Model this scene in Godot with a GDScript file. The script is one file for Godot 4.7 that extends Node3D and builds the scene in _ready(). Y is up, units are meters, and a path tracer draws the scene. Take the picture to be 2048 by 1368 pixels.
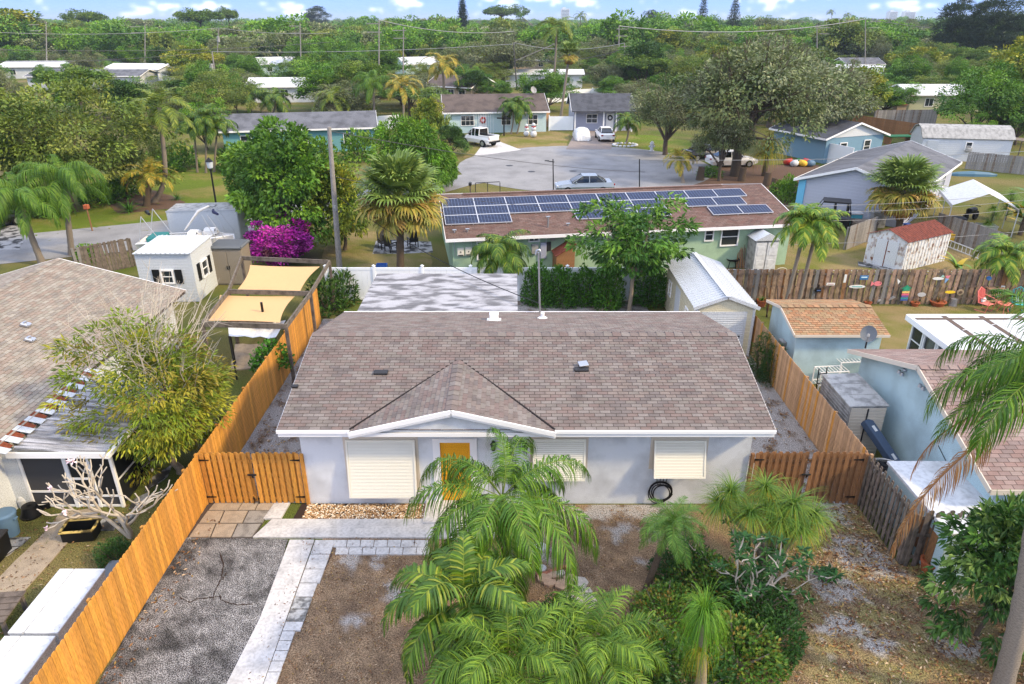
extends Node3D
# Aerial view over a Florida bungalow and its neighbourhood. Metres, y up; the drone hovers 13 m above the front lawn and looks north (-z).
const EYE:=13.0          # drone height
const FOCAL:=1400.0      # focal length in photograph pixels (2048 x 1368)
const TILT:=24.77        # degrees the camera looks down
var ct:=cos(deg_to_rad(TILT))
var st:=sin(deg_to_rad(TILT))
var rng:=RandomNumberGenerator.new()
var taken:={}
var M:={}                # materials
var TX:={}               # textures
var nz_a:=FastNoiseLite.new()
var nz_b:=FastNoiseLite.new()
var FR:={}               # frond, leaf and crown meshes shared by many plants
# ---------- surveying: the photograph's sight lines met with a level plane or a depth ----------
func gp(u: float,v: float,h:=0.0) -> Vector3:
	var a:=(u - 1024.0)/FOCAL
	var b:=(v - 684.0)/FOCAL
	var d:=Vector3(a,-st - b*ct,-ct+b*st)
	return Vector3(0,EYE,0)+d*((h - EYE)/d.y)
func pz(u: float,v: float,z: float) -> Vector3:
	var a:=(u - 1024.0)/FOCAL
	var b:=(v - 684.0)/FOCAL
	var d:=Vector3(a,-st - b*ct,-ct+b*st)
	return Vector3(0,EYE,0)+d*(z/d.z)
func px_m(z: float,h:=0.0) -> float:      # metres per photograph pixel at depth z
	return (-z*ct+(EYE - h)*st)/FOCAL
# ---------- mesh builder ----------
class MB:
	var v:=PackedVector3Array()
	var n:=PackedVector3Array()
	var c:=PackedColorArray()
	var col:=Color.WHITE
	func tri(a: Vector3,b: Vector3,d: Vector3) -> void:
		var nn:=(d - a).cross(b - a).normalized()
		v.append(a); v.append(b); v.append(d)
		n.append(nn); n.append(nn); n.append(nn)
		c.append(col); c.append(col); c.append(col)
	func quad(a: Vector3,b: Vector3,d: Vector3,e: Vector3) -> void:
		tri(a,b,d)
		tri(a,d,e)
	func tris(a: Vector3,b: Vector3,d: Vector3,na: Vector3,nb: Vector3,nd: Vector3) -> void:
		v.append(a); v.append(b); v.append(d)
		n.append(na); n.append(nb); n.append(nd)
		c.append(col); c.append(col); c.append(col)
	func box(p: Vector3,s: Vector3,b:=Basis.IDENTITY) -> void:
		var x:=b.x*s.x*0.5
		var y:=b.y*s.y*0.5
		var z:=b.z*s.z*0.5
		quad(p - x+y+z,p+x+y+z,p+x - y+z,p - x - y+z)
		quad(p+x+y - z,p - x+y - z,p - x - y - z,p+x - y - z)
		quad(p+x+y+z,p+x+y - z,p+x - y - z,p+x - y+z)
		quad(p - x+y - z,p - x+y+z,p - x - y+z,p - x - y - z)
		quad(p - x+y - z,p+x+y - z,p+x+y+z,p - x+y+z)
		quad(p - x - y+z,p+x - y+z,p+x - y - z,p - x - y - z)
	# a box whose edges are chamfered by k
	func cbox(p: Vector3,s: Vector3,k: float,b:=Basis.IDENTITY) -> void:
		var hx:=s.x*0.5
		var hy:=s.y*0.5
		var hz:=s.z*0.5
		k = minf(k,minf(hx,minf(hy,hz))*0.9)
		for sg in [1.0,-1.0]:
			face6(p,b,[Vector3(-hx+k,-hy+k,hz*sg),Vector3(hx - k,-hy+k,hz*sg),Vector3(hx - k,hy - k,hz*sg),Vector3(-hx+k,hy - k,hz*sg)])
			face6(p,b,[Vector3(hx*sg,-hy+k,-hz+k),Vector3(hx*sg,hy - k,-hz+k),Vector3(hx*sg,hy - k,hz - k),Vector3(hx*sg,-hy+k,hz - k)])
			face6(p,b,[Vector3(-hx+k,hy*sg,-hz+k),Vector3(hx - k,hy*sg,-hz+k),Vector3(hx - k,hy*sg,hz - k),Vector3(-hx+k,hy*sg,hz - k)])
			for sh in [1.0,-1.0]:
				face6(p,b,[Vector3(hx*sg,(hy - k)*sh,-hz+k),Vector3(hx*sg,(hy - k)*sh,hz - k),Vector3((hx - k)*sg,hy*sh,hz - k),Vector3((hx - k)*sg,hy*sh,-hz+k)])
				face6(p,b,[Vector3(hx*sg,-hy+k,(hz - k)*sh),Vector3(hx*sg,hy - k,(hz - k)*sh),Vector3((hx - k)*sg,hy - k,hz*sh),Vector3((hx - k)*sg,-hy+k,hz*sh)])
				face6(p,b,[Vector3(-hx+k,hy*sg,(hz - k)*sh),Vector3(hx - k,hy*sg,(hz - k)*sh),Vector3(hx - k,(hy - k)*sg,hz*sh),Vector3(-hx+k,(hy - k)*sg,hz*sh)])
	func face6(p: Vector3,b: Basis,q: Array) -> void:
		var a: Vector3 = p+b*q[0]
		var d: Vector3 = p+b*q[1]
		var e: Vector3 = p+b*q[2]
		var g: Vector3 = p+b*q[3]
		var nn:=(e - a).cross(d - a)
		if nn.dot((a+e)*0.5 - p) < 0.0:
			quad(g,e,d,a)
		else:
			quad(a,d,e,g)
	# a tube along a path with a radius at each point
	func tube(path: Array,rad: Array,sides:=6,cap:=true) -> void:
		var rings:=[]
		var nrm:=[]
		var up:=Vector3.UP
		for i in path.size():
			var t: Vector3 = (path[mini(i+1,path.size() - 1)] - path[maxi(i - 1,0)]).normalized()
			if absf(t.dot(up)) > 0.98:
				up = Vector3.RIGHT if absf(t.x) < 0.8 else Vector3.BACK
			var s:=t.cross(up).normalized()
			var w:=s.cross(t).normalized()
			up = w
			var r:=[]
			var rn:=[]
			for k in sides:
				var a:=TAU*k/sides
				var d:=s*cos(a)+w*sin(a)
				rn.append(d)
				r.append(path[i]+d*float(rad[i]))
			rings.append(r)
			nrm.append(rn)
		for i in path.size() - 1:
			for k in sides:
				var k2:=(k+1) % sides
				tris(rings[i][k],rings[i+1][k2],rings[i+1][k],nrm[i][k],nrm[i+1][k2],nrm[i+1][k])
				tris(rings[i][k],rings[i][k2],rings[i+1][k2],nrm[i][k],nrm[i][k2],nrm[i+1][k2])
		if cap:
			for e in [0,path.size() - 1]:
				for k in range(1,sides - 1):
					tri(rings[e][0],rings[e][k],rings[e][k+1])
	# profile [radius, height] turned round a vertical axis
	func lathe(p: Vector3,prof: Array,sides:=12,squash:=Vector3.ONE) -> void:
		for i in prof.size() - 1:
			var r0: float = prof[i][0]
			var y0: float = prof[i][1]
			var r1: float = prof[i+1][0]
			var y1: float = prof[i+1][1]
			var sl:=Vector2(y1 - y0,r0 - r1).normalized()
			for k in sides:
				var a:=TAU*k/sides
				var b:=TAU*(k+1)/sides
				var ca:=Vector3(cos(a),0,sin(a))*squash
				var cb:=Vector3(cos(b),0,sin(b))*squash
				var na:=(Vector3(cos(a)*sl.x,sl.y,sin(a)*sl.x)).normalized()
				var nb:=(Vector3(cos(b)*sl.x,sl.y,sin(b)*sl.x)).normalized()
				var q0:=p+ca*r0+Vector3.UP*y0
				var q1:=p+cb*r0+Vector3.UP*y0
				var q2:=p+cb*r1+Vector3.UP*y1
				var q3:=p+ca*r1+Vector3.UP*y1
				tris(q0,q2,q3,na,nb,na)
				tris(q0,q1,q2,na,nb,nb)
	# flat polygon (x, z) raised from y0 to y1
	func slab(poly: PackedVector2Array,y0: float,y1: float) -> void:
		var ix:=Geometry2D.triangulate_polygon(poly)
		for i in range(0,ix.size(),3):
			var a:=poly[ix[i]]
			var b:=poly[ix[i+1]]
			var d:=poly[ix[i+2]]
			if (b - a).cross(d - a) < 0.0:
				var q:=b
				b = d
				d = q
			tri(Vector3(a.x,y1,a.y),Vector3(b.x,y1,b.y),Vector3(d.x,y1,d.y))
		if y0 < y1:
			for i in poly.size():
				var a:=poly[i]
				var b:=poly[(i+1) % poly.size()]
				quad(Vector3(a.x,y1,a.y),Vector3(b.x,y1,b.y),Vector3(b.x,y0,b.y),Vector3(a.x,y0,a.y))
	# polygon in the plane (o, ex, ey) pushed along ez by d
	func prism(o: Vector3,ex: Vector3,ey: Vector3,poly: PackedVector2Array,d: Vector3) -> void:
		var ix:=Geometry2D.triangulate_polygon(poly)
		var pts:=PackedVector3Array()
		for q in poly:
			pts.append(o+ex*q.x+ey*q.y)
		for i in range(0,ix.size(),3):
			tri(pts[ix[i]],pts[ix[i+1]],pts[ix[i+2]])
			tri(pts[ix[i]]+d,pts[ix[i+2]]+d,pts[ix[i+1]]+d)
		for i in pts.size():
			var a:=pts[i]
			var b:=pts[(i+1) % pts.size()]
			quad(a,b,b+d,a+d)
	func ball(p: Vector3,r: Vector3,rows:=6,sides:=9) -> void:
		for i in rows:
			for k in sides:
				var q:=[]
				for e in [[i,k],[i+1,k],[i+1,k+1],[i,k+1]]:
					var th: float = PI*e[0]/rows
					var ph: float = TAU*e[1]/sides
					q.append(Vector3(sin(th)*cos(ph),cos(th),sin(th)*sin(ph)))
				tris(p+q[0]*r,p+q[1]*r,p+q[2]*r,q[0],q[1],q[2])
				tris(p+q[0]*r,p+q[2]*r,p+q[3]*r,q[0],q[2],q[3])
	func mesh() -> ArrayMesh:
		var m:=ArrayMesh.new()
		if v.is_empty():
			return m
		var a:=[]
		a.resize(Mesh.ARRAY_MAX)
		a[Mesh.ARRAY_VERTEX] = v
		a[Mesh.ARRAY_NORMAL] = n
		a[Mesh.ARRAY_COLOR] = c
		m.add_surface_from_arrays(Mesh.PRIMITIVE_TRIANGLES,a)
		return m
# ---------- nodes ----------
func numbered(called: String,parent: Node = self) -> String:
	var k:=str(parent.get_instance_id())+called
	var i: int = taken.get(k,0)
	taken[k] = i+1
	return called if i == 0 else "%s_%03d" % [called,i]
func part(called: String,me: Variant,m: Material,parent: Node = self,at:=Vector3.ZERO,b:=Basis.IDENTITY) -> MeshInstance3D:
	var o:=MeshInstance3D.new()
	o.name = numbered(called,parent)
	o.mesh = me.mesh() if me is MB else me
	o.material_override = m
	parent.add_child(o,true)
	if at != Vector3.ZERO or b != Basis.IDENTITY:
		o.transform = Transform3D(b,at)
	return o
func thing(called: String,label: String,category: String,at:=Vector3.ZERO,turn:=0.0,group:="") -> Node3D:
	var o:=Node3D.new()
	o.name = numbered(called)
	add_child(o)
	o.position = at
	o.rotation.y = turn
	tag(o,label,category,group)
	return o
func tag(o: Node,label: String,category: String,group:="") -> Node:
	o.set_meta("label",label)
	o.set_meta("category",category)
	if group:
		o.set_meta("group",group)
	return o
func struct(called: String,me: Variant,m: Material,at:=Vector3.ZERO) -> MeshInstance3D:
	var o:=part(called,me,m,self,at)
	o.set_meta("kind","structure")
	return o
func lin(c: Color) -> Color:
	return c.srgb_to_linear()
func vary(c: Color,k: float) -> Color:      # a linear colour a little lighter or darker
	var f:=1.0+rng.randf_range(-k,k)
	return Color(c.r*f,c.g*f,c.b*f)
# ---------- textures and materials ----------
func noise_tx(called: String,freq: float,stops: Array,kind:=FastNoiseLite.TYPE_SIMPLEX_SMOOTH,octaves:=4,size:=512,sd:=1) -> void:
	var f:=FastNoiseLite.new()
	f.seed = sd
	f.noise_type = kind
	f.frequency = freq
	f.fractal_octaves = octaves
	f.fractal_gain = 0.55
	var t:=NoiseTexture2D.new()
	t.width = size
	t.height = size
	t.seamless = true
	t.noise = f
	var g:=Gradient.new()
	g.offsets = PackedFloat32Array(stops.map(func(s): return s[0]))
	g.colors = PackedColorArray(stops.map(func(s): return Color(s[1],s[1],s[1]) if s[1] is float else s[1]))
	t.color_ramp = g
	TX[called] = t
func mat(called: String,c: Color,rough:=0.8,tx:="",scale:=Vector3.ONE,o:={}) -> StandardMaterial3D:
	var m:=StandardMaterial3D.new()
	m.resource_name = called
	m.albedo_color = c
	m.roughness = rough
	m.metallic_specular = o.get("spec",0.4)
	m.metallic = o.get("metal",0.0)
	m.vertex_color_use_as_albedo = o.get("vc",false)
	if tx:
		m.albedo_texture = TX[tx]
		m.uv1_triplanar = true
		m.uv1_world_triplanar = o.get("world",true)
		m.uv1_scale = scale
	if o.has("bump"):
		m.heightmap_enabled = true
		m.heightmap_texture = TX[o.get("bump_tx",tx)]
		m.heightmap_scale = o.bump
	if o.has("detail"):
		m.detail_enabled = true
		m.detail_albedo = TX[o.detail]
		m.detail_blend_mode = BaseMaterial3D.BLEND_MODE_MUL if o.get("mul",true) else BaseMaterial3D.BLEND_MODE_MIX
		m.detail_uv_layer = BaseMaterial3D.DETAIL_UV_2
		m.uv2_triplanar = true
		m.uv2_world_triplanar = o.get("world",true)
		m.uv2_scale = o.get("detail_scale",Vector3.ONE*0.2)
		if o.has("mask"):
			m.detail_mask = TX[o.mask]
	if o.has("backlight"):
		m.backlight_enabled = true
		m.backlight = o.backlight
	M[called] = m
	return m
# ---------- foliage ----------
func leaf(b: MB,p: Vector3,d: Vector3,up: Vector3,ln: float,wd: float) -> void:
	var s:=d.cross(up)
	if s.length_squared() < 1e-6:
		s = Vector3.RIGHT
	s = s.normalized()*wd*0.5
	var nn:=s.cross(d).normalized()
	var mid:=p+d*ln*0.48+nn*wd*0.12
	var tip:=p+d*ln - nn*ln*0.12
	b.tri(p,mid+s,tip)
	b.tri(p,tip,mid - s)
func rdir() -> Vector3:
	var y:=rng.randf_range(-1,1)
	var a:=rng.randf()*TAU
	var r:=sqrt(1.0 - y*y)
	return Vector3(r*cos(a),y,r*sin(a))
# A crown of many leaf clumps. o: r (radii), y (height of its middle), clumps, leaves, cr (clump radius), ll, lw (leaf), pal (colours), floor (lowest share), hollow, droop, trunk_r, limbs, bare
func make_tree(key: String,sd: int,o: Dictionary) -> void:
	rng.seed = sd
	var r: Vector3 = o.r
	var mid:=Vector3(0,o.y,0)
	var b:=MB.new()
	var t:=MB.new()
	var pal: Array = o.pal.map(func(c): return lin(c))
	var centres:=[]
	var low: float = o.get("floor",-0.45)
	var lob:=[]
	for k in 5:
		lob.append(rdir())
	while centres.size() < int(o.clumps):
		var d:=rdir()
		if d.y < low:
			continue
		var f:=pow(rng.randf(),o.get("hollow",0.45))
		var bump:=0.70
		for q in lob:
			bump += 0.40*maxf(0.0,d.dot(q)) ** 3
		centres.append(mid+d*r*f*bump)
	var droop: float = o.get("droop",0.15)
	for q: Vector3 in centres:
		var cr: float = float(o.cr)*rng.randf_range(0.65,1.3)
		var base: Color = pal[rng.randi() % pal.size()]
		base = vary(base,0.22)
		var out:=((q - mid)/r).normalized()
		for i in int(o.leaves):
			var d:=rdir()
			if d.dot(out) < -0.35 and rng.randf() < 0.7:
				d = -d
			var p:=q+d*cr*Vector3(1.15,0.7,1.15)*pow(rng.randf(),0.4)
			var dir:=(d*0.8+out*0.5+rdir()*0.6 - Vector3.UP*droop*2.0).normalized()
			b.col = vary(base,0.25)
			leaf(b,p,dir,(Vector3.UP+rdir()*0.7).normalized(),float(o.ll)*rng.randf_range(0.7,1.25),float(o.lw)*rng.randf_range(0.75,1.2))
	# trunk and limbs
	var tr: float = o.get("trunk_r",0.16)
	var y0: float = maxf(0.3,o.y - r.y*0.85)
	var lean:=Vector3(rng.randf_range(-0.3,0.3),0,rng.randf_range(-0.3,0.3))
	var fork:=Vector3(0,y0,0)+lean*0.5
	t.col = Color.WHITE
	t.tube([Vector3(0,-0.15,0),Vector3(0,0.15,0),fork*0.5+lean*0.2,fork],[tr*1.5,tr*1.15,tr,tr*0.9],7)
	var nl: int = o.get("limbs",7)
	for k in nl:
		var q: Vector3 = centres[(k*7) % centres.size()]
		var m:=fork.lerp(q,0.5)+Vector3(rng.randf_range(-0.3,0.3),rng.randf_range(0,0.5),rng.randf_range(-0.3,0.3))*r.x*0.2
		t.tube([fork - Vector3(0,0.1,0),m,q],[tr*0.62,tr*0.36,tr*0.08],5,false)
		for e in 3:
			var q2: Vector3 = centres[(k*7+e*3+1) % centres.size()]
			if q2.distance_to(m) < r.x*1.1:
				t.tube([m,m.lerp(q2,0.55)+rdir()*0.12*r.x,q2],[tr*0.25,tr*0.14,tr*0.04],4,false)
	if o.has("bare"):      # leafless twigs standing out of the crown
		for k in int(o.bare):
			var q: Vector3 = centres[rng.randi() % centres.size()]
			var d:=((q - mid)/r+Vector3.UP*0.7+rdir()*0.6).normalized()
			var l: float = float(o.cr)*rng.randf_range(0.8,2.0)
			var e:=q+d*l
			t.tube([q - d*l*0.4,q+d*l*0.5+rdir()*0.08*l,e],[tr*0.11,tr*0.08,tr*0.03],3,false)
			for w in 2:
				var h:=q+d*l*rng.randf_range(0.3,0.7)
				t.tube([h,h+(d+rdir()*0.9).normalized()*l*0.45],[tr*0.06,tr*0.03],3,false)
	var cm:=b.mesh()
	var bb:=cm.get_aabb()
	FR[key] = [t.mesh(),cm,Vector2((bb.size.x+bb.size.z)*0.47,bb.end.y*0.97)]
func put_tree(key: String,called: String,label: String,category: String,at: Vector3,width: float,height: float,bark:="bark",leafm:="leaf",group:="",turn:=-1.0) -> Node3D:
	var f: Array = FR[key]
	var k:=Vector3(width/f[2].x,height/f[2].y,width/f[2].x)
	var o:=thing(called,label,category,at,rng.randf()*TAU if turn < 0 else turn,group)
	part("trunk" if category == "tree" else "stem",f[0],M[bark],o,Vector3.ZERO,Basis.from_scale(k))
	part("crown" if category == "tree" else "foliage",f[1],M[leafm],o,Vector3.ZERO,Basis.from_scale(k))
	return o
# tree set by photograph rows: its foot on the ground at (u, v0), its top at v1, its crown w pixels wide
func fit_tree(key: String,called: String,label: String,u: float,v0: float,v1: float,w: float,group:="",bark:="bark",leafm:="leaf",category:="tree") -> Node3D:
	var p:=gp(u,v0)
	return put_tree(key,called,label,category,p,w*px_m(p.z,3.0),pz(u,v1,p.z).y,bark,leafm,group)
# Feather frond growing along +x from the origin. o: len, elev, bend (degrees), n (leaflets a side), ll, lw, droop, pal, plume, vee
func make_frond(key: String,sd: int,o: Dictionary) -> void:
	rng.seed = sd
	var b:=MB.new()
	var pal: Array = o.pal.map(func(c): return lin(c))
	var steps:=14
	var path:=[]
	var rad:=[]
	var p:=Vector3.ZERO
	var ln: float = o.len
	var side_bend:=rng.randf_range(-0.2,0.2)
	var tan_at:=[]
	for i in steps+1:
		var t:=float(i)/steps
		var e:=deg_to_rad(float(o.elev) - float(o.bend)*pow(t,1.25))
		var d:=Vector3(cos(e)*cos(side_bend*t),sin(e),cos(e)*sin(side_bend*t))
		path.append(p)
		tan_at.append(d)
		rad.append(lerpf(0.03,0.006,t)*float(o.get("thick",1.0)))
		p += d*ln/steps
	b.col = lin(o.get("rib",Color(0.55,0.58,0.25)))
	b.tube(path,rad,4,false)
	var n: int = o.n
	var plume: float = o.get("plume",0.3)
	var droop: float = o.droop
	for i in n:
		var t:=lerpf(o.get("start",0.16),1.0,(i+0.5)/n)
		var f:=t*steps
		var i0:=mini(int(f),steps - 1)
		var q: Vector3 = path[i0].lerp(path[i0+1],f - i0)
		var d: Vector3 = tan_at[i0]
		var s:=d.cross(Vector3.UP).normalized()
		var up:=s.cross(d).normalized()
		var prof:=sin(PI*clampf(0.12+t*0.86,0,1))
		for sg in [-1.0,1.0]:
			var l: float = float(o.ll)*(0.35+0.65*prof)*rng.randf_range(0.85,1.12)
			var w: float = float(o.lw)*(0.6+0.4*prof)*rng.randf_range(0.8,1.15)
			var fwd: float = lerpf(0.35,1.5,t*t)
			var dir = (s*sg+d*fwd+up*(float(o.get("vee",0.25))+rng.randf_range(-plume,plume))).normalized()
			b.col = vary(pal[rng.randi() % pal.size()],0.2)
			var wv = dir.cross(up)
			wv = (wv.normalized()+up*rng.randf_range(-0.5,0.5)).normalized()*w*0.5
			var a:=q
			var g:=0.0
			var prev_l = a - wv*0.5
			var prev_r = a+wv*0.5
			var seg: int = o.get("seg",3)
			for k in seg:
				g += droop*(0.55+0.45*k)/seg*rng.randf_range(0.8,1.2)
				dir = (dir+Vector3.DOWN*g).normalized()
				a += dir*l/seg
				var ww: float = 1.0 - float(k+1)/seg
				if k < seg - 1:
					var nl = a - wv*(0.45+ww*0.8)
					var nr = a+wv*(0.45+ww*0.8)
					b.quad(prev_l,prev_r,nr,nl)
					prev_l = nl
					prev_r = nr
				else:
					b.tri(prev_l,prev_r,a)
	FR[key] = b.mesh()
# Fan leaf: petiole along +x, blade of pleated segments
func make_fan(key: String,sd: int,r: float,stalk: float,segs: int,droop: float,pal: Array,spread:=290.0) -> void:
	rng.seed = sd
	var b:=MB.new()
	var cols: Array = pal.map(func(c): return lin(c))
	b.col = lin(Color(0.5,0.55,0.25))
	b.tube([Vector3.ZERO,Vector3(stalk*0.5,0.05,0),Vector3(stalk,0,0)],[0.02,0.016,0.012],4,false)
	var hub:=Vector3(stalk,0,0)
	for i in segs:
		var a:=deg_to_rad(lerpf(-spread*0.5,spread*0.5,(i+0.5)/segs))
		var d:=Vector3(cos(a),0.12+0.25*absf(sin(a))+rng.randf_range(-0.06,0.06),sin(a)).normalized()
		var s:=Vector3(-sin(a),0,cos(a))
		var l:=r*(0.72+0.28*cos(a*0.6))*rng.randf_range(0.9,1.08)
		var w:=r*TAU*(spread/360.0)/segs*0.78
		b.col = vary(cols[rng.randi() % cols.size()],0.18)
		var m:=hub+d*l*0.55
		var e:=m+(d+Vector3.DOWN*droop*rng.randf_range(0.6,1.3)).normalized()*l*0.28
		var tip:=e+(d*0.8+Vector3.DOWN*droop*2.4*rng.randf_range(0.6,1.3)).normalized()*l*0.25
		var lift:=Vector3.UP*w*0.25
		b.tri(hub,m - s*w*0.5,m+lift)
		b.tri(hub,m+lift,m+s*w*0.5)
		b.quad(m - s*w*0.5,m+s*w*0.5,e+s*w*0.3,e - s*w*0.3)
		b.tri(e - s*w*0.3,e+s*w*0.3,tip)
	FR[key] = b.mesh()
# A mop of long strap leaves from one point (ponytail palm, dracaena, grass clump)
func make_mop(key: String,sd: int,n: int,ln: float,wd: float,elev0: float,elev1: float,bend: float,pal: Array,seg:=5) -> void:
	rng.seed = sd
	var b:=MB.new()
	var cols: Array = pal.map(func(c): return lin(c))
	for i in n:
		var a:=rng.randf()*TAU
		var e:=deg_to_rad(rng.randf_range(elev0,elev1))
		var o:=Vector3(cos(a),0,sin(a))
		var s:=Vector3(-sin(a),0,cos(a))*wd*0.5
		var p:=o*0.02
		var l:=ln*rng.randf_range(0.6,1.1)
		b.col = vary(cols[rng.randi() % cols.size()],0.2)
		var bd:=deg_to_rad(bend)*rng.randf_range(0.75,1.2)
		for k in seg:
			var ee:=e - bd*pow(float(k)/seg,0.8)
			var q:=p+(o*cos(ee)+Vector3.UP*sin(ee))*l/seg
			var w0:=1.0 - 0.85*float(k)/seg
			var w1:=1.0 - 0.85*float(k+1)/seg
			b.quad(p - s*w0,p+s*w0,q+s*w1,q - s*w1)
			p = q
	FR[key] = b.mesh()
# Palm: trunk through the given points, fronds from the top. kinds: [mesh key, count, extra pitch, scale, material]
func palm(called: String,label: String,path: Array,r0: float,r1: float,kinds: Array,bark:="palm_bark",group:="",fname:="frond",shaft:=0.0) -> Node3D:
	var base: Vector3 = path[0]
	var o:=thing(called,label,"palm",base,0.0,group)
	var b:=MB.new()
	var pts:=[]
	var rad:=[]
	var cv:=Curve3D.new()
	for i in path.size():
		var a: Vector3 = path[maxi(i - 1,0)]
		var c: Vector3 = path[mini(i+1,path.size() - 1)]
		cv.add_point(path[i] - base,-(c - a)/6.0,(c - a)/6.0)
	var L:=cv.get_baked_length()
	var n:=clampi(int(L/0.22),6,44)
	for i in n+1:
		var t:=float(i)/n
		pts.append(cv.sample_baked(t*L))
		rad.append(lerpf(r0,r1,t)*(1.05 if i % 2 == 0 else 0.97)*(1.0+0.35*maxf(0.0,1.0 - t*8.0)))
	pts[0] -= Vector3(0,0.1,0)
	b.tube(pts,rad,9)
	part("trunk",b,M[bark],o)
	var top: Vector3 = pts[n]
	if shaft > 0.0:
		var s:=MB.new()
		s.tube([top - Vector3(0,0.05,0),top+Vector3(0,shaft*0.4,0),top+Vector3(0,shaft,0)],[r1*1.05,r1*1.25,r1*0.5],8)
		part("crownshaft",s,M["crownshaft"],o)
		top += Vector3(0,shaft*0.85,0)
	var yaw:=rng.randf()*TAU
	for k in kinds:
		var cnt: int = k[1]
		for i in cnt:
			yaw += 2.39996
			var sc: float = float(k[3])*rng.randf_range(0.88,1.1)
			var bb:=Basis(Vector3.UP,yaw+rng.randf_range(-0.15,0.15))*Basis(Vector3.BACK,deg_to_rad(float(k[2])+rng.randf_range(-7,7)))*Basis(Vector3.RIGHT,rng.randf_range(-0.25,0.25))
			var q:=part(fname if not (k.size() > 5) else k[5],FR[k[0]],M[k[4]],o,top,bb.scaled_local(Vector3.ONE*sc))
			if k.size() > 5 and k[5] == "dead_frond":
				q.set_meta("label","dry brown hanging frond")
	return o
# Box-shaped hedge or low shrub filled with leaves, standing on the ground
func make_bush(key: String,sd: int,size: Vector3,n: int,ll: float,lw: float,pal: Array,round:=0.5) -> void:
	rng.seed = sd
	var b:=MB.new()
	var cols: Array = pal.map(func(c): return lin(c))
	var nf:=FastNoiseLite.new()
	nf.seed = sd
	nf.frequency = 0.9
	for i in n:
		var d:=rdir()
		d.y = absf(d.y)
		var cube:=d/maxf(absf(d.x),maxf(absf(d.y),absf(d.z)))
		var p:=d.lerp(cube,round)*pow(rng.randf(),0.28)
		p = p*Vector3(size.x*0.5,size.y,size.z*0.5)
		p *= 1.0+0.28*nf.get_noise_3dv(p*1.6)
		var dir:=(d+rdir()*0.8+Vector3.UP*0.2).normalized()
		var tone: Color = cols[clampi(int((nf.get_noise_3dv(p*2.3)*0.8+0.5+rng.randf_range(-0.25,0.25))*cols.size()),0,cols.size() - 1)]
		b.col = vary(tone,0.25)
		leaf(b,p,dir,(Vector3.UP+rdir()*0.8).normalized(),ll*rng.randf_range(0.7,1.3),lw*rng.randf_range(0.8,1.2))
	var t:=MB.new()
	for k in 6:
		var a:=TAU*k/6.0+rng.randf()
		t.tube([Vector3(0.03*cos(a),-0.05,0.03*sin(a)),Vector3(size.x*0.2*cos(a),size.y*0.45,size.z*0.2*sin(a)),Vector3(size.x*0.33*cos(a),size.y*0.85,size.z*0.33*sin(a))],[0.03,0.02,0.008],4,false)
	FR[key] = [t.mesh(),b.mesh(),Vector2(size.x,size.y)]
# ---------- builders' yard ----------
# Courses of shingle tabs laid on a flat polygon; e runs along the courses. The first n_parts whole tabs are parts, the rest one joined part.
func shingles(parent: Node,poly: Array,e: Vector3,tab: Vector2,tones: Array,n_parts: int,lift:=0.016,called:="shingle",jog:=0.5) -> void:
	var o: Vector3 = poly[0]
	e = e.normalized()
	var nn:=Vector3.ZERO
	for i in range(1,poly.size() - 1):
		nn += (poly[i] - o).cross(poly[i+1] - o)
	nn = nn.normalized()
	if nn.y < 0:
		nn = -nn
	var s:=nn.cross(e).normalized()
	if s.y < 0:
		s = -s
		e = -e
	var p2:=PackedVector2Array()
	var lo:=Vector2(1e9,1e9)
	var hi:=-lo
	for q in poly:
		var w:=Vector2((q - o).dot(e),(q - o).dot(s))
		p2.append(w)
		lo = lo.min(w)
		hi = hi.max(w)
	var mats:=[]
	var cols:=[]
	for k in tones.size():
		mats.append(M[tones[k]])
		cols.append(lin(M[tones[k]].albedo_color))
	var one:=MB.new()
	tab_shape(one,Vector3.ZERO,Vector3.RIGHT,Vector3.BACK*-1.0,Vector3.UP,PackedVector2Array([Vector2(0.008,0),Vector2(tab.x - 0.008,0),Vector2(tab.x - 0.008,tab.y),Vector2(0.008,tab.y)]),tab.y,lift)
	var one_mesh:=one.mesh()
	var basis:=Basis(e,nn,-s)
	var rest:=MB.new()
	var made:=0
	var row:=0
	var y:=lo.y
	while y < hi.y - 0.01:
		var x:=lo.x - tab.x*(fmod(row*jog,1.0)) - rng.randf()*0.03
		while x < hi.x:
			var rect:=PackedVector2Array([Vector2(x+0.008,y),Vector2(x+tab.x - 0.008,y),Vector2(x+tab.x - 0.008,y+tab.y),Vector2(x+0.008,y+tab.y)])
			var inside:=true
			for q in rect:
				if not Geometry2D.is_point_in_polygon(q,p2):
					inside = false
					break
			var k:=rng.randi() % tones.size()
			if inside and made < n_parts:
				part(called,one_mesh,mats[k],parent,o+e*x+s*y,basis)
				made += 1
			elif inside:
				rest.col = cols[k]
				tab_shape(rest,o+e*x+s*y,e,s,nn,PackedVector2Array([Vector2(0.008,0),Vector2(tab.x - 0.008,0),Vector2(tab.x - 0.008,tab.y),Vector2(0.008,tab.y)]),tab.y,lift)
			else:
				for piece in Geometry2D.intersect_polygons(rect,p2):
					rest.col = cols[k]
					var rel:=PackedVector2Array()
					for q in piece:
						rel.append(q - Vector2(0,y))
					tab_shape(rest,o+s*y,e,s,nn,rel,tab.y,lift)
			x += tab.x
		y += tab.y
		row += 1
	if rest.v.size():
		var r:=part(called+"_courses",rest,M["shingle_vc"],parent)
		r.set_meta("kind","stuff")
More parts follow.
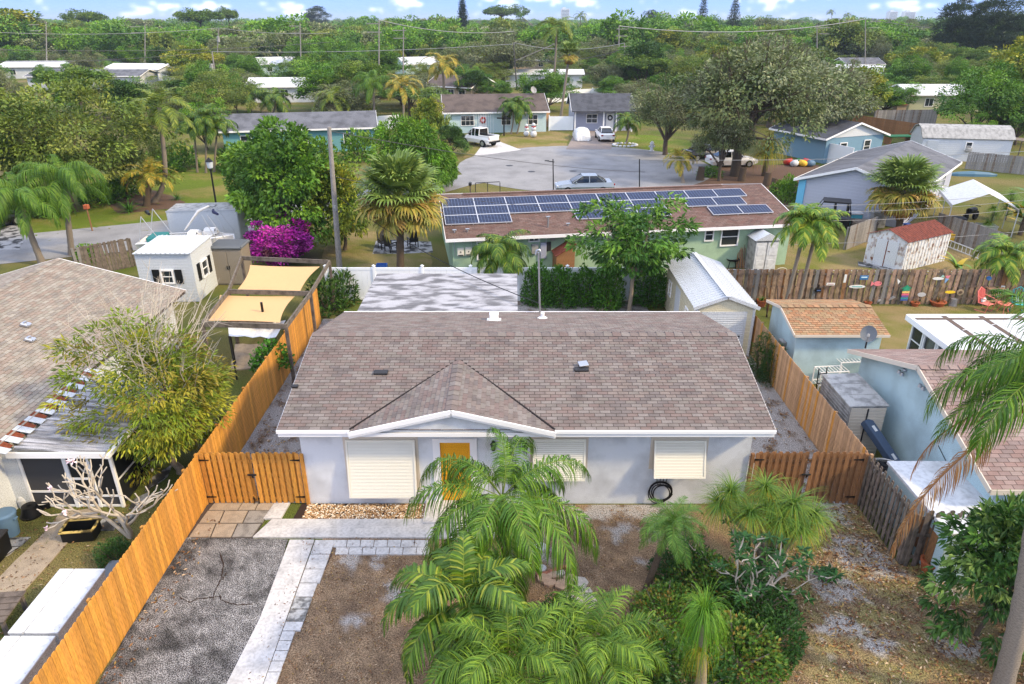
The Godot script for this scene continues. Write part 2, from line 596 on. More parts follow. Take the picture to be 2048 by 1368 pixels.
func tab_shape(b: MB,o: Vector3,e: Vector3,s: Vector3,nn: Vector3,poly: PackedVector2Array,h: float,lift: float) -> void:
	var top:=PackedVector3Array()
	var low:=PackedVector3Array()
	for q in poly:
		top.append(o+e*q.x+s*q.y+nn*lerpf(lift,0.002,clampf(q.y/h,0,1)))
		low.append(o+e*q.x+s*q.y)
	var flip:=(top[1] - top[0]).cross(top[2] - top[0]).dot(nn) > 0
	for i in range(1,poly.size() - 1):
		if flip:
			b.tri(top[0],top[i+1],top[i])
		else:
			b.tri(top[0],top[i],top[i+1])
	for i in poly.size():
		var j:=(i+1) % poly.size()
		if poly[i].y > h*0.98 and poly[j].y > h*0.98:
			continue
		if flip:
			b.quad(top[i],top[j],low[j],low[i])
		else:
			b.quad(top[j],top[i],low[i],low[j])
# Fence between two ground points. o: h, w (picket), gap, mats (picket materials), rail, side (which side the pickets face), box (pickets on both sides alternately), top ("dog" or "flat"), posts
func fence_run(parent: Node3D,a: Vector3,b: Vector3,o: Dictionary) -> void:
	var d:=b - a
	var L:=d.length()
	d /= L
	var nrm:=d.cross(Vector3.UP).normalized()*float(o.get("side",1.0))
	var h: float = o.h
	var w: float = o.w
	var step: float = w+float(o.gap)
	var t: float = o.get("t",0.018)
	var yaw:=Basis(d,Vector3.UP,d.cross(Vector3.UP))
	var pk:=MB.new()
	var k:=w*0.22 if o.get("top","dog") == "dog" else 0.0
	pk.prism(Vector3(-w*0.5,0,-t*0.5),Vector3.RIGHT,Vector3.UP,PackedVector2Array([Vector2(0,0),Vector2(0,h - k),Vector2(k,h),Vector2(w - k,h),Vector2(w,h - k),Vector2(w,0)]) if k > 0 else PackedVector2Array([Vector2(0,0),Vector2(0,h),Vector2(w,h),Vector2(w,0)]),Vector3(0,0,t))
	var me:=pk.mesh()
	var n:=int(L/step)
	var mats: Array = o.mats
	for i in n:
		var q:=a+d*(step*(i+0.5)) - parent.position
		var sd:=1.0
		if o.get("box",false) and i % 2 == 1:
			sd = -1.0
		q += nrm*sd*0.045+Vector3.UP*(rng.randf_range(-0.012,0.012)+0.02)
		var lean:=Basis(d.cross(Vector3.UP),rng.randf_range(-0.006,0.006)*float(o.get("wonky",1.0)))
		part("picket",me,M[mats[rng.randi() % mats.size()]],parent,q,lean*yaw*Basis(Vector3.UP,rng.randf_range(-0.02,0.02)))
	for y in o.get("rails",[0.3,0.95,1.6]):
		var r:=MB.new()
		r.box((a+b)*0.5+Vector3.UP*float(y) - parent.position,Vector3(L,0.085,0.038),yaw)
		part("rail",r,M[o.rail],parent)
	if o.get("posts",true):
		var np:=maxi(1,roundi(L/2.4))
		for i in np+1:
			var r:=MB.new()
			r.cbox(a+d*(L*i/np)+Vector3.UP*(h - 0.06)*0.5 - nrm*(0.075 if not o.get("box",false) else 0.0) - parent.position,Vector3(0.09,h - 0.06,0.09),0.006,yaw)
			part("post",r,M[o.rail],parent)
# Framed window on a wall. c: centre on the wall face, out: wall normal
func window(parent: Node3D,c: Vector3,out: Vector3,w: float,h: float,frame:="trim_white",cols:=1,rows:=2,glass:="window_glass",fw:=0.07) -> Node3D:
	out = out.normalized()
	var x:=Vector3.UP.cross(out).normalized()
	var b:=Basis(x,Vector3.UP,out)
	var f:=MB.new()
	f.box(c+b*Vector3(0,h*0.5+fw*0.5,0.02),Vector3(w+fw*2,fw,0.09),b)
	f.box(c+b*Vector3(0,-h*0.5 - fw*0.5,0.025),Vector3(w+fw*2,fw,0.11),b)
	for s in [-1,1]:
		f.box(c+b*Vector3(s*(w+fw)*0.5,0,0.02),Vector3(fw,h,0.09),b)
	for i in range(1,cols):
		f.box(c+b*Vector3(-w*0.5+w*i/cols,0,0.022),Vector3(0.035,h,0.04),b)
	for i in range(1,rows):
		f.box(c+b*Vector3(0,-h*0.5+h*i/rows,0.024),Vector3(w,0.035,0.04),b)
	var o:=part("window",f,M[frame],parent)
	var g:=MB.new()
	g.box(c+out*0.006,Vector3(w,h,0.008),b)
	part("pane",g,M[glass],o)
	return o
# Plain gabled house: base centre, size (x: along the ridge, y: wall height, z: depth), rise, turn. Returns the node; parts are added in its own axes.
func gable_house(called: String,label: String,at: Vector3,size: Vector3,rise: float,turn: float,wall: String,roof: String,fascia:="trim_white",over:=0.45,category:="house",group:="") -> Node3D:
	var o:=thing(called,label,category,at,turn,group)
	var hx:=size.x*0.5
	var hz:=size.z*0.5
	var b:=MB.new()
	b.prism(Vector3(-hx,0,0),Vector3.BACK,Vector3.UP,PackedVector2Array([Vector2(-hz,-0.1),Vector2(-hz,size.y),Vector2(0,size.y+rise*hz/(hz+over)),Vector2(hz,size.y),Vector2(hz,-0.1)]),Vector3(size.x,0,0))
	part("wall",b,M[wall],o)
	var slope:=rise/(hz+over)
	var y0:=size.y+0.12 - slope*over+0.0
	var rx:=hx+over*0.8
	var rz:=hz+over
	var ry:=size.y+0.12+slope*hz
	for s in [-1.0,1.0]:
		var r:=MB.new()
		var q:=[Vector3(-rx,y0,s*rz),Vector3(rx,y0,s*rz),Vector3(rx,ry,0),Vector3(-rx,ry,0)]
		var dn:=Vector3(0,-0.1,0)
		if s > 0:
			r.quad(q[3],q[2],q[1],q[0])
			r.quad(q[0]+dn,q[1]+dn,q[2]+dn,q[3]+dn)
		else:
			r.quad(q[0],q[1],q[2],q[3])
			r.quad(q[3]+dn,q[2]+dn,q[1]+dn,q[0]+dn)
		part("roof",r,M[roof],o)
	var f:=MB.new()
	for s in [-1.0,1.0]:
		f.box(Vector3(0,y0 - 0.06,s*(rz+0.012)),Vector3(rx*2+0.04,0.17,0.03))
		for e in [-1.0,1.0]:
			var a:=Vector3(e*(rx+0.012),y0 - 0.06,s*rz)
			var c:=Vector3(e*(rx+0.012),ry - 0.06,0)
			var dd:=(c - a)
			f.box((a+c)*0.5,Vector3(0.03,0.17,dd.length()+0.02),Basis.looking_at(dd.normalized(),Vector3.UP))
	part("fascia",f,M[fascia],o)
	return o
# Ground sheet with colours that vary over it; shade(x, z) gives linear colours
func patch(called: String,poly: PackedVector2Array,y: float,cell: float,shade: Callable,m: String,relief:=0.0) -> MeshInstance3D:
	var b:=MB.new()
	var lo:=poly[0]
	var hi:=poly[0]
	for q in poly:
		lo = lo.min(q)
		hi = hi.max(q)
	var nx:=int(ceil((hi.x - lo.x)/cell))
	var nz:=int(ceil((hi.y - lo.y)/cell))
	var cols:=[]
	var ins:=[]
	var ys:=[]
	for j in nz+1:
		var rc:=PackedColorArray()
		var ri:=[]
		var ry:=PackedFloat32Array()
		for i in nx+1:
			var p:=lo+Vector2(i,j)*cell
			rc.append(shade.call(p.x,p.y))
			ri.append(Geometry2D.is_point_in_polygon(p,poly))
			ry.append(y+(relief*(nz_a.get_noise_2d(p.x*9.0,p.y*9.0)) if relief > 0.0 else 0.0))
		cols.append(rc)
		ins.append(ri)
		ys.append(ry)
	for j in nz:
		for i in nx:
			var k: int = int(ins[j][i])+int(ins[j][i+1])+int(ins[j+1][i])+int(ins[j+1][i+1])
			if k == 0:
				continue
			var p0:=lo+Vector2(i,j)*cell
			if k == 4:
				var a:=Vector3(p0.x,ys[j][i],p0.y)
				var c:=Vector3(p0.x+cell,ys[j][i+1],p0.y)
				var d:=Vector3(p0.x+cell,ys[j+1][i+1],p0.y+cell)
				var e:=Vector3(p0.x,ys[j+1][i],p0.y+cell)
				b.tri(a,c,d)
				b.tri(a,d,e)
				var z:=b.c.size()
				b.c[z - 6] = cols[j][i]; b.c[z - 5] = cols[j][i+1]; b.c[z - 4] = cols[j+1][i+1]
				b.c[z - 3] = cols[j][i]; b.c[z - 2] = cols[j+1][i+1]; b.c[z - 1] = cols[j+1][i]
			else:
				var sq:=PackedVector2Array([p0,p0+Vector2(cell,0),p0+Vector2(cell,cell),p0+Vector2(0,cell)])
				b.col = cols[j][i]
				for piece in Geometry2D.intersect_polygons(sq,poly):
					b.slab(piece,y,y)
	return struct(called,b,M[m])
func xz(list: Array) -> PackedVector2Array:      # photograph points on the ground -> (x, z)
	var r:=PackedVector2Array()
	for q in list:
		var p:=gp(q[0],q[1],q[2] if q.size() > 2 else 0.0)
		r.append(Vector2(p.x,p.z))
	return r
func rough_edge(poly: PackedVector2Array,step: float,amp: float) -> PackedVector2Array:
	var r:=PackedVector2Array()
	for i in poly.size():
		var a:=poly[i]
		var b:=poly[(i+1) % poly.size()]
		var n:=maxi(1,int(a.distance_to(b)/step))
		for k in n:
			r.append(a.lerp(b,float(k)/n)+(Vector2(rng.randf_range(-amp,amp),rng.randf_range(-amp,amp)) if k > 0 else Vector2.ZERO))
	return r
func wire(called: String,label: String,pts: Array,sag: float,r:=0.014,m:="wire",group:="overhead lines") -> void:
	var b:=MB.new()
	for i in pts.size() - 1:
		var path:=[]
		var rad:=[]
		var n:=14
		for k in n+1:
			var t:=float(k)/n
			path.append((pts[i] as Vector3).lerp(pts[i+1],t) - Vector3.UP*sag*4.0*t*(1.0 - t) - pts[0])
			rad.append(r)
		b.tube(path,rad,4,false)
	var o:=part(called,b,M[m],self,pts[0])
	tag(o,label,"cable",group)
func pole(called: String,label: String,base: Vector3,top: Vector3,r0: float,r1: float,m: String,category: String,group:="") -> Node3D:
	var o:=thing(called,label,category,base,0.0,group)
	var b:=MB.new()
	var t:=top - base
	b.tube([Vector3(0,-0.1,0),t*0.5,t],[r0,(r0+r1)*0.5,r1],9)
	part("pole",b,M[m],o)
	return o
func bar(b: MB,a: Vector3,c: Vector3,w: float,h:=-1.0) -> void:
	var d:=c - a
	if h < 0:
		h = w
	var up:=Vector3.UP if absf(d.normalized().y) < 0.95 else Vector3.RIGHT
	b.box((a+c)*0.5,Vector3(w,h,d.length()),Basis.looking_at(d.normalized(),up))
# ---------- camera, sky, sun ----------
func setup() -> void:
	var cam:=Camera3D.new()
	cam.name = "camera"
	cam.position = Vector3(0,EYE,0)
	cam.rotation_degrees = Vector3(-TILT,0,0)
	cam.fov = rad_to_deg(2.0*atan(684.0/FOCAL))
	cam.near = 0.1
	cam.far = 12000.0
	add_child(cam)
	cam.current = true
	var env:=Environment.new()
	env.background_mode = Environment.BG_SKY
	var sky:=Sky.new()
	var pm:=ProceduralSkyMaterial.new()
	pm.sky_top_color = Color(0.36,0.52,0.77)
	pm.sky_horizon_color = Color(0.39,0.54,0.78)
	pm.sky_curve = 0.12
	pm.ground_bottom_color = Color(0.30,0.31,0.26)
	pm.ground_horizon_color = Color(0.66,0.74,0.78)
	pm.sun_angle_max = 2.0
	pm.energy_multiplier = 1.25
	pm.sky_cover = cloud_cover()
	pm.sky_cover_modulate = Color(1.0,0.945,0.83)  # warm tint so light from the added cloud is less blue
	sky.sky_material = pm
	env.sky = sky
	env.background_energy_multiplier = 1.0
	env.tonemap_mode = Environment.TONE_MAPPER_LINEAR
	env.tonemap_exposure = 1.8
	env.fog_enabled = true
	env.fog_density = 0.00018
	env.fog_light_color = Color(0.80,0.87,0.95)
	env.sdfgi_enabled = true
	env.ssao_enabled = true
	env.ssil_enabled = true
	var we:=WorldEnvironment.new()
	we.name = "world_environment"
	we.environment = env
	add_child(we)
	var sun:=DirectionalLight3D.new()
	sun.name = "sun"
	sun.light_energy = 0.8
	sun.light_color = Color(1.0,0.90,0.72)
	sun.light_angular_distance = 6.0
	sun.shadow_enabled = true
	# the sun stands to the right and a little behind the camera, some 36 degrees high
	var to_sun:=Vector3(0.80,0.66,0.30).normalized()
	sun.look_at_from_position(to_sun*50.0,Vector3.ZERO,Vector3.UP)
	add_child(sun)
# Clouds: puffs low round the horizon, and bright unseen cloud added higher up for skylight
func cloud_cover() -> ImageTexture:
	var w:=2048
	var h:=1024
	var im:=Image.create(w,h,false,Image.FORMAT_RGBA8)
	im.fill(Color(1,1,1,0))
	var f:=FastNoiseLite.new()
	f.seed = 5
	f.frequency = 1.0
	f.fractal_octaves = 5
	for y in range(0,int(h*0.5)+2):
		var el:=PI*(0.5 - float(y)/h)
		for x in w:
			var az:=TAU*x/w
			var d:=Vector3(sin(az)*cos(el),sin(el),cos(az)*cos(el))
			var up:=maxf(d.y,0.02)
			var q:=Vector2(d.x,d.z)/(up+0.12)
			# unseen cloud added overhead to raise and whiten skylight, small puffs at the horizon
			var n:=f.get_noise_2d(q.x*0.9,q.y*0.9)*0.8+f.get_noise_2d(q.x*3.1+9.0,q.y*3.1)*0.25
			var a:=clampf((n+0.28)*2.0,0,1)*clampf((el - 0.08)/0.2,0,1)
			var band:=clampf(1.0 - absf(el - 0.012)/0.022,0,1)
			if band > 0.0:
				var m:=f.get_noise_3d(d.x*9.0,el*40.0,d.z*9.0)*0.8+f.get_noise_3d(d.x*45.0,el*160.0+7.0,d.z*45.0)*0.4
				a = maxf(a,clampf((m - 0.24+0.12*band)*4.0,0,1)*minf(1.0,band*2.0))
			if a > 0.01:
				im.set_pixel(x,y,Color(1,1,1,a))
	return ImageTexture.create_from_image(im)
func materials() -> void:
	nz_a.seed = 3
	nz_a.frequency = 0.25
	nz_a.fractal_octaves = 4
	nz_b.seed = 8
	nz_b.frequency = 0.9
	nz_b.fractal_octaves = 4
	noise_tx("fine",0.09,[[0.0,0.62],[0.35,0.82],[0.6,0.95],[1.0,1.0]],FastNoiseLite.TYPE_SIMPLEX_SMOOTH,5,512,1)
	noise_tx("grit",0.32,[[0.0,0.35],[0.4,0.75],[0.6,0.95],[1.0,1.0]],FastNoiseLite.TYPE_SIMPLEX_SMOOTH,3,512,2)
	noise_tx("blotch",0.012,[[0.0,0.66],[0.4,0.86],[0.55,0.98],[1.0,1.0]],FastNoiseLite.TYPE_SIMPLEX_SMOOTH,6,512,3)
	noise_tx("soft",0.012,[[0.0,0.86],[0.4,0.95],[0.6,1.0],[1.0,1.0]],FastNoiseLite.TYPE_SIMPLEX_SMOOTH,6,512,13)
	noise_tx("clod",0.045,[[0.0,0.45],[0.35,0.72],[0.5,0.85],[0.65,0.97],[1.0,1.0]],FastNoiseLite.TYPE_SIMPLEX_SMOOTH,5,1024,23)
	noise_tx("stain",0.010,[[0.0,0.30],[0.38,0.42],[0.5,0.85],[0.62,1.0],[1.0,1.0]],FastNoiseLite.TYPE_SIMPLEX_SMOOTH,6,512,4)
	noise_tx("grain",0.02,[[0.0,0.62],[0.45,0.86],[0.6,0.97],[1.0,1.0]],FastNoiseLite.TYPE_SIMPLEX_SMOOTH,5,512,5)
	noise_tx("weather",0.011,[[0.0,0.50],[0.36,0.62],[0.5,0.80],[0.64,0.93],[1.0,1.0]],FastNoiseLite.TYPE_SIMPLEX_SMOOTH,6,512,34)
	noise_tx("speck",0.06,[[0.0,0.22],[0.36,0.52],[0.5,0.82],[0.62,1.0],[1.0,1.0]],FastNoiseLite.TYPE_SIMPLEX_SMOOTH,5,1024,37)
	noise_tx("rust",0.014,[[0.0,Color(0.36,0.15,0.07)],[0.27,Color(0.52,0.27,0.14)],[0.33,Color(0.82,0.74,0.64)],[0.42,Color(0.94,0.94,0.93)],[1.0,Color(1,1,1)]],FastNoiseLite.TYPE_SIMPLEX_SMOOTH,6,512,6)
	noise_tx("rust_all",0.02,[[0.0,0.5],[0.5,0.8],[1.0,1.0]],FastNoiseLite.TYPE_SIMPLEX_SMOOTH,5,512,7)
	var V:=Vector3.ONE
	mat("ground",Color(1,1,1),0.95,"clod",V*0.45,{"vc": true,"bump": 3.0,"spec": 0.2})
	mat("road",Color(1,1,1),0.9,"fine",V*0.35,{"vc": true,"detail": "soft","detail_scale": V*0.05,"spec": 0.3})
	mat("asphalt",Color(1,1,1),0.9,"speck",V*0.42,{"vc": true,"bump": 3.0,"spec": 0.3})
	mat("concrete",Color(0.77,0.765,0.76),0.85,"soft",V*1.3,{"detail": "soft","detail_scale": V*0.3})
	mat("concrete_grey",Color(0.66,0.66,0.66),0.85,"fine",V*0.5,{"detail": "stain","detail_scale": V*0.21})
	mat("paver_white",Color(0.76,0.76,0.76),0.85,"soft",V*1.4,{"detail": "soft","detail_scale": V*0.4})
	mat("paver_stained",Color(0.72,0.72,0.71),0.85,"soft",V*1.4,{"detail": "weather","detail_scale": V*0.7})
	mat("paver_tan",Color(0.70,0.64,0.56),0.9,"fine",V*0.7,{"detail": "soft","detail_scale": V*0.4})
	mat("paver_grey",Color(0.62,0.60,0.57),0.9,"fine",V*0.7,{"detail": "blotch","detail_scale": V*0.4})
	mat("flagstone",Color(0.80,0.68,0.58),0.9,"fine",V*0.9,{"detail": "soft","detail_scale": V*0.8})
	mat("flagstone_pale",Color(0.83,0.79,0.73),0.9,"fine",V*0.9,{"detail": "soft","detail_scale": V*0.8})
	mat("brick_red",Color(0.70,0.46,0.36),0.9,"fine",V*1.5)
	mat("stucco",Color(0.925,0.945,0.965),0.85,"fine",V*1.6,{"bump": 0.35,"bump_tx": "grit","detail": "soft","detail_scale": V*0.12})
	mat("trim_white",Color(0.92,0.92,0.92),0.6)
	mat("trim_cream",Color(0.80,0.76,0.70),0.7)
	mat("slat_cream",Color(0.88,0.87,0.82),0.6)
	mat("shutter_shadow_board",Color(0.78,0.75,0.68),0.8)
	mat("door_yellow",Color(0.98,0.70,0.12),0.55,"fine",V*0.8)
	mat("black_metal",Color(0.06,0.06,0.065),0.5)
	mat("dark_metal",Color(0.16,0.16,0.17),0.5)
	mat("steel",Color(0.72,0.73,0.75),0.35,"",V,{"metal": 0.8})
	mat("rubber_black",Color(0.05,0.05,0.055),0.6)
	mat("window_glass",Color(0.16,0.19,0.21),0.08,"",V,{"spec": 0.6})
	mat("deck_dark",Color(0.33,0.29,0.27),0.95,"fine",V*0.5)
	var tone:=[Color(0.565,0.515,0.495),Color(0.60,0.55,0.525),Color(0.54,0.505,0.49),Color(0.585,0.55,0.525),Color(0.575,0.51,0.485),Color(0.615,0.58,0.56)]
	for i in 6:
		mat("tab_brown_%d" % i,tone[i],0.95,"grit",V*1.1,{"detail": "soft","detail_scale": V*0.2,"spec": 0.2})
		mat("tab_beige_%d" % i,Color(tone[i].r*1.13+0.035,tone[i].g*1.15+0.03,tone[i].b*1.12+0.02),0.95,"grit",V*1.1,{"detail": "soft","detail_scale": V*0.2,"spec": 0.2})
		mat("tab_tan_%d" % i,Color(tone[i].r*1.22+0.02*(i % 3),tone[i].g*1.17 - 0.012*i,tone[i].b*0.97 - 0.014*i),0.95,"grit",V*1.1,{"spec": 0.2})
		mat("tab_rose_%d" % i,Color(tone[i].r*1.16,tone[i].g*1.10,tone[i].b*1.09),0.95,"grit",V*1.1,{"detail": "soft","detail_scale": V*0.2,"spec": 0.2})
		mat("tab_red_%d" % i,Color(tone[i].r*0.94,tone[i].g*0.84,tone[i].b*0.815),0.95,"grit",V*1.1,{"detail": "soft","detail_scale": V*0.2,"spec": 0.2})
	mat("shingle_vc",Color(1,1,1),0.95,"grit",V*1.1,{"vc": true,"detail": "soft","detail_scale": V*0.2,"spec": 0.2})
	mat("roof_grey",Color(0.50,0.51,0.54),0.95,"grit",Vector3(0.5,2.0,0.9),{"detail": "blotch","detail_scale": V*0.08})
	mat("roof_dark",Color(0.37,0.38,0.41),0.95,"grit",Vector3(0.5,2.0,0.9),{"detail": "blotch","detail_scale": V*0.12})
	mat("roof_brown",Color(0.46,0.41,0.385),0.95,"grit",Vector3(0.5,2.0,0.9),{"detail": "blotch","detail_scale": V*0.08})
	mat("roof_white",Color(0.82,0.83,0.84),0.7,"soft",V*0.7,{"detail": "soft","detail_scale": V*0.1})
	mat("roof_terracotta",Color(0.80,0.62,0.45),0.9,"grit",V*0.6,{"detail": "blotch","detail_scale": V*0.1})
	mat("flat_roof",Color(0.76,0.76,0.78),0.8,"weather",Vector3(0.12,0.25,0.30),{"detail": "fine","detail_scale": V*0.9})
	mat("metal_roof_white",Color(0.84,0.86,0.88),0.45,"fine",V*0.4,{"metal": 0.1})
	mat("metal_roof_stained",Color(0.80,0.80,0.82),0.55,"weather",Vector3(0.09,0.3,0.55),{"detail": "fine","detail_scale": V*0.6})
	mat("flashing",Color(0.78,0.80,0.82),0.55,"fine",V*0.6)
	mat("flashing_rust",Color(0.55,0.27,0.14),0.9,"rust_all",V*0.8)
	mat("rust_roof",Color(0.52,0.27,0.21),0.85,"rust_all",V*0.4)
	mat("rusty_white",Color(0.86,0.87,0.89),0.6,"rust",Vector3(0.5,0.25,0.5))
	mat("cream_siding",Color(0.88,0.85,0.74),0.7,"fine",V*0.5)
	mat("white_siding",Color(0.88,0.90,0.92),0.65,"fine",V*0.5)
	mat("lilac_siding",Color(0.78,0.80,0.87),0.7,"fine",V*0.5)
	mat("blue_wall",Color(0.79,0.90,0.93),0.85,"fine",V*0.9,{"detail": "soft","detail_scale": V*0.1,"bump": 0.3,"bump_tx": "grit"})
	mat("blue_dark_wall",Color(0.50,0.64,0.73),0.85,"fine",V*0.9)
	mat("green_wall",Color(0.70,0.82,0.70),0.85,"fine",V*0.9,{"detail": "soft","detail_scale": V*0.1})
	mat("aqua_wall",Color(0.80,0.90,0.92),0.85,"fine",V*0.9)
	mat("teal_wall",Color(0.46,0.68,0.71),0.85,"fine",V*0.9)
	mat("lavender_wall",Color(0.70,0.72,0.80),0.85,"fine",V*0.9)
	mat("tan_wall",Color(0.78,0.70,0.60),0.85,"fine",V*0.9)
	mat("yellow_wall",Color(0.80,0.80,0.66),0.85,"fine",V*0.9)
	var wg:=Vector3(7.0,0.35,7.0)
	for i in 5:
		var f:=0.92+0.045*i
		mat("new_wood_%d" % i,Color(0.84*f,0.595*f - 0.008*(i % 2),0.27*f - 0.012*(i % 3)),0.75,"grain",wg)
		mat("tan_wood_%d" % i,Color(0.75*f,0.60*f,0.455*f+0.01*(i % 2)),0.8,"grain",wg)
		mat("brown_wood_%d" % i,Color(0.60*f,0.435*f,0.29*f),0.8,"grain",wg)
		mat("grey_wood_%d" % i,Color(0.51*f,0.46*f+0.008*(i % 2),0.42*f),0.9,"grain",wg,{"detail": "blotch","detail_scale": V*0.4})
		mat("old_fence_%d" % i,Color(0.68*f,0.575*f - 0.012*(i % 2),0.485*f - 0.015*(i % 3)),0.9,"grain",wg,{"detail": "blotch","detail_scale": V*0.3})
		mat("silver_wood_%d" % i,Color(0.60*f,0.585*f,0.57*f),0.9,"grain",wg)
	mat("vinyl",Color(0.90,0.92,0.94),0.5)
	mat("mulch",Color(0.46,0.36,0.29),0.95,"grit",V*0.6)
	mat("sail",Color(0.90,0.74,0.53),0.9,"fine",V*2.0,{"backlight": Color(0.4,0.36,0.28)})
	mat("tarp_white",Color(0.80,0.81,0.82),0.7,"soft",V*0.6)
	mat("resin_tan",Color(0.60,0.56,0.50),0.7,"fine",V*0.6)
	mat("resin_grey",Color(0.72,0.72,0.71),0.7,"fine",V*0.6,{"detail": "blotch","detail_scale": V*0.3})
	mat("resin_lid",Color(0.40,0.42,0.44),0.7)
	mat("plastic_blue",Color(0.36,0.47,0.57),0.55)
	mat("plastic_black",Color(0.05,0.05,0.055),0.5)
	mat("plastic_yellow",Color(0.90,0.72,0.22),0.55)
	mat("terracotta",Color(0.70,0.38,0.24),0.85,"fine",V*2.0)
	mat("wire",Color(0.32,0.32,0.33),0.6)
	mat("wire_pale",Color(0.58,0.58,0.58),0.6)
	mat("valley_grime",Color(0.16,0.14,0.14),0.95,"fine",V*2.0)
	mat("pole_wood",Color(0.62,0.60,0.58),0.9,"grain",Vector3(5,0.3,5))
	mat("pole_dark",Color(0.34,0.33,0.32),0.9,"grain",Vector3(5,0.3,5))
	mat("solar_cell",Color(0.06,0.10,0.22),0.3,"",V,{"spec": 0.22})
	mat("solar_line",Color(0.42,0.50,0.64),0.5)
	mat("aluminium",Color(0.80,0.81,0.83),0.4,"",V,{"metal": 0.5})
	mat("car_white",Color(0.88,0.88,0.88),0.25,"",V,{"spec": 0.6})
	mat("car_silver",Color(0.52,0.56,0.60),0.25,"",V,{"metal": 0.3,"spec": 0.6})
	mat("car_black",Color(0.05,0.05,0.055),0.25,"",V,{"spec": 0.6})
	mat("car_glass",Color(0.03,0.04,0.05),0.06,"",V,{"spec": 0.6})
	mat("tail_red",Color(0.55,0.05,0.05),0.3)
	mat("tyre",Color(0.05,0.05,0.05),0.9)
	mat("screen_mesh",Color(0.30,0.30,0.31),0.9,"fine",V*0.8)
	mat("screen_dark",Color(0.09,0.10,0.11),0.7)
	mat("bark",Color(0.40,0.35,0.30),0.95,"grain",Vector3(4,1.2,4))
	mat("bark_pale",Color(0.62,0.57,0.50),0.95,"grain",Vector3(4,1.2,4))
	mat("palm_bark",Color(0.56,0.52,0.47),0.95,"grain",Vector3(1.5,5,1.5))
	mat("sabal_bark",Color(0.42,0.36,0.30),0.95,"grain",Vector3(3,3,3),{"bump": 6.0})
	mat("twig",Color(0.72,0.68,0.62),0.9)
	mat("crownshaft",Color(0.45,0.56,0.28),0.6)
	mat("leaf",Color(1,1,1),0.5,"",V,{"vc": true,"backlight": Color(0.55,0.55,0.55),"spec": 0.4})
	mat("leaf_dry",Color(1,1,1),0.9,"",V,{"vc": true,"spec": 0.2})
	mat("petal",Color(1,1,1),0.7,"",V,{"vc": true,"backlight": Color(0.5,0.5,0.5),"spec": 0.2})
	mat("paint",Color(1,1,1),0.6,"",V,{"vc": true})
	mat("litter",Color(1,1,1),0.95,"",V,{"vc": true,"spec": 0.2})
# ---------- ground ----------
func mixc(a: Color,b: Color,t: float) -> Color:
	return a.lerp(b,clampf(t,0,1))
func lawn_shade(x: float,z: float) -> Color:
	var n:=nz_a.get_noise_2d(x*0.6,z*0.6)
	var k:=nz_b.get_noise_2d(x*1.7,z*1.7)
	var green:=Color(0.13,0.175,0.032)
	var straw:=Color(0.28,0.225,0.095)
	var dirt:=Color(0.22,0.165,0.11)
	var c:=mixc(green,straw,0.38+n*1.3+k*0.5)
	return mixc(c,dirt,(k*0.8 - n*0.7 - 0.15)*1.6)
func green_shade(x: float,z: float) -> Color:
	var n:=nz_a.get_noise_2d(x*0.7,z*0.7)
	var k:=nz_b.get_noise_2d(x*1.3,z*1.3)
	return mixc(Color(0.165,0.235,0.028),Color(0.33,0.27,0.095),0.22+n*1.2+k*0.5)
func dry_shade(x: float,z: float) -> Color:
	var n:=nz_a.get_noise_2d(x*0.9,z*0.9)
	var k:=nz_b.get_noise_2d(x*1.3,z*1.3)
	return mixc(Color(0.21,0.22,0.045),Color(0.37,0.285,0.135),0.55+n*1.3+k*0.6)
func grey_road(x: float,z: float) -> Color:
	var n:=nz_a.get_noise_2d(x*0.5,z*0.5)
	var k:=nz_b.get_noise_2d(x*3.0,z*3.0)
	var f:=0.33+n*0.07+k*0.03
	return Color(f,f,f*1.015)
func sand_amount(x: float,z: float) -> float:
	var n:=nz_b.get_noise_2d(x*0.9,z*0.9)
	var k:=nz_a.get_noise_2d(x*8.0,z*8.0)
	var s:=n*1.2+k*0.9
	# a trodden sandy track runs from the right gate down the yard
	var d:=9.0
	for q in sand_spots:
		d = minf(d,(Vector2(x,z) - Vector2(q.x,q.y)).length()/q.z)
	return s+(1.0 - d)*0.85
var sand_spots:=[]
func yard_shade(x: float,z: float) -> Color:
	var s:=sand_amount(x,z)
	var n:=nz_b.get_noise_2d(x*1.1+40.0,z*1.1)
	var k:=nz_a.get_noise_2d(x*11.0,z*11.0)
	var mulch:=mixc(Color(0.235,0.160,0.102),Color(0.45,0.31,0.19),0.5+n*0.8+k*0.7)
	var grass:=mixc(mulch,Color(0.30,0.275,0.10),clampf((x - 4.0)*0.2,0,0.75)*clampf(0.6+n*1.5,0,1))
	return mixc(grass,Color(0.52,0.485,0.45),(s - 0.1)*2.0)
func side_shade(x: float,z: float) -> Color:
	var n:=nz_b.get_noise_2d(x*1.6,z*1.0)
	var k:=nz_a.get_noise_2d(x*11.0,z*11.0)
	return mixc(Color(0.46,0.44,0.425),Color(0.22,0.155,0.105),n*1.9+k*1.1 - 0.05)
func asphalt_shade(x: float,z: float) -> Color:
	var n:=nz_a.get_noise_2d(x*2.4,z*2.4)
	var k:=nz_b.get_noise_2d(x*9.0,z*9.0)
	var g:=nz_b.get_noise_2d(x*2.2+50.0,z*2.2)
	var f:=clampf(0.62+n*0.9+g*0.9,0,1)
	var v:=lerpf(0.085,0.42,f*clampf(0.85+k*0.8,0.3,1.15))
	return Color(v,v*0.99,v*1.0)
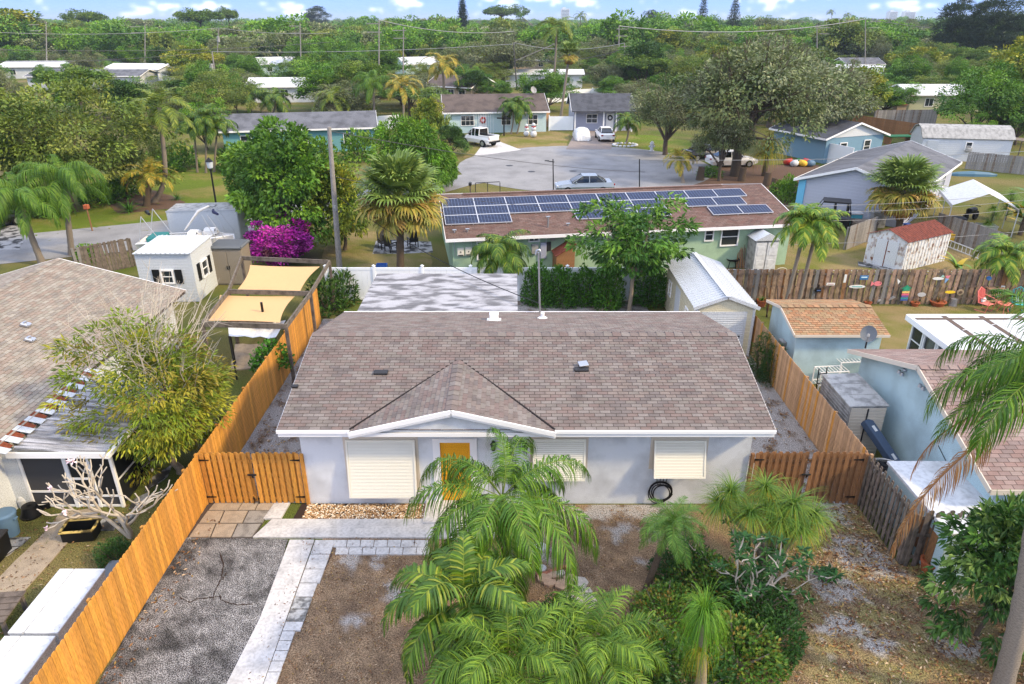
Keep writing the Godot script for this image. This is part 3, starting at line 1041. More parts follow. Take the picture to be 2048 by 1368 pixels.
func ground() -> void:
	# one sheet to the horizon: fine squares near the houses, large ones beyond
	var b:=MB.new()
	var xs:=[]
	var zs:=[]
	var e:=[-6000.0,-2500.0,-1200.0,-600.0,-350.0,-220.0,-150.0]
	xs.append_array(e)
	for i in 121:
		xs.append(-120.0+2.0*i)
	for k in range(e.size() - 1,-1,-1):
		xs.append(-e[k])
	for q in [-9000.0,-5000.0,-3000.0,-1800.0,-1100.0,-700.0,-480.0,-340.0,-260.0,-210.0]:
		zs.append(q)
	for i in 97:
		zs.append(-180.0+2.0*i)
	for q in [60.0,200.0,1000.0,4000.0]:
		zs.append(q)
	for j in zs.size() - 1:
		for i in xs.size() - 1:
			var p:=[Vector2(xs[i],zs[j]),Vector2(xs[i+1],zs[j]),Vector2(xs[i+1],zs[j+1]),Vector2(xs[i],zs[j+1])]
			b.quad(Vector3(p[0].x,0,p[0].y),Vector3(p[1].x,0,p[1].y),Vector3(p[2].x,0,p[2].y),Vector3(p[3].x,0,p[3].y))
			var s:=b.c.size()
			var ix:=[0,1,2,0,2,3]
			for k in 6:
				b.c[s - 6+k] = lawn_shade(p[ix[k]].x,p[ix[k]].y)
	struct("ground",b,M["ground"])
	for q in [[1640,1030,1.1],[1600,1060,0.8],[1690,1080,0.8],[1730,1120,0.6],[1665,1170,0.6],[1700,1200,0.45],[1690,1255,0.6],[1660,1265,0.5],[1740,1290,0.35],[1890,1170,0.6],[1910,1285,0.45],
			[1240,1020,1.3],[1170,1015,0.8],[1320,1020,0.8],[780,1180,0.45],[720,1235,0.35],[690,1120,0.4],[760,1130,0.3],[1105,1050,0.6],[1075,1100,0.4]]:
		var p:=gp(q[0],q[1])
		sand_spots.append(Vector3(p.x,p.z,q[2]))
	patch("front_yard",PackedVector2Array([Vector2(-4.9,-16.7),Vector2(10.15,-16.72),Vector2(10.15,-14.3),Vector2(14,-14.3),Vector2(14,-4.0),Vector2(-7.5,-4.0)]),0.012,0.12,yard_shade,"ground",0.012)
	patch("side_yard",PackedVector2Array([Vector2(6.7,-31.5),Vector2(10.25,-31.5),Vector2(10.25,-16.7),Vector2(6.7,-16.7)]),0.01,0.14,side_shade,"ground",0.01)
	patch("side_passage",PackedVector2Array([Vector2(-9.0,-30.8),Vector2(-5.9,-30.8),Vector2(-5.9,-16.8),Vector2(-9.0,-16.8)]),0.01,0.14,side_shade,"ground",0.01)
	patch("back_yard",PackedVector2Array([Vector2(-5.9,-34.5),Vector2(6.7,-34.5),Vector2(6.7,-24.0),Vector2(-5.9,-24.0)]),0.009,0.2,side_shade,"ground",0.01)
	drive()
func drive() -> void:
	# old asphalt beside the fence
	var left:=rough_edge(xz([[-95,1900],[120,1500],[200,1366],[362,1084],[375,1076],[577,1080],[545,1180],[520,1240],[455,1368],[395,1500],[225,1900]]),0.3,0.03)
	patch("asphalt_drive",left,0.03,0.085,asphalt_shade,"asphalt",0.010)
	var cr:=MB.new()
	for line in [[[440,1105],[447,1130],[441,1160],[428,1185],[427,1200]],[[452,1145],[444,1160]],[[440,1190],[442,1200],[475,1210],[505,1208]],[[360,1195],[380,1205],[392,1198],[440,1193]]]:
		var pts:=[]
		for q in line:
			pts.append(gp(q[0],q[1],0.042))
		for i in pts.size() - 1:
			for k in 4:
				var a: Vector3 = pts[i].lerp(pts[i+1],k/4.0)+Vector3(rng.randf_range(-0.02,0.02),0,rng.randf_range(-0.02,0.02))
				var c: Vector3 = pts[i].lerp(pts[i+1],(k+1)/4.0)
				var s:=(c - a).cross(Vector3.UP).normalized()*rng.randf_range(0.008,0.018)
				cr.quad(a - s,a+s,c+s,c - s)
	mat("crack_dirt",Color(0.20,0.15,0.12),0.95)
	struct("asphalt_cracks",cr,M["crack_dirt"])
	# concrete strip, walkway and pavers
	var c:=MB.new()
	c.slab(xz([[225,1900],[395,1500],[455,1368],[520,1240],[580,1082],[629,1082],[528,1366],[475,1500],[330,1900]]),-0.05,0.05)
	struct("concrete_strip",c,M["concrete"])
	c = MB.new()
	c.slab(xz([[506,1077],[545,1041],[826,1041],[990,1041],[990,1079],[826,1078]]),-0.05,0.06)
	c.slab(xz([[527,1040],[553,1004],[583,1004],[562,1040]]),-0.05,0.058)
	struct("walkway",c,M["concrete"])
	# the column of pavers down the strip
	var vs:=[1082.0,1111.0,1141.0,1169.0,1197.0,1221.0,1246.0,1265.0,1284.0,1304.0,1325.0,1347.0,1375.0,1405.0]
	var host:=MB.new()
	host.slab(xz([[535,1366],[631,1083],[665,1083],[664,1112],[620,1200],[572,1300],[538,1400]]),-0.04,0.02)
	var bed:=struct("paver_bed",host,M["deck_dark"])
	for i in vs.size() - 1:
		var t0: float = vs[i]+0.8
		var t1: float = vs[i+1] - 0.8
		var l0: float = 631.0+(t0 - 1081.0)*-0.3597
		var l1: float = 631.0+(t1 - 1081.0)*-0.3597
		var wd:=40.0 if i < 3 else (36.0 if i < 7 else 26.0)
		var q:=MB.new()
		q.slab(xz([[l0+1,t0],[l0+wd,t0],[l1+wd,t1],[l1+1,t1]]),0.0,0.052+rng.randf_range(-0.004,0.004))
		part("paver",q,M["paver_stained" if i in [4,5] else "paver_white"],bed)
	for r in 2:
		for i in 7:
			var q:=MB.new()
			var u0:=668.0+i*27.0+(0.0 if r == 0 else 4.0)
			var v0:=1082.0+r*15.0
			q.slab(xz([[u0+0.8,v0+0.6],[u0+26.2,v0+0.6],[u0+24.6,v0+14.2],[u0 - 1.2,v0+14.2]]),0.0,0.05+rng.randf_range(-0.004,0.004))
			part("paver",q,M["paver_white"],bed)
	# flagged apron in front of the left gate
	host = MB.new()
	host.slab(xz([[373,1078],[405,1012],[412,1006],[552,1006],[506,1078]]),-0.04,0.018)
	var ap:=struct("gate_apron",host,M["deck_dark"])
	for q in [[[432,1005],[486,1005],[475,1022],[418,1022]],[[488,1005],[518,1005],[509,1022],[477,1022]],[[520,1005],[551,1005],[540,1022],[511,1022]],
			[[416,1024],[448,1024],[437,1048],[399,1048]],[[451,1024],[496,1024],[484,1048],[440,1048]],[[499,1024],[538,1024],[525,1048],[487,1048]],
			[[397,1050],[431,1050],[420,1076],[379,1076]],[[434,1050],[474,1050],[462,1076],[423,1076]],[[477,1050],[522,1050],[504,1076],[465,1076]]]:
		var s:=MB.new()
		s.slab(rough_edge(xz(q),0.3,0.012),0.0,0.045+rng.randf_range(-0.006,0.006))
		part("flagstone",s,M[["paver_tan","paver_grey","paver_tan"][rng.randi() % 3]],ap)
	# pebbles in the bed under the window
	rng.seed = 91
	host = MB.new()
	host.slab(xz([[586,1039],[604,1008],[850,1008],[850,1039]]),-0.03,0.02)
	struct("pebble_bed",host,M["crack_dirt"])
	var peb:=MB.new()
	var p0:=gp(590,1039)
	for i in 2600:
		var z:=rng.randf_range(p0.z+0.02,-16.72)
		var x:=rng.randf_range(-6.0,-2.4)
		if x < -6.35+(z+16.7)*-0.0:
			continue
		var r:=rng.randf_range(0.018,0.042)
		var t:=rng.randf()
		peb.col = lin(Color(0.78,0.66,0.50)).lerp(lin(Color(0.50,0.36,0.24)),t) if rng.randf() < 0.8 else lin(Color(0.9,0.87,0.8))
		var q:=Vector3(x,0.03+rng.randf()*0.012,z)
		var a:=rng.randf()*TAU
		var bx:=Vector3(cos(a),0,sin(a))*r
		var bz:=Vector3(-sin(a),0,cos(a))*r*rng.randf_range(0.6,0.95)
		var tp:=q+Vector3.UP*r*0.6
		peb.tri(tp,q+bx,q+bz); peb.tri(tp,q - bz,q+bx); peb.tri(tp,q - bx,q - bz); peb.tri(tp,q+bz,q - bx)
	var po:=part("river_pebbles",peb,M["litter"])
	tag(po,"loose tan river pebbles in the bed under the left shutter","pebbles")
	po.set_meta("kind","stuff")
# ---------- the white bungalow ----------
const ZF:=-16.78         # its front wall
const HX0:=-5.99
const HX1:=6.78
func main_house() -> void:
	rng.seed = 21
	var o:=thing("white_bungalow","white stucco bungalow with brown shingle roof, yellow door and cream shutters","house",Vector3(0,0,0))
	var ze:=-16.22       # front eave
	var zr:=-20.42       # ridge
	var zb:=-24.62       # rear eave
	var ye:=2.88
	var yr:=3.86
	var x0:=-6.38
	var x1:=7.15
	var b:=MB.new()
	var dl:=pz(880,900,ZF).x
	var dr:=pz(940,900,ZF).x
	var dh:=pz(900,884,ZF).y
	# front wall with its door opening, then the other walls, 20 cm thick
	var wt:=2.72
	b.box(Vector3((HX0+dl)*0.5,wt*0.5,ZF - 0.1),Vector3(dl - HX0,wt,0.2))
	b.box(Vector3((HX1+dr)*0.5,wt*0.5,ZF - 0.1),Vector3(HX1 - dr,wt,0.2))
	b.box(Vector3((dl+dr)*0.5,(wt+dh)*0.5,ZF - 0.1),Vector3(dr - dl,wt - dh,0.2))
	for x in [HX0+0.1,HX1 - 0.1]:
		b.prism(Vector3(x - 0.1,0,ZF - 0.2),Vector3.FORWARD,Vector3.UP,PackedVector2Array([Vector2(0,0),Vector2(0,wt),Vector2(3.44,3.6),Vector2(7.0,wt),Vector2(7.0,0)]),Vector3(0.2,0,0))
	b.box(Vector3((HX0+HX1)*0.5,wt*0.5,-24.08),Vector3(HX1 - HX0,wt,0.2))
	part("wall",b,M["stucco"],o)
	# roof deck, then shingles
	var deck:=MB.new()
	for q in [[Vector3(x0,ye,ze),Vector3(x1,ye,ze),Vector3(x1,yr,zr),Vector3(x0,yr,zr)],[Vector3(x1,ye,zb),Vector3(x0,ye,zb),Vector3(x0,yr,zr),Vector3(x1,yr,zr)]]:
		var dn:=Vector3(0,-0.1,0)
		deck.quad(q[3],q[2],q[1],q[0])
		deck.quad(q[0]+dn,q[1]+dn,q[2]+dn,q[3]+dn)
	var roof:=part("roof",deck,M["deck_dark"],o)
	var tones:=[]
	for i in 6:
		tones.append("tab_brown_%d" % i)
	var up:=Vector3(0,0.004,0)
	shingles(roof,[Vector3(x0,ye,ze)+up,Vector3(x1,ye,ze)+up,Vector3(x1,yr,zr)+up,Vector3(x0,yr,zr)+up],Vector3.RIGHT,Vector2(0.300,0.130),tones,300)
	shingles(roof,[Vector3(x1,ye,zb)+up,Vector3(x0,ye,zb)+up,Vector3(x0,yr,zr)+up,Vector3(x1,yr,zr)+up],Vector3.LEFT,Vector2(0.300,0.130),tones,0)
	var cap:=MB.new()
	var n:=48
	for i in n:
		var xa:=lerpf(x0,x1,float(i)/n)
		var xb:=lerpf(x0,x1,float(i+1)/n)
		cap.col = lin(M[tones[i % 6]].albedo_color)
		var l0:=0.022
		var l1:=0.034
		cap.quad(Vector3(xa,yr+l1,zr),Vector3(xb,yr+l0,zr),Vector3(xb,yr - 0.034+l0,zr+0.16),Vector3(xa,yr - 0.034+l1,zr+0.16))
		cap.quad(Vector3(xb,yr+l0,zr),Vector3(xa,yr+l1,zr),Vector3(xa,yr - 0.034+l1,zr - 0.16),Vector3(xb,yr - 0.034+l0,zr - 0.16))
		cap.quad(Vector3(xa,yr+l1,zr - 0.16),Vector3(xa,yr+l1,zr),Vector3(xa,yr,zr),Vector3(xa,yr,zr - 0.16))
	part("ridge_cap",cap,M["shingle_vc"],roof)
	# gable over the door
	var gx:=-1.62
	var gh:=3.56
	var gw:=2.78
	var zg:=-19.2
	var zf:=ze+0.10
	var gd:=MB.new()
	for s in [-1.0,1.0]:
		var c0:=Vector3(gx+s*gw,ye+0.015,zf)
		var a0:=Vector3(gx,gh,zf)
		var a1:=Vector3(gx,gh,zg)
		if s < 0:
			gd.tri(c0,a1,a0)
		else:
			gd.tri(c0,a0,a1)
	var gr:=part("porch_gable_roof",gd,M["deck_dark"],o)
	for s in [-1.0,1.0]:
		shingles(gr,[Vector3(gx+s*gw,ye+0.02,zf),Vector3(gx,gh+0.005,zf),Vector3(gx,gh+0.005,zg)],Vector3.BACK*s,Vector2(0.30,0.130),tones,0)
	cap = MB.new()
	for i in 11:
		var za:=lerpf(zf,zg+0.1,i/11.0)
		var zc:=lerpf(zf,zg+0.1,(i+1)/11.0)
		cap.col = lin(M[tones[i % 6]].albedo_color)
		cap.quad(Vector3(gx,gh+0.035,za),Vector3(gx,gh+0.025,zc),Vector3(gx+0.16,gh - 0.012,zc),Vector3(gx+0.16,gh - 0.002,za))
		cap.quad(Vector3(gx,gh+0.025,zc),Vector3(gx,gh+0.035,za),Vector3(gx - 0.16,gh - 0.002,za),Vector3(gx - 0.16,gh - 0.012,zc))
	part("ridge_cap",cap,M["shingle_vc"],gr)
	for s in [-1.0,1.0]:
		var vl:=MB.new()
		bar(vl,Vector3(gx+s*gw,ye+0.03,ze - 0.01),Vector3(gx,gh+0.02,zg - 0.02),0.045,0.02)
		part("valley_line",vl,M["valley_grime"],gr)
	var gt:=MB.new()
	gt.prism(Vector3(0,0,ze - 0.10),Vector3.RIGHT,Vector3.UP,PackedVector2Array([Vector2(gx - gw+0.25,ye - 0.06),Vector2(gx,gh - 0.10),Vector2(gx+gw - 0.25,ye - 0.06)]),Vector3(0,0,0.08))
	part("gable_face",gt,M["stucco"],o)
	var ra:=MB.new()
	for s in [-1.0,1.0]:
		var a:=Vector3(gx+s*(gw+0.02),ye - 0.06,zf+0.02)
		var c:=Vector3(gx,gh - 0.05,zf+0.02)
		var d:=c - a
		var bs:=Basis(d.normalized(),Vector3.BACK.cross(d.normalized()),Vector3.BACK)
		ra.box((a+c)*0.5,Vector3(d.length(),0.13,0.05),bs)
		ra.box((a+c)*0.5 - Vector3(0,0.10,0.03),Vector3(d.length(),0.09,0.04),bs)
		var a2:=a+Vector3(0,-0.10,-0.10)
		ra.box((a2+c+Vector3(0,-0.10,-0.10))*0.5,Vector3(d.length()*0.97,0.02,0.22),bs)
	part("gable_rake",ra,M["trim_white"],o)
	var fa:=MB.new()
	fa.box(Vector3((x0+gx - gw)*0.5,ye - 0.035,ze+0.03),Vector3(gx - gw - x0,0.085,0.07))
	fa.box(Vector3((x1+gx+gw)*0.5,ye - 0.035,ze+0.03),Vector3(x1 - gx - gw,0.085,0.07))
	fa.box(Vector3((x0+x1)*0.5,ye - 0.135,ze+0.005),Vector3(x1 - x0 - 0.05,0.12,0.04))
	fa.box(Vector3((x0+x1)*0.5,ye - 0.05,zb - 0.01),Vector3(x1 - x0,0.16,0.04))
	for x in [x0 - 0.012,x1+0.012]:
		for q in [[ze,zr],[zb,zr]]:
			var a:=Vector3(x,ye - 0.03,q[0])
			var c:=Vector3(x,yr - 0.03,q[1])
			var d:=c - a
			fa.box((a+c)*0.5 - Vector3(0,0.025,0),Vector3(0.012,0.09,d.length()),Basis.looking_at(d.normalized(),Vector3.UP))
	part("fascia",fa,M["trim_white"],o)
	var so:=MB.new()
	so.box(Vector3((x0+x1)*0.5,wt - 0.012,(ze+ZF)*0.5),Vector3(x1 - x0 - 0.05,0.02,ze - ZF - 0.03))
	part("soffit",so,M["trim_white"],o)
	# door
	var ds:=MB.new()
	var dw:=dr - dl
	ds.box(Vector3((dl+dr)*0.5,dh*0.5+0.03,ZF - 0.05),Vector3(dw,dh - 0.06,0.05))
	for q in [[-0.23,0.72,0.28,0.36],[0.23,0.72,0.28,0.36],[-0.23,0.27,0.28,0.40],[0.23,0.27,0.28,0.40]]:
		var pc:=Vector3((dl+dr)*0.5+q[0]*dw,dh*q[1]+0.03,ZF - 0.02)
		for e in [[0,q[3]*dh*0.5,q[2]*dw+0.03,0.03],[0,-q[3]*dh*0.5,q[2]*dw+0.03,0.03],[q[2]*dw*0.5,0,0.03,q[3]*dh],[-q[2]*dw*0.5,0,0.03,q[3]*dh]]:
			ds.box(pc+Vector3(e[0],e[1],-0.002),Vector3(e[2],e[3],0.018))
	var door:=part("door",ds,M["door_yellow"],o)
	var hd:=MB.new()
	hd.ball(Vector3(dl+0.09,1.16,ZF+0.01),Vector3(0.03,0.03,0.03))
	hd.ball(Vector3(dl+0.09,1.03,ZF+0.02),Vector3(0.04,0.04,0.03))
	bar(hd,Vector3(dl+0.09,1.0,ZF+0.03),Vector3(dl+0.09,0.75,ZF+0.03),0.022)
	bar(hd,Vector3(dl+0.09,0.76,ZF+0.03),Vector3(dl+0.09,0.75,ZF - 0.03),0.022)
	part("handle",hd,M["black_metal"],door)
	var tr:=MB.new()
	for x in [dl - 0.1,dr+0.1]:
		tr.box(Vector3(x,dh*0.5+0.06,ZF+0.015),Vector3(0.2,dh+0.12,0.05))
	tr.box(Vector3((dl+dr)*0.5,dh+0.06,ZF+0.015),Vector3(dw,0.12,0.05))
	part("door_trim",tr,M["trim_white"],o)
	var st2:=MB.new()
	st2.cbox(Vector3((dl+dr)*0.5,0.06,ZF+0.5),Vector3(1.8,0.14,1.0),0.01)
	part("doorstep",st2,M["concrete"],o)
	var be:=MB.new()
	be.cbox(Vector3(pz(872,932,ZF).x,pz(872,932,ZF).y,ZF+0.055),Vector3(0.045,0.12,0.025),0.005)
	part("doorbell",be,M["black_metal"],o)
	var la:=MB.new()
	var lp:=pz(987,886,ZF)
	la.cbox(lp+Vector3(0,0,0.03),Vector3(0.10,0.16,0.04),0.01)
	la.lathe(lp+Vector3(0,-0.18,0.13),[[0.02,0.0],[0.06,0.03],[0.08,0.2],[0.1,0.22],[0.03,0.3]],8)
	part("porch_lantern",la,M["black_metal"],o)
	# shutters propped open from the top
	for q in [[690,829,880,996,38,0.22],[1066,1172,878,962,20,0.28],[1309,1413,881,957,23,0.36]]:
		shutter(o,q)
	# roof fittings
	for q in [[762,747,0.42,0.2],[1163,741,0.42,0.2],[590,775,0.2,0.12]]:
		var p:=on_slope(q[0],q[1],ze,ye,zr,yr)
		var v:=MB.new()
		v.cbox(p+Vector3(0,0.045,0),Vector3(q[2],0.06,q[3]),0.012,Basis(Vector3.RIGHT,0.16))
		part("roof_vent",v,M["dark_metal"],o)
	var vp:=on_slope(1165,735,ze,ye,zr,yr)
	var sv:=MB.new()
	sv.cbox(vp+Vector3(0.02,0.12,-0.02),Vector3(0.30,0.04,0.22),0.01,Basis(Vector3.UP,0.3)*Basis(Vector3.RIGHT,0.3))
	part("vent_hood",sv,M["steel"],o)
	var rp:=on_slope(988,640,zb,ye,zr,yr)
	sv = MB.new()
	sv.box(rp+Vector3(0,0.012,0),Vector3(0.5,0.02,0.5),Basis(Vector3.RIGHT,-0.2))
	sv.cbox(rp+Vector3(0,0.14,0),Vector3(0.32,0.26,0.32),0.02)
	part("exhaust_cap",sv,M["trim_white"],o)
	rp = on_slope(1085,637,zb,ye,zr,yr)
	sv = MB.new()
	sv.tube([rp,rp+Vector3(0,0.22,0)],[0.07,0.07],10)
	sv.lathe(rp+Vector3(0,0.0,0),[[0.2,0.0],[0.08,0.08]],10)
	part("vent_pipe",sv,M["trim_white"],o)
	rp = on_slope(1080,626,zb,ye,zr,yr)
	sv = MB.new()
	var mt:=pz(1077,505,rp.z)
	sv.tube([rp,mt],[0.035,0.035],8)
	sv.tube([mt+Vector3(-0.1,-0.1,0),mt+Vector3(-0.06,0.08,0),mt+Vector3(0.03,0.1,0),mt+Vector3(0.06,0.02,0)],[0.03,0.045,0.05,0.04],8)
	part("service_mast",sv,M["steel"],o)
	# flat-roofed back room
	var fr:=MB.new()
	var f0:=pz(700,621,-24.75)
	var fz:=gp(735,548,2.7).z
	fr.slab(PackedVector2Array([Vector2(-6.0,-24.66),Vector2(0.22,-24.66),Vector2(0.22,fz),Vector2(-6.0,fz)]),2.56,2.72)
	part("flat_roof",fr,M["flat_roof"],o)
	var fw:=MB.new()
	fw.box(Vector3(-2.9,1.27,(-24.66+fz)*0.5),Vector3(5.9,2.56,-fz - 24.9))
	part("back_room_wall",fw,M["stucco"],o)
	var hs:=thing("garden_hose","coiled black garden hose hanging under the right shutter","hose",pz(1322,985,ZF+0.1))
	rng.seed = 5
	for k in 1:
		var c:=MB.new()
		var path:=[]
		var rad:=[]
		for i in 150:
			var a:=TAU*i/25.0
			var rr:=0.30+0.055*sin(i*0.13)+0.03*sin(i*0.31)
			path.append(Vector3(cos(a)*rr,sin(a)*rr*1.05 - 0.02*sin(i*0.2),0.02*sin(i*0.5)))
			rad.append(0.017)
		c.tube(path,rad,6)
		part("coil",c,M["rubber_black"],hs)
		var r:=MB.new()
		for i in 4:
			bar(r,Vector3(-0.12+0.08*i,0.28,-0.06),Vector3(-0.16+0.107*i,0.52,-0.06),0.015)
			bar(r,Vector3(-0.12+0.08*i,0.30,-0.06),Vector3(-0.12+0.08*i,0.26,0.05),0.015)
		bar(r,Vector3(-0.16,0.52,-0.06),Vector3(0.16,0.52,-0.06),0.015)
		part("holder",r,M["black_metal"],hs)
func on_slope(u: float,v: float,z0: float,y0: float,z1: float,y1: float) -> Vector3:
	var z:=z0
	for i in 12:
		var p:=pz(u,v,z)
		var want:=z0+(p.y - y0)/(y1 - y0)*(z1 - z0)
		z = lerpf(z,want,0.35)
		# step along the sight line until it meets the slope
	var lo:=minf(z0,z1)
	var hi:=maxf(z0,z1)
	var best:=lo
	var err:=1e9
	for i in 200:
		var zz:=lerpf(lo,hi,i/199.0)
		var e:=absf(pz(u,v,zz).y - lerpf(y0,y1,(zz - z0)/(z1 - z0)))
		if e < err:
			err = e
			best = zz
	return pz(u,v,best)
func shutter(o: Node3D,q: Array) -> void:
	var h0:=pz(q[0],q[2],ZF+0.06)
	var h1:=pz(q[1],q[2],ZF+0.06)
	var w:=h1.x - h0.x
	var prop: float = q[5]
	var zb:=ZF+0.06+prop
	var yb:=pz(q[0],q[3],zb).y
	var top:=Vector3((h0.x+h1.x)*0.5,h0.y,ZF+0.06)
	var bot:=Vector3(top.x,yb,zb)
	var dn:=(bot - top)
	var L:=dn.length()
	dn = dn.normalized()
	var out:=Vector3.RIGHT.cross(-dn).normalized()
	if out.z < 0:
		out = -out
	var bs:=Basis(Vector3.RIGHT,-dn,out)
	# the window behind and its surround
	var fr:=MB.new()
	var hh:=top.y - yb
	fr.box(Vector3(top.x,top.y - hh*0.45+0.04,ZF+0.012),Vector3(w+0.16,hh*0.98+0.1,0.03))
	part("window_surround",fr,M["trim_cream"],o)
	var f:=MB.new()
	var s:=0.05
	f.box(top+dn*s*0.5,Vector3(w,s,0.045),bs)
	f.box(top+dn*(L - s*0.5),Vector3(w,s,0.045),bs)
	for e in [-1,1]:
		f.box(top+dn*L*0.5+Vector3(e*(w - s)*0.5,0,0),Vector3(s,L - s*2,0.045),bs)
	var sh:=part("shutter",f,M["slat_cream"],o)
	var n: int = q[4]
	var pitch:=(L - s*2)/n
	var sl:=MB.new()
	sl.box(Vector3.ZERO,Vector3(w - s*2 - 0.004,pitch*0.80,0.008))
	var me:=sl.mesh()
	for i in n:
		part("slat",me,M["slat_cream"],sh,top+dn*(s+pitch*(i+0.5)),bs*Basis(Vector3.RIGHT,-0.55))
	var bk:=MB.new()  # added board, coloured darker to stand for shade between the slats
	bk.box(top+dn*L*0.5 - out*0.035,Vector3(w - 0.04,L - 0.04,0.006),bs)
	part("added_shade_board",bk,M["shutter_shadow_board"],sh)
	var pr:=MB.new()
	for e in [-1,1]:
		bar(pr,Vector3(top.x+e*(w*0.5 - 0.05),yb+0.12,ZF+0.03),bot+Vector3(e*(w*0.5 - 0.05),0.04,-0.02),0.025)
	part("prop_arm",pr,M["trim_cream"],sh)
# ---------- fences of the lot ----------
func gate(label: String,xa: float,xb: float,z: float,mats: Array,h: float,facing_low: float) -> void:
	var o:=thing("double_gate",label,"gate",Vector3(xa,0,z),0.0,"side yard gates")
	var W:=xb - xa
	for e in [0,1]:
		var pr:=MB.new()
		var lx = e*W*0.5
		for y in [0.22,h - 0.22]:
			pr.box(Vector3(lx+W*0.25,y,-0.03),Vector3(W*0.5 - 0.06,0.09,0.035))
		var a:=Vector3(lx+0.1,0.24,-0.03)
		var c:=Vector3(lx+W*0.5 - 0.1,h - 0.24,-0.03)
		if e == 1:
			a = Vector3(lx+W*0.5 - 0.1,0.24,-0.03)
			c = Vector3(lx+0.1,h - 0.24,-0.03)
		bar(pr,a,c,0.03,0.09)
		bar(pr,Vector3(c.x,a.y,-0.032),Vector3(a.x,c.y,-0.032),0.03,0.09)
		var leaf_o:=part("gate_leaf",pr,M[mats[0]],o)
		var pk:=MB.new()
		var w:=0.115
		var k:=0.026
		pk.prism(Vector3(-w*0.5,0,-0.009),Vector3.RIGHT,Vector3.UP,PackedVector2Array([Vector2(0,0),Vector2(0,h - k),Vector2(k,h),Vector2(w - k,h),Vector2(w,h - k),Vector2(w,0)]),Vector3(0,0,0.018))
		var me:=pk.mesh()
		var n:=8
		for i in n:
			var x = lx+0.05+(W*0.5 - 0.1)*(i+0.5)/n
			part("picket",me,M[mats[rng.randi() % mats.size()]],leaf_o,Vector3(x,0.06+rng.randf_range(-0.01,0.01),0.0+0.005))
			if i < n - 1 or e == 0:
				part("picket",me,M[mats[rng.randi() % mats.size()]],leaf_o,Vector3(x+(W*0.5 - 0.04)/n*0.5,0.06,-0.062))
		for y in [0.22,h - 0.22]:
			var hg:=MB.new()
			var hx = lx+(0.02 if e == 0 else W*0.5 - 0.02)
			var sg:=1.0 if e == 0 else -1.0
			hg.prism(Vector3(hx,y+0.06,0.016),Vector3.RIGHT*sg,Vector3.UP,PackedVector2Array([Vector2(0,-0.07),Vector2(0,0.07),Vector2(0.04,0.03),Vector2(0.32,0.012),Vector2(0.32,-0.012),Vector2(0.04,-0.03)]),Vector3(0,0,0.012))
			hg.box(Vector3(hx - sg*0.03,y+0.06,0.022),Vector3(0.05,0.17,0.014))
			part("hinge",hg,M["black_metal"],leaf_o)
	var la:=MB.new()
	la.cbox(Vector3(W*0.5,h*0.62,0.035),Vector3(0.26,0.06,0.03),0.01)
	la.cbox(Vector3(W*0.5+0.02,h*0.62 - 0.04,0.04),Vector3(0.06,0.12,0.03),0.01)
	part("latch",la,M["black_metal"],o)
	if facing_low > 0:
		la = MB.new()
		for e in [-0.07,0.07]:
			bar(la,Vector3(W*0.5+e,0.3,0.03),Vector3(W*0.5+e,-0.0,0.03),0.018)
			la.cbox(Vector3(W*0.5+e,0.22,0.028),Vector3(0.05,0.05,0.02),0.006)
		part("drop_bolt",la,M["black_metal"],o)
	for x in [0.0,W]:
		var po:=MB.new()
		po.cbox(Vector3(x,h*0.5+0.02,-0.0),Vector3(0.1,h+0.04,0.1),0.008)
		part("post",po,M[mats[1]],o)
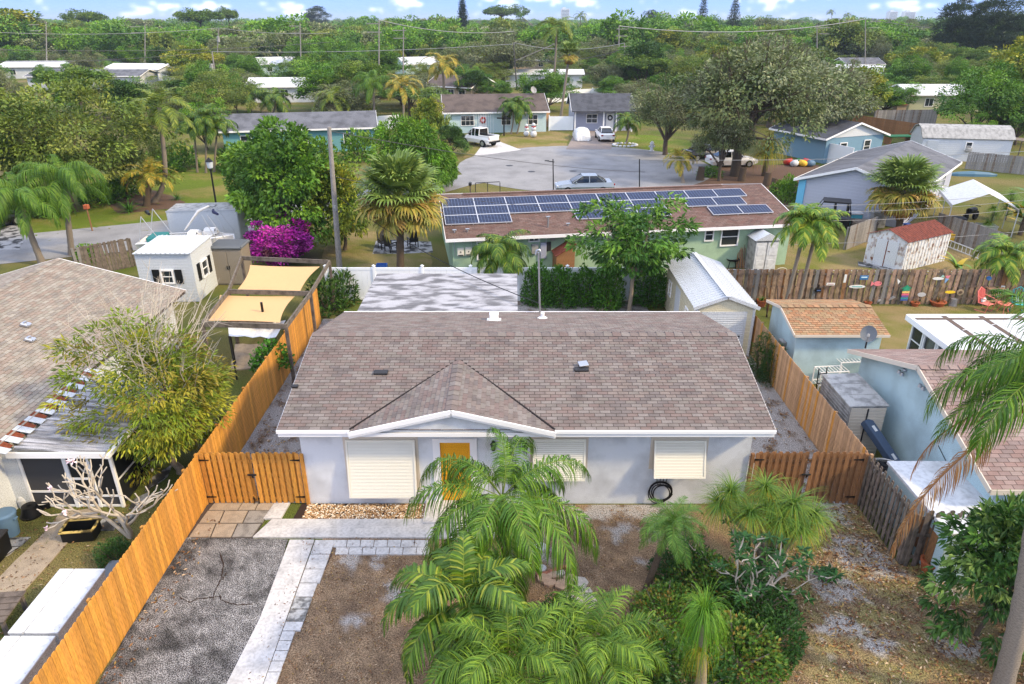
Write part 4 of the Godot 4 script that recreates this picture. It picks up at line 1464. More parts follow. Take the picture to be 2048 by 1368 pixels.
func lot_fences() -> void:
	rng.seed = 33
	var nw:=["new_wood_0","new_wood_1","new_wood_2","new_wood_3","new_wood_4"]
	var tw:=["tan_wood_0","tan_wood_1","tan_wood_2","tan_wood_3","tan_wood_4","new_wood_1"]
	var bw:=["brown_wood_0","brown_wood_1","brown_wood_2","brown_wood_3","brown_wood_4"]
	var gw:=["grey_wood_0","grey_wood_1","grey_wood_2","grey_wood_3","grey_wood_4"]
	var a:=Vector3(-9.02,0,-4.2)
	var o:=thing("board_fence","golden new board fence between the drive and the left neighbour","fence",a)
	fence_run(o,a,Vector3(-9.02,0,-30.4),{"h": 1.74,"w": 0.138,"gap": 0.006,"mats": nw,"rail": "new_wood_0","side": 1.0})
	gate("golden slatted double gate left of the white bungalow",-9.0,-6.0,ZF+0.03,nw,1.72,1.0)
	gate("brown slatted double gate right of the white bungalow",6.86,10.1,ZF+0.03,bw,1.74,0.0)
	a = Vector3(10.2,0,-16.8)
	o = thing("board_fence","tan board fence along the right side yard up to the metal shed","fence",a)
	fence_run(o,a,Vector3(10.2,0,-31.2),{"h": 1.78,"w": 0.138,"gap": 0.008,"mats": tw,"rail": "tan_wood_0","side": -1.0})
	a = Vector3(10.2,0,-16.72)
	o = thing("shadowbox_fence","weathered grey-brown slatted fence turning the corner by the right gate","fence",a)
	fence_run(o,a,Vector3(10.2,0,-14.25),{"h": 1.72,"w": 0.11,"gap": -0.005,"mats": gw,"rail": "grey_wood_1","box": true,"rails": [0.3,1.0,1.55]})
	fence_run(o,Vector3(10.28,0,-14.2),Vector3(14.2,0,-14.2),{"h": 1.72,"w": 0.12,"gap": 0.01,"mats": gw,"rail": "grey_wood_1","box": true,"rails": [0.3,1.0,1.55],"side": -1.0})
	# white vinyl fence behind the house
	var v0:=gp(664,590)
	var zv:=-33.2
	o = thing("vinyl_fence","white vinyl panel fence behind the back room and hedge","fence",Vector3(-9.3,0,zv))
	var L:=19.3
	var np:=8
	for i in np+1:
		var p:=MB.new()
		var x:=L*i/np
		p.cbox(Vector3(x,0.92,0),Vector3(0.13,1.84,0.13),0.01)
		p.lathe(Vector3(x,1.84,0),[[0.1,0.0],[0.1,0.03],[0.0,0.09]],4)
		part("post",p,M["vinyl"],o)
		if i < np:
			for k in 8:
				var w:=(L/np - 0.13)/8.0
				p = MB.new()
				p.box(Vector3(x+0.065+w*(k+0.5),0.92,0),Vector3(w - 0.006,1.5,0.022))
				part("panel_board",p,M["vinyl"],o)
			for y in [0.12,1.7]:
				p = MB.new()
				p.cbox(Vector3(x+L/np*0.5,y,0),Vector3(L/np - 0.13,0.14,0.05),0.008)
				part("rail",p,M["vinyl"],o)
# ---------- left neighbour ----------
func on_plane(u: float,v: float,p0: Vector3,nn: Vector3) -> Vector3:
	var a:=pz(u,v,-10.0)
	var eye:=Vector3(0,EYE,0)
	var d:=a - eye
	return eye+d*((p0 - eye).dot(nn)/d.dot(nn))
func box_thing(called: String,label: String,category: String,c: Vector3,s: Vector3,k: float,m: String,turn:=0.0) -> Node3D:
	var o:=thing(called,label,category,c,turn)
	var b:=MB.new()
	b.cbox(Vector3(0,s.y*0.5,0),s,k)
	part("body",b,M[m],o)
	return o
func left_house() -> void:
	rng.seed = 44
	var o:=thing("beige_roof_house","left neighbour house under a wide beige shingle roof with rusty flashing","house",Vector3(-14,0,-22))
	var xe:=0.0          # local: eave at x 0 (world -14)
	var xr:=-5.1
	var z0:=9.0
	var z1:=-6.2
	var ye:=2.42
	var yr:=3.85
	var b:=MB.new()
	b.prism(Vector3(0,0,z0 - 0.4),Vector3.RIGHT,Vector3.UP,PackedVector2Array([Vector2(-9.8,-0.1),Vector2(-9.8,2.4),Vector2(xr,yr - 0.25),Vector2(-0.45,2.36),Vector2(-0.45,-0.1)]),Vector3(0,0,z1 - z0+0.9))
	part("wall",b,M["white_siding"],o)
	var d:=MB.new()
	d.quad(Vector3(xe,ye,z0),Vector3(xr,yr,z0),Vector3(xr,yr,z1),Vector3(xe,ye,z1))
	d.quad(Vector3(xr,yr,z0),Vector3(-10.2,ye,z0),Vector3(-10.2,ye,z1),Vector3(xr,yr,z1))
	d.quad(Vector3(xe,ye - 0.1,z0),Vector3(xe,ye - 0.1,z1),Vector3(xr,yr - 0.1,z1),Vector3(xr,yr - 0.1,z0))
	var r:=part("roof",d,M["deck_dark"],o)
	var tones:=[]
	for i in 6:
		tones.append("tab_beige_%d" % i)
	var up:=Vector3(0,0.005,0)
	shingles(r,[Vector3(xe,ye,z0)+up,Vector3(xe,ye,z1)+up,Vector3(xr,yr,z1)+up,Vector3(xr,yr,z0)+up],Vector3.FORWARD,Vector2(0.30,0.14),tones,300)
	shingles(r,[Vector3(-10.2,ye,z1)+up,Vector3(-10.2,ye,z0)+up,Vector3(xr,yr,z0)+up,Vector3(xr,yr,z1)+up],Vector3.BACK,Vector2(0.30,0.14),tones,0)
	var cap:=MB.new()
	for i in 50:
		var za:=lerpf(z0,z1,i/50.0)
		var zc:=lerpf(z0,z1,(i+1)/50.0)
		cap.col = lin(M[tones[i % 6]].albedo_color)
		cap.quad(Vector3(xr,yr+0.035,za),Vector3(xr,yr+0.025,zc),Vector3(xr+0.17,yr - 0.02,zc),Vector3(xr+0.17,yr - 0.01,za))
		cap.quad(Vector3(xr,yr+0.025,zc),Vector3(xr,yr+0.035,za),Vector3(xr - 0.17,yr - 0.01,za),Vector3(xr - 0.17,yr - 0.02,zc))
	part("ridge_cap",cap,M["shingle_vc"],r)
	var fb:=MB.new()
	bar(fb,Vector3(xe,ye - 0.06,z1 - 0.015),Vector3(xr,yr - 0.06,z1 - 0.015),0.03,0.16)
	bar(fb,Vector3(-10.2,ye - 0.06,z1 - 0.015),Vector3(xr,yr - 0.06,z1 - 0.015),0.03,0.16)
	part("fascia",fb,M["trim_white"],o)
	for q in [[62,683],[53,653]]:
		var p:=on_plane(q[0],q[1],Vector3(-14,ye,-22),Vector3(yr - ye,5.1,0).normalized()) - o.position
		var v:=MB.new()
		v.cbox(p+Vector3(0,0.08,0),Vector3(0.3,0.12,0.24),0.03,Basis(Vector3.BACK,-0.27))
		v.tube([p,p+Vector3(0,0.2,0)],[0.05,0.05],7)
		part("roof_vent",v,M["steel"],o)
	# flashing, rusted in patches
	var seg:=30
	for i in seg:
		var za:=lerpf(z0,1.2,float(i)/seg)
		var zc:=lerpf(z0,1.2,float(i+1)/seg)
		var f:=MB.new()
		var e:=0.08 if i % 2 == 0 else 0.0
		f.quad(Vector3(-0.12,ye+0.05,zc),Vector3(0.36 - e,ye - 0.07,zc+e),Vector3(0.36 - e,ye - 0.07,za),Vector3(-0.12,ye+0.05,za))
		part("flashing",f,M["flashing_rust" if i % 2 == 0 else "flashing"],o)
	# corrugated patio roof
	var px0:=0.30
	var px1:=2.75
	var pf:=5.75
	var pb:=1.6
	var w:=MB.new()
	var n:=14
	for i in n:
		var za:=lerpf(pf,pb,float(i)/n)
		var zc:=lerpf(pf,pb,float(i+1)/n)
		var rb:=0.07
		var ya:=ye - 0.14
		var yb:=ye - 0.36
		w.quad(Vector3(px0,ya,zc),Vector3(px1,yb,zc),Vector3(px1,yb,za - rb),Vector3(px0,ya,za - rb))
		w.quad(Vector3(px0,ya+0.045,za - rb),Vector3(px1,yb+0.045,za - rb),Vector3(px1,yb+0.045,za),Vector3(px0,ya+0.045,za))
		w.quad(Vector3(px0,ya+0.045,za),Vector3(px1,yb+0.045,za),Vector3(px1,yb,za),Vector3(px0,ya,za))
		w.quad(Vector3(px0,ya,za - rb),Vector3(px1,yb,za - rb),Vector3(px1,yb+0.045,za - rb),Vector3(px0,ya+0.045,za - rb))
	part("patio_roof",w,M["metal_roof_stained"],o)
	var gu:=MB.new()
	gu.box(Vector3(px1+0.06,ye - 0.40,(pf+pb)*0.5),Vector3(0.12,0.11,pf - pb+0.1))
	gu.box(Vector3((px0+px1)*0.5 - 0.1,ye - 0.34,pf+0.035),Vector3(px1 - px0+0.3,0.17,0.07))
	part("gutter",gu,M["trim_white"],o)
	# screened room
	var zw:=5.35
	var ps:=MB.new()
	for x in [0.0,1.28,1.95,2.6]:
		ps.cbox(Vector3(x,1.0,zw),Vector3(0.09 if x != 1.28 else 0.12,2.04,0.09),0.008)
	for q in [[0.0,1.28,0.55],[1.28,1.95,1.0],[1.28,1.95,0.35],[1.95,2.6,0.4],[0.0,2.6,0.05],[0.0,2.6,1.98]]:
		ps.box(Vector3((q[0]+q[1])*0.5,q[2],zw),Vector3(q[1] - q[0],0.06,0.07))
	for z in [3.6,1.9]:
		ps.cbox(Vector3(2.6,1.0,z),Vector3(0.08,2.0,0.08),0.008)
	ps.box(Vector3(2.6,0.9,3.5),Vector3(0.05,0.05,3.7))
	part("screen_frame",ps,M["trim_white"],o)
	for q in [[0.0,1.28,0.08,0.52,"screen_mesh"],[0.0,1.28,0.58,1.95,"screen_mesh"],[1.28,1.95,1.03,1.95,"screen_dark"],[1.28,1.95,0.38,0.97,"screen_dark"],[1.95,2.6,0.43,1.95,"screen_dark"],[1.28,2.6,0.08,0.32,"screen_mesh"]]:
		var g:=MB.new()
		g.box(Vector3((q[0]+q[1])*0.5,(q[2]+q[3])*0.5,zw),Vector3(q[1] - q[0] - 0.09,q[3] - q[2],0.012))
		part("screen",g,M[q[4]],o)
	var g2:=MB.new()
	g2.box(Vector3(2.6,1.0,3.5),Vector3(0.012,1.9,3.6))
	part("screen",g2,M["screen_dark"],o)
	var wl:=MB.new()
	wl.box(Vector3(-0.6,1.0,zw),Vector3(1.1,2.05,0.1))
	wl.box(Vector3(-1.75,1.0,zw+0.02),Vector3(1.15,2.0,0.1))
	part("front_panel",wl,M["white_siding"],o)
	left_clutter()
func left_clutter() -> void:
	# path and slabs beside the screen room
	var c:=MB.new()
	c.slab(rough_edge(xz([[-40,1250],[-40,1195],[95,1060],[120,1028],[200,1015],[190,1045],[145,1075],[20,1215]]),0.4,0.02),-0.03,0.03)
	struct("garden_path",c,M["paver_tan"])
	var bed:=MB.new()
	bed.slab(xz([[0,1120],[0,1075],[60,1075],[20,1110]]),-0.02,0.012)
	var so:=struct("slab_patio",bed,M["paver_grey"])
	for q in [[[205,1040],[240,1040],[228,1062],[190,1062]],[[243,1036],[275,1030],[262,1050],[231,1058]],[[268,1000],[300,985],[290,1012],[258,1020]],[[300,960],[345,930],[335,955],[290,985]],[[18,1078],[62,1076],[40,1094],[0,1096]],[[0,1098],[38,1096],[16,1110],[-20,1112]]]:
		var s:=MB.new()
		s.slab(rough_edge(xz(q),0.3,0.01),0.0,0.04)
		part("paving_slab",s,M["concrete_grey"],so)
	# rubbish bin
	var p:=gp(22,1068)
	var o:=thing("rubbish_bin","blue-grey round plastic rubbish bin beside the garden path","bin",p)
	var b:=MB.new()
	b.lathe(Vector3.ZERO,[[0.0,0.0],[0.22,0.0],[0.27,0.62],[0.29,0.64],[0.29,0.68],[0.26,0.69]],18)
	part("body",b,M["plastic_blue"],o)
	b = MB.new()
	b.lathe(Vector3(0,0.68,0),[[0.30,0.0],[0.30,0.03],[0.25,0.07],[0.0,0.08]],18)
	part("lid",b,M["plastic_blue"],o)
	b = MB.new()
	for e in [-1,1]:
		b.cbox(Vector3(e*0.29,0.55,0),Vector3(0.06,0.05,0.14),0.01)
	part("handle",b,M["plastic_blue"],o)
	o = thing("plant_pot","black upturned plastic pot in front of the screen room","pot",gp(64,1030))
	b = MB.new()
	b.lathe(Vector3.ZERO,[[0.29,0.0],[0.29,0.05],[0.26,0.06],[0.19,0.34],[0.0,0.36]],16)
	b.lathe(Vector3(0,0.36,0),[[0.06,0.0],[0.06,0.02],[0.0,0.03]],8)
	part("body",b,M["plastic_black"],o)
	o = thing("seed_tray","small square black tray near the screen door","tray",gp(87,1013),0.4)
	open_box(o,Vector3(0.42,0.16,0.36),0.02,"plastic_black")
	o = thing("plastic_jug","milky plastic jug with pink cap by the screen room","jug",gp(50,1012))
	b = MB.new()
	b.lathe(Vector3.ZERO,[[0.0,0.0],[0.14,0.0],[0.15,0.25],[0.10,0.36],[0.04,0.42],[0.04,0.46]],10)
	part("body",b,M["tarp_white"],o)
	b = MB.new()
	b.lathe(Vector3(0,0.46,0),[[0.05,0.0],[0.05,0.05],[0.0,0.05]],8)
	mat("pink",Color(0.85,0.35,0.45),0.6)
	part("cap",b,M["pink"],o)
	o = thing("mixing_tub","black tub with muddy yellow rim under the bare tree","tub",gp(166,1072),0.12)
	open_box(o,Vector3(0.82,0.34,0.52),0.03,"plastic_black")
	b = MB.new()
	for e in [[0,0.27,0.88,0.08],[0,-0.27,0.88,0.08],[0.42,0,0.08,0.46],[-0.42,0,0.08,0.46]]:
		b.cbox(Vector3(e[0],0.36,e[1]),Vector3(e[2],0.05,e[3]),0.015)
	mat("mud_yellow",Color(0.86,0.74,0.42),0.8,"stain",Vector3.ONE*0.6)
	part("rim",b,M["mud_yellow"],o)
	o = thing("yellow_bucket","yellow tub standing inside the screened room","bucket",Vector3(-12.15,0.0,-17.15))
	open_box(o,Vector3(0.5,0.55,0.45),0.03,"plastic_yellow")
	o = thing("wheelie_bin","dark bin cut off at the left edge below the rubbish bin","bin",gp(-2,1112))
	b = MB.new()
	b.prism(Vector3(-0.25,0,0.25),Vector3.RIGHT,Vector3.UP,PackedVector2Array([Vector2(0.05,0),Vector2(0,0.62),Vector2(0.5,0.62),Vector2(0.45,0)]),Vector3(0,0,-0.5))
	part("body",b,M["plastic_black"],o)
	b = MB.new()
	b.cbox(Vector3(0,0.66,0),Vector3(0.56,0.07,0.56),0.02)
	part("lid",b,M["dark_metal"],o)
	o = thing("garden_bench","rough wooden bench at the left edge against the white panel","bench",gp(4,1018),0.2)
	b = MB.new()
	b.cbox(Vector3(-0.2,0.42,0),Vector3(0.7,0.06,0.34),0.01)
	part("seat",b,M["brown_wood_2"],o)
	for x in [-0.48,0.08]:
		b = MB.new()
		b.cbox(Vector3(x,0.2,0),Vector3(0.08,0.4,0.3),0.01)
		part("leg",b,M["brown_wood_1"],o)
	# two white lidded cargo boxes against the fence
	for i in 2:
		var z:=-12.05+i*2.02
		o = thing("cargo_box",["white lidded cargo box nearer the house beside the golden fence","white lidded cargo box at the bottom left corner of the view"][i],"storage box",Vector3(-10.35,0,z))
		b = MB.new()
		b.cbox(Vector3(0,0.46,0),Vector3(1.06,0.92,1.9),0.01)
		part("body",b,M["white_siding"],o)
		for e in [[-0.37,0.34],[0.19,0.74]]:
			b = MB.new()
			b.cbox(Vector3(e[0],0.955,0),Vector3(e[1],0.07,1.94),0.012)
			part("lid",b,M["tarp_white"],o)
		b = MB.new()
		for k in 7:
			b.ball(Vector3(0.51,0.995,-0.85+k*0.28),Vector3(0.012,0.01,0.012),3,5)
			b.ball(Vector3(-0.45+k*0.15,0.995,0.9),Vector3(0.012,0.01,0.012),3,5)
		part("rivet",b,M["steel"],o)
		b = MB.new()
		b.cbox(Vector3(0.545,0.6,-0.4),Vector3(0.03,0.12,0.1),0.008)
		part("latch",b,M["black_metal"],o)
	o = thing("work_table","low grey wooden table partly under the white cargo boxes","table",gp(30,1245),0.1)
	b = MB.new()
	for k in 5:
		b.cbox(Vector3(-0.5,0.5,-0.4+k*0.2),Vector3(1.3,0.04,0.18),0.006)
	part("tabletop",b,M["grey_wood_0"],o)
	for x in [-1.05,0.05]:
		for z in [-0.4,0.4]:
			b = MB.new()
			b.box(Vector3(x,0.24,z),Vector3(0.08,0.48,0.08))
			part("leg",b,M["grey_wood_2"],o)
	o = thing("leaning_board","grey plywood sheet lying between the fence and white box","board",gp(222,1170),0.0)
	b = MB.new()
	b.box(Vector3(0.05,0.35,0),Vector3(0.5,0.03,1.0),Basis(Vector3.BACK,0.1))
	for z in [-0.4,0.4]:
		b.box(Vector3(0.05,0.16,z),Vector3(0.4,0.34,0.05))
	part("board",b,M["resin_lid"],o)
func open_box(o: Node3D,s: Vector3,t: float,m: String) -> void:
	var b:=MB.new()
	b.box(Vector3(0,t*0.5,0),Vector3(s.x,t,s.z))
	for e in [-1,1]:
		b.box(Vector3(e*(s.x - t)*0.5,(s.y+t)*0.5,0),Vector3(t,s.y - t,s.z))
		b.box(Vector3(0,(s.y+t)*0.5,e*(s.z - t)*0.5),Vector3(s.x - 2*t,s.y - t,t))
	part("body",b,M[m],o)
# sail cloth stretched between four corners with hollowed edges
func sail(called: String,label: String,c: Array,dip: float) -> void:
	var b:=MB.new()
	var n:=10
	var g:=[]
	for j in n+1:
		var row:=[]
		for i in n+1:
			var s:=float(i)/n
			var t:=float(j)/n
			var es: float = 0.5+(s - 0.5)*(1.0 - 0.08*4.0*t*(1.0 - t))
			var et: float = 0.5+(t - 0.5)*(1.0 - 0.07*4.0*s*(1.0 - s))
			var p: Vector3 = (c[0] as Vector3).lerp(c[1],es).lerp((c[3] as Vector3).lerp(c[2],es),et)
			p.y -= dip*16.0*s*(1.0 - s)*t*(1.0 - t)
			row.append(p - c[0])
		g.append(row)
	for j in n:
		for i in n:
			b.quad(g[j][i],g[j][i+1],g[j+1][i+1],g[j+1][i])
	var o:=part(called,b,M["sail"],self,c[0])
	tag(o,label,"shade sail","tan shade sails")
func left_yard() -> void:
	rng.seed = 51
	# pergola with shade sails
	var o:=thing("pergola","weathered dark wood pergola frame beyond the left neighbour roof","pergola",Vector3(-11,0,-29))
	var b:=MB.new()
	var P:=func(u: float,v: float,h: float): return gp(u,v,h) - o.position
	var A:=[P.call(405,648,2.42),P.call(572,653,2.42),P.call(659,524,2.45),P.call(483,516,2.45),P.call(457,583,2.45),P.call(621,587,2.45)]
	for q in [[3,2],[5,2],[4,5],[0,1],[3,4],[4,0],[1,5]]:
		b = MB.new()
		bar(b,A[q[0]],A[q[1]],0.07,0.2)
		part("beam",b,M["grey_wood_1"],o)
	for i in 6:
		b = MB.new()
		var q: Vector3 = A[i]
		b.cbox(Vector3(q.x,q.y*0.5,q.z),Vector3(0.12,q.y,0.12),0.01)
		part("post",b,M["grey_wood_0"],o)
	sail("shade_sail","larger tan shade sail under the back of the pergola",[gp(500,530,2.35),gp(640,533,2.35),gp(600,583,2.3),gp(474,580,2.3)],0.06)
	sail("shade_sail","smaller tan shade sail nearer the golden fence",[gp(440,590,2.3),gp(590,592,2.3),gp(560,645,2.2),gp(405,642,2.2)],0.06)
	# white canopy and clutter next to the fence
	o = thing("canopy_roof","white sagging canopy sheet beside the golden fence","canopy",gp(520,668))
	b = MB.new()
	var c:=[gp(455,640,2.0),gp(572,642,1.9),gp(552,676,1.8),gp(458,672,1.9)]
	for i in 6:
		for j in 4:
			var g:=[]
			for e in [[i,j],[i+1,j],[i+1,j+1],[i,j+1]]:
				var s: float = e[0]/6.0
				var t: float = e[1]/4.0
				var p: Vector3 = (c[0] as Vector3).lerp(c[1],s).lerp((c[3] as Vector3).lerp(c[2],s),t)
				p.y -= 0.12*sin(s*PI)*sin(t*PI)+0.04*sin(s*17.0)
				g.append(p - o.position)
			b.quad(g[0],g[1],g[2],g[3])
	part("sheet",b,M["tarp_white"],o)
	for q in c:
		b = MB.new()
		bar(b,q - o.position,Vector3(q.x,0,q.z) - o.position,0.05)
		part("leg",b,M["dark_metal"],o)
	pole("fence_stake","dark stake standing beside the golden fence and white canopy",gp(541,720),gp(541,720)+Vector3(0,2.6,0),0.06,0.05,"black_metal","post")
	# white lap-sided cabin
	rng.seed = 53
	var z:=-33.0
	var p0:=pz(265,507,z)
	var W:=pz(381,508,z).x - p0.x
	o = thing("garden_cabin","white lap-sided cabin with striped metal roof behind the beige roof","shed",Vector3(p0.x+W*0.5,0,z - 1.35))
	var H:=2.55
	b = MB.new()
	b.box(Vector3(0,H*0.5,0),Vector3(W - 0.1,H,2.6))
	part("wall",b,M["white_siding"],o)
	for i in 16:
		b = MB.new()
		var y:=0.1+i*0.155
		b.box(Vector3(0,y,1.31),Vector3(W - 0.08,0.15,0.02),Basis(Vector3.RIGHT,0.06))
		part("siding_board",b,M["white_siding"],o)
		b = MB.new()
		b.box(Vector3(W*0.5 - 0.04,y,0),Vector3(0.02,0.15,2.6),Basis(Vector3.BACK,-0.06))
		part("siding_board",b,M["white_siding"],o)
	b = MB.new()
	for i in 12:
		var x:=-W*0.5+W*(i+0.5)/12.0
		b.box(Vector3(x,H+0.05,0),Vector3(W/12.0 - 0.05,0.04,2.9),Basis(Vector3.RIGHT,0.03))
		b.box(Vector3(x+W/24.0,H+0.075,0),Vector3(0.05,0.06,2.9),Basis(Vector3.RIGHT,0.03))
	part("roof",b,M["metal_roof_white"],o)
	window(o,Vector3(0.05,1.35,1.33),Vector3.BACK,0.5,0.6)
	for x in [-0.5,0.62]:
		b = MB.new()
		b.cbox(Vector3(x,1.35,1.35),Vector3(0.36,0.74,0.04),0.01)
		part("shutter",b,M["black_metal"],o)
	window(o,Vector3(W*0.5 - 0.02,1.4,0.1),Vector3.RIGHT,0.6,0.75)
	for e in [-0.55,0.75]:
		b = MB.new()
		b.cbox(Vector3(W*0.5 - 0.01,1.4,e),Vector3(0.04,0.9,0.34),0.01)
		part("shutter",b,M["black_metal"],o)
	# resin shed
	p0 = pz(418,487,-35.5)
	W = pz(480,487,-35.5).x - p0.x
	o = thing("resin_shed","tan resin shed with dark grey lid next to the white cabin","shed",Vector3(p0.x+W*0.5,0,-36.1))
	b = MB.new()
	b.cbox(Vector3(0,1.0,0),Vector3(W,2.0,1.2),0.03)
	part("body",b,M["resin_tan"],o)
	for e in [-1,1]:
		b = MB.new()
		b.cbox(Vector3(e*W*0.24,0.98,0.61),Vector3(W*0.46,1.8,0.04),0.015)
		var dd:=part("door",b,M["resin_tan"],o)
		b = MB.new()
		b.cbox(Vector3(e*0.06,1.0,0.65),Vector3(0.04,0.2,0.04),0.008)
		part("handle",b,M["black_metal"],dd)
	b = MB.new()
	b.cbox(Vector3(0,2.08,0),Vector3(W+0.12,0.16,1.4),0.05)
	for k in 8:
		b.box(Vector3(0,2.17,-0.6+k*0.17),Vector3(W,0.03,0.06))
	part("roof",b,M["resin_lid"],o)
	# cargo trailer
	p0 = gp(455,476)
	o = thing("cargo_trailer","long white enclosed trailer parked at the road edge","trailer",gp(425,486),0.12)
	b = MB.new()
	b.cbox(Vector3(0,1.35,0),Vector3(4.2,2.0,2.0),0.06)
	part("body",b,M["white_siding"],o)
	b = MB.new()
	b.box(Vector3(0,2.365,0),Vector3(4.1,0.02,1.9))
	b.box(Vector3(0.3,2.40,0),Vector3(0.6,0.07,0.5))
	part("roof_panel",b,M["resin_grey"],o)
	b = MB.new()
	for y in [0.38,2.34]:
		b.box(Vector3(0,y,1.01),Vector3(4.2,0.07,0.03))
	part("edge_rail",b,M["aluminium"],o)
	for x in [-0.45,0.4]:
		b = MB.new()
		b.tube([Vector3(x,0.33,0.75),Vector3(x,0.33,1.02)],[0.33,0.33],14)
		part("wheel",b,M["tyre"],o)
	# boat with raised covers
	o = thing("motor_boat","white motor boat with folded dark canopies between cabin and trailer","boat",gp(385,520),0.1)
	b = MB.new()
	var secs:=[]
	for i in 7:
		var t:=i/6.0
		var w:=1.05*(1.0 - pow(maxf(0.0,t - 0.35)/0.65,2.2)*0.85)
		secs.append([-2.6+5.2*t,w,1.35+0.15*t,0.55+0.2*t*t])
	for i in 6:
		var q: Array = secs[i]
		var r: Array = secs[i+1]
		for s in [-1.0,1.0]:
			b.quad(Vector3(q[0],q[2],s*q[1]),Vector3(r[0],r[2],s*r[1]),Vector3(r[0],r[3],s*r[1]*0.45),Vector3(q[0],q[3],s*q[1]*0.6))
			b.quad(Vector3(q[0],q[3],s*q[1]*0.6),Vector3(r[0],r[3],s*r[1]*0.45),Vector3(r[0],r[3] - 0.2,0),Vector3(q[0],q[3] - 0.2,0))
			b.quad(Vector3(q[0],q[2],s*q[1]),Vector3(r[0],r[2],s*r[1]),Vector3(r[0],r[2]+0.02,s*r[1]*0.78),Vector3(q[0],q[2]+0.02,s*q[1]*0.78))
		b.quad(Vector3(q[0],q[2] - 0.35,-q[1]*0.78),Vector3(r[0],r[2] - 0.35,-r[1]*0.78),Vector3(r[0],r[2] - 0.35,r[1]*0.78),Vector3(q[0],q[2] - 0.35,q[1]*0.78))
	b.quad(Vector3(-2.6,1.35,-1.05),Vector3(-2.6,1.35,1.05),Vector3(-2.6,0.45,0.6),Vector3(-2.6,0.45,-0.6))
	part("hull",b,M["car_white"],o)
	mat("boat_teal",Color(0.16,0.45,0.45),0.6)
	b = MB.new()
	b.cbox(Vector3(-1.6,1.5,0.2),Vector3(0.9,0.3,1.3),0.06)
	part("stern_seat",b,M["boat_teal"],o)
	b = MB.new()
	b.cbox(Vector3(0.4,1.55,0.1),Vector3(0.7,0.5,0.8),0.1)
	b.cbox(Vector3(1.2,1.6,-0.4),Vector3(0.8,0.4,0.6),0.1)
	part("console",b,M["car_white"],o)
	for q in [[-2.4,-2.0],[-1.2,-2.0],[1.9,1.3],[2.4,1.6]]:
		for s in [-0.9,0.9]:
			b = MB.new()
			bar(b,Vector3(q[0],1.4,s),Vector3(q[1],2.9,s),0.035)
			part("canopy_pole",b,M["aluminium"],o)
	b = MB.new()
	b.tube([Vector3(-2.3,2.75,-0.95),Vector3(-2.0,2.95,0),Vector3(-1.5,3.05,0.95)],[0.07,0.11,0.08],7)
	part("folded_canopy",b,M["black_metal"],o)
	mat("navy",Color(0.10,0.12,0.28),0.8)
	b = MB.new()
	b.tube([Vector3(1.4,2.75,-0.95),Vector3(1.7,2.85,0),Vector3(2.2,2.95,0.95)],[0.07,0.1,0.07],7)
	part("folded_canopy",b,M["navy"],o)
	b = MB.new()
	b.tube([Vector3(0.0,1.9,0.3),Vector3(0.9,2.95,0.1),Vector3(1.5,3.2,0)],[0.04,0.09,0.06],7)
	part("outrigger",b,M["tarp_white"],o)
	b = MB.new()
	bar(b,Vector3(-2.3,0.45,0),Vector3(3.2,0.45,0),0.1)
	for z2 in [-0.85,0.85]:
		b.tube([Vector3(-0.6,0.3,z2 - 0.1),Vector3(-0.6,0.3,z2+0.1)],[0.3,0.3],12)
	part("boat_trailer",b,M["dark_metal"],o)
	# broken grey fence along the road
	rng.seed = 55
	var fa:=gp(158,556)
	o = thing("broken_fence","leaning weathered grey fence along the road behind the beige roof","fence",fa)
	fence_run(o,fa,gp(272,532),{"h": 1.7,"w": 0.14,"gap": 0.02,"mats": ["grey_wood_0","grey_wood_1","grey_wood_2","silver_wood_0"],"rail": "grey_wood_1","wonky": 12.0,"side": 1.0})
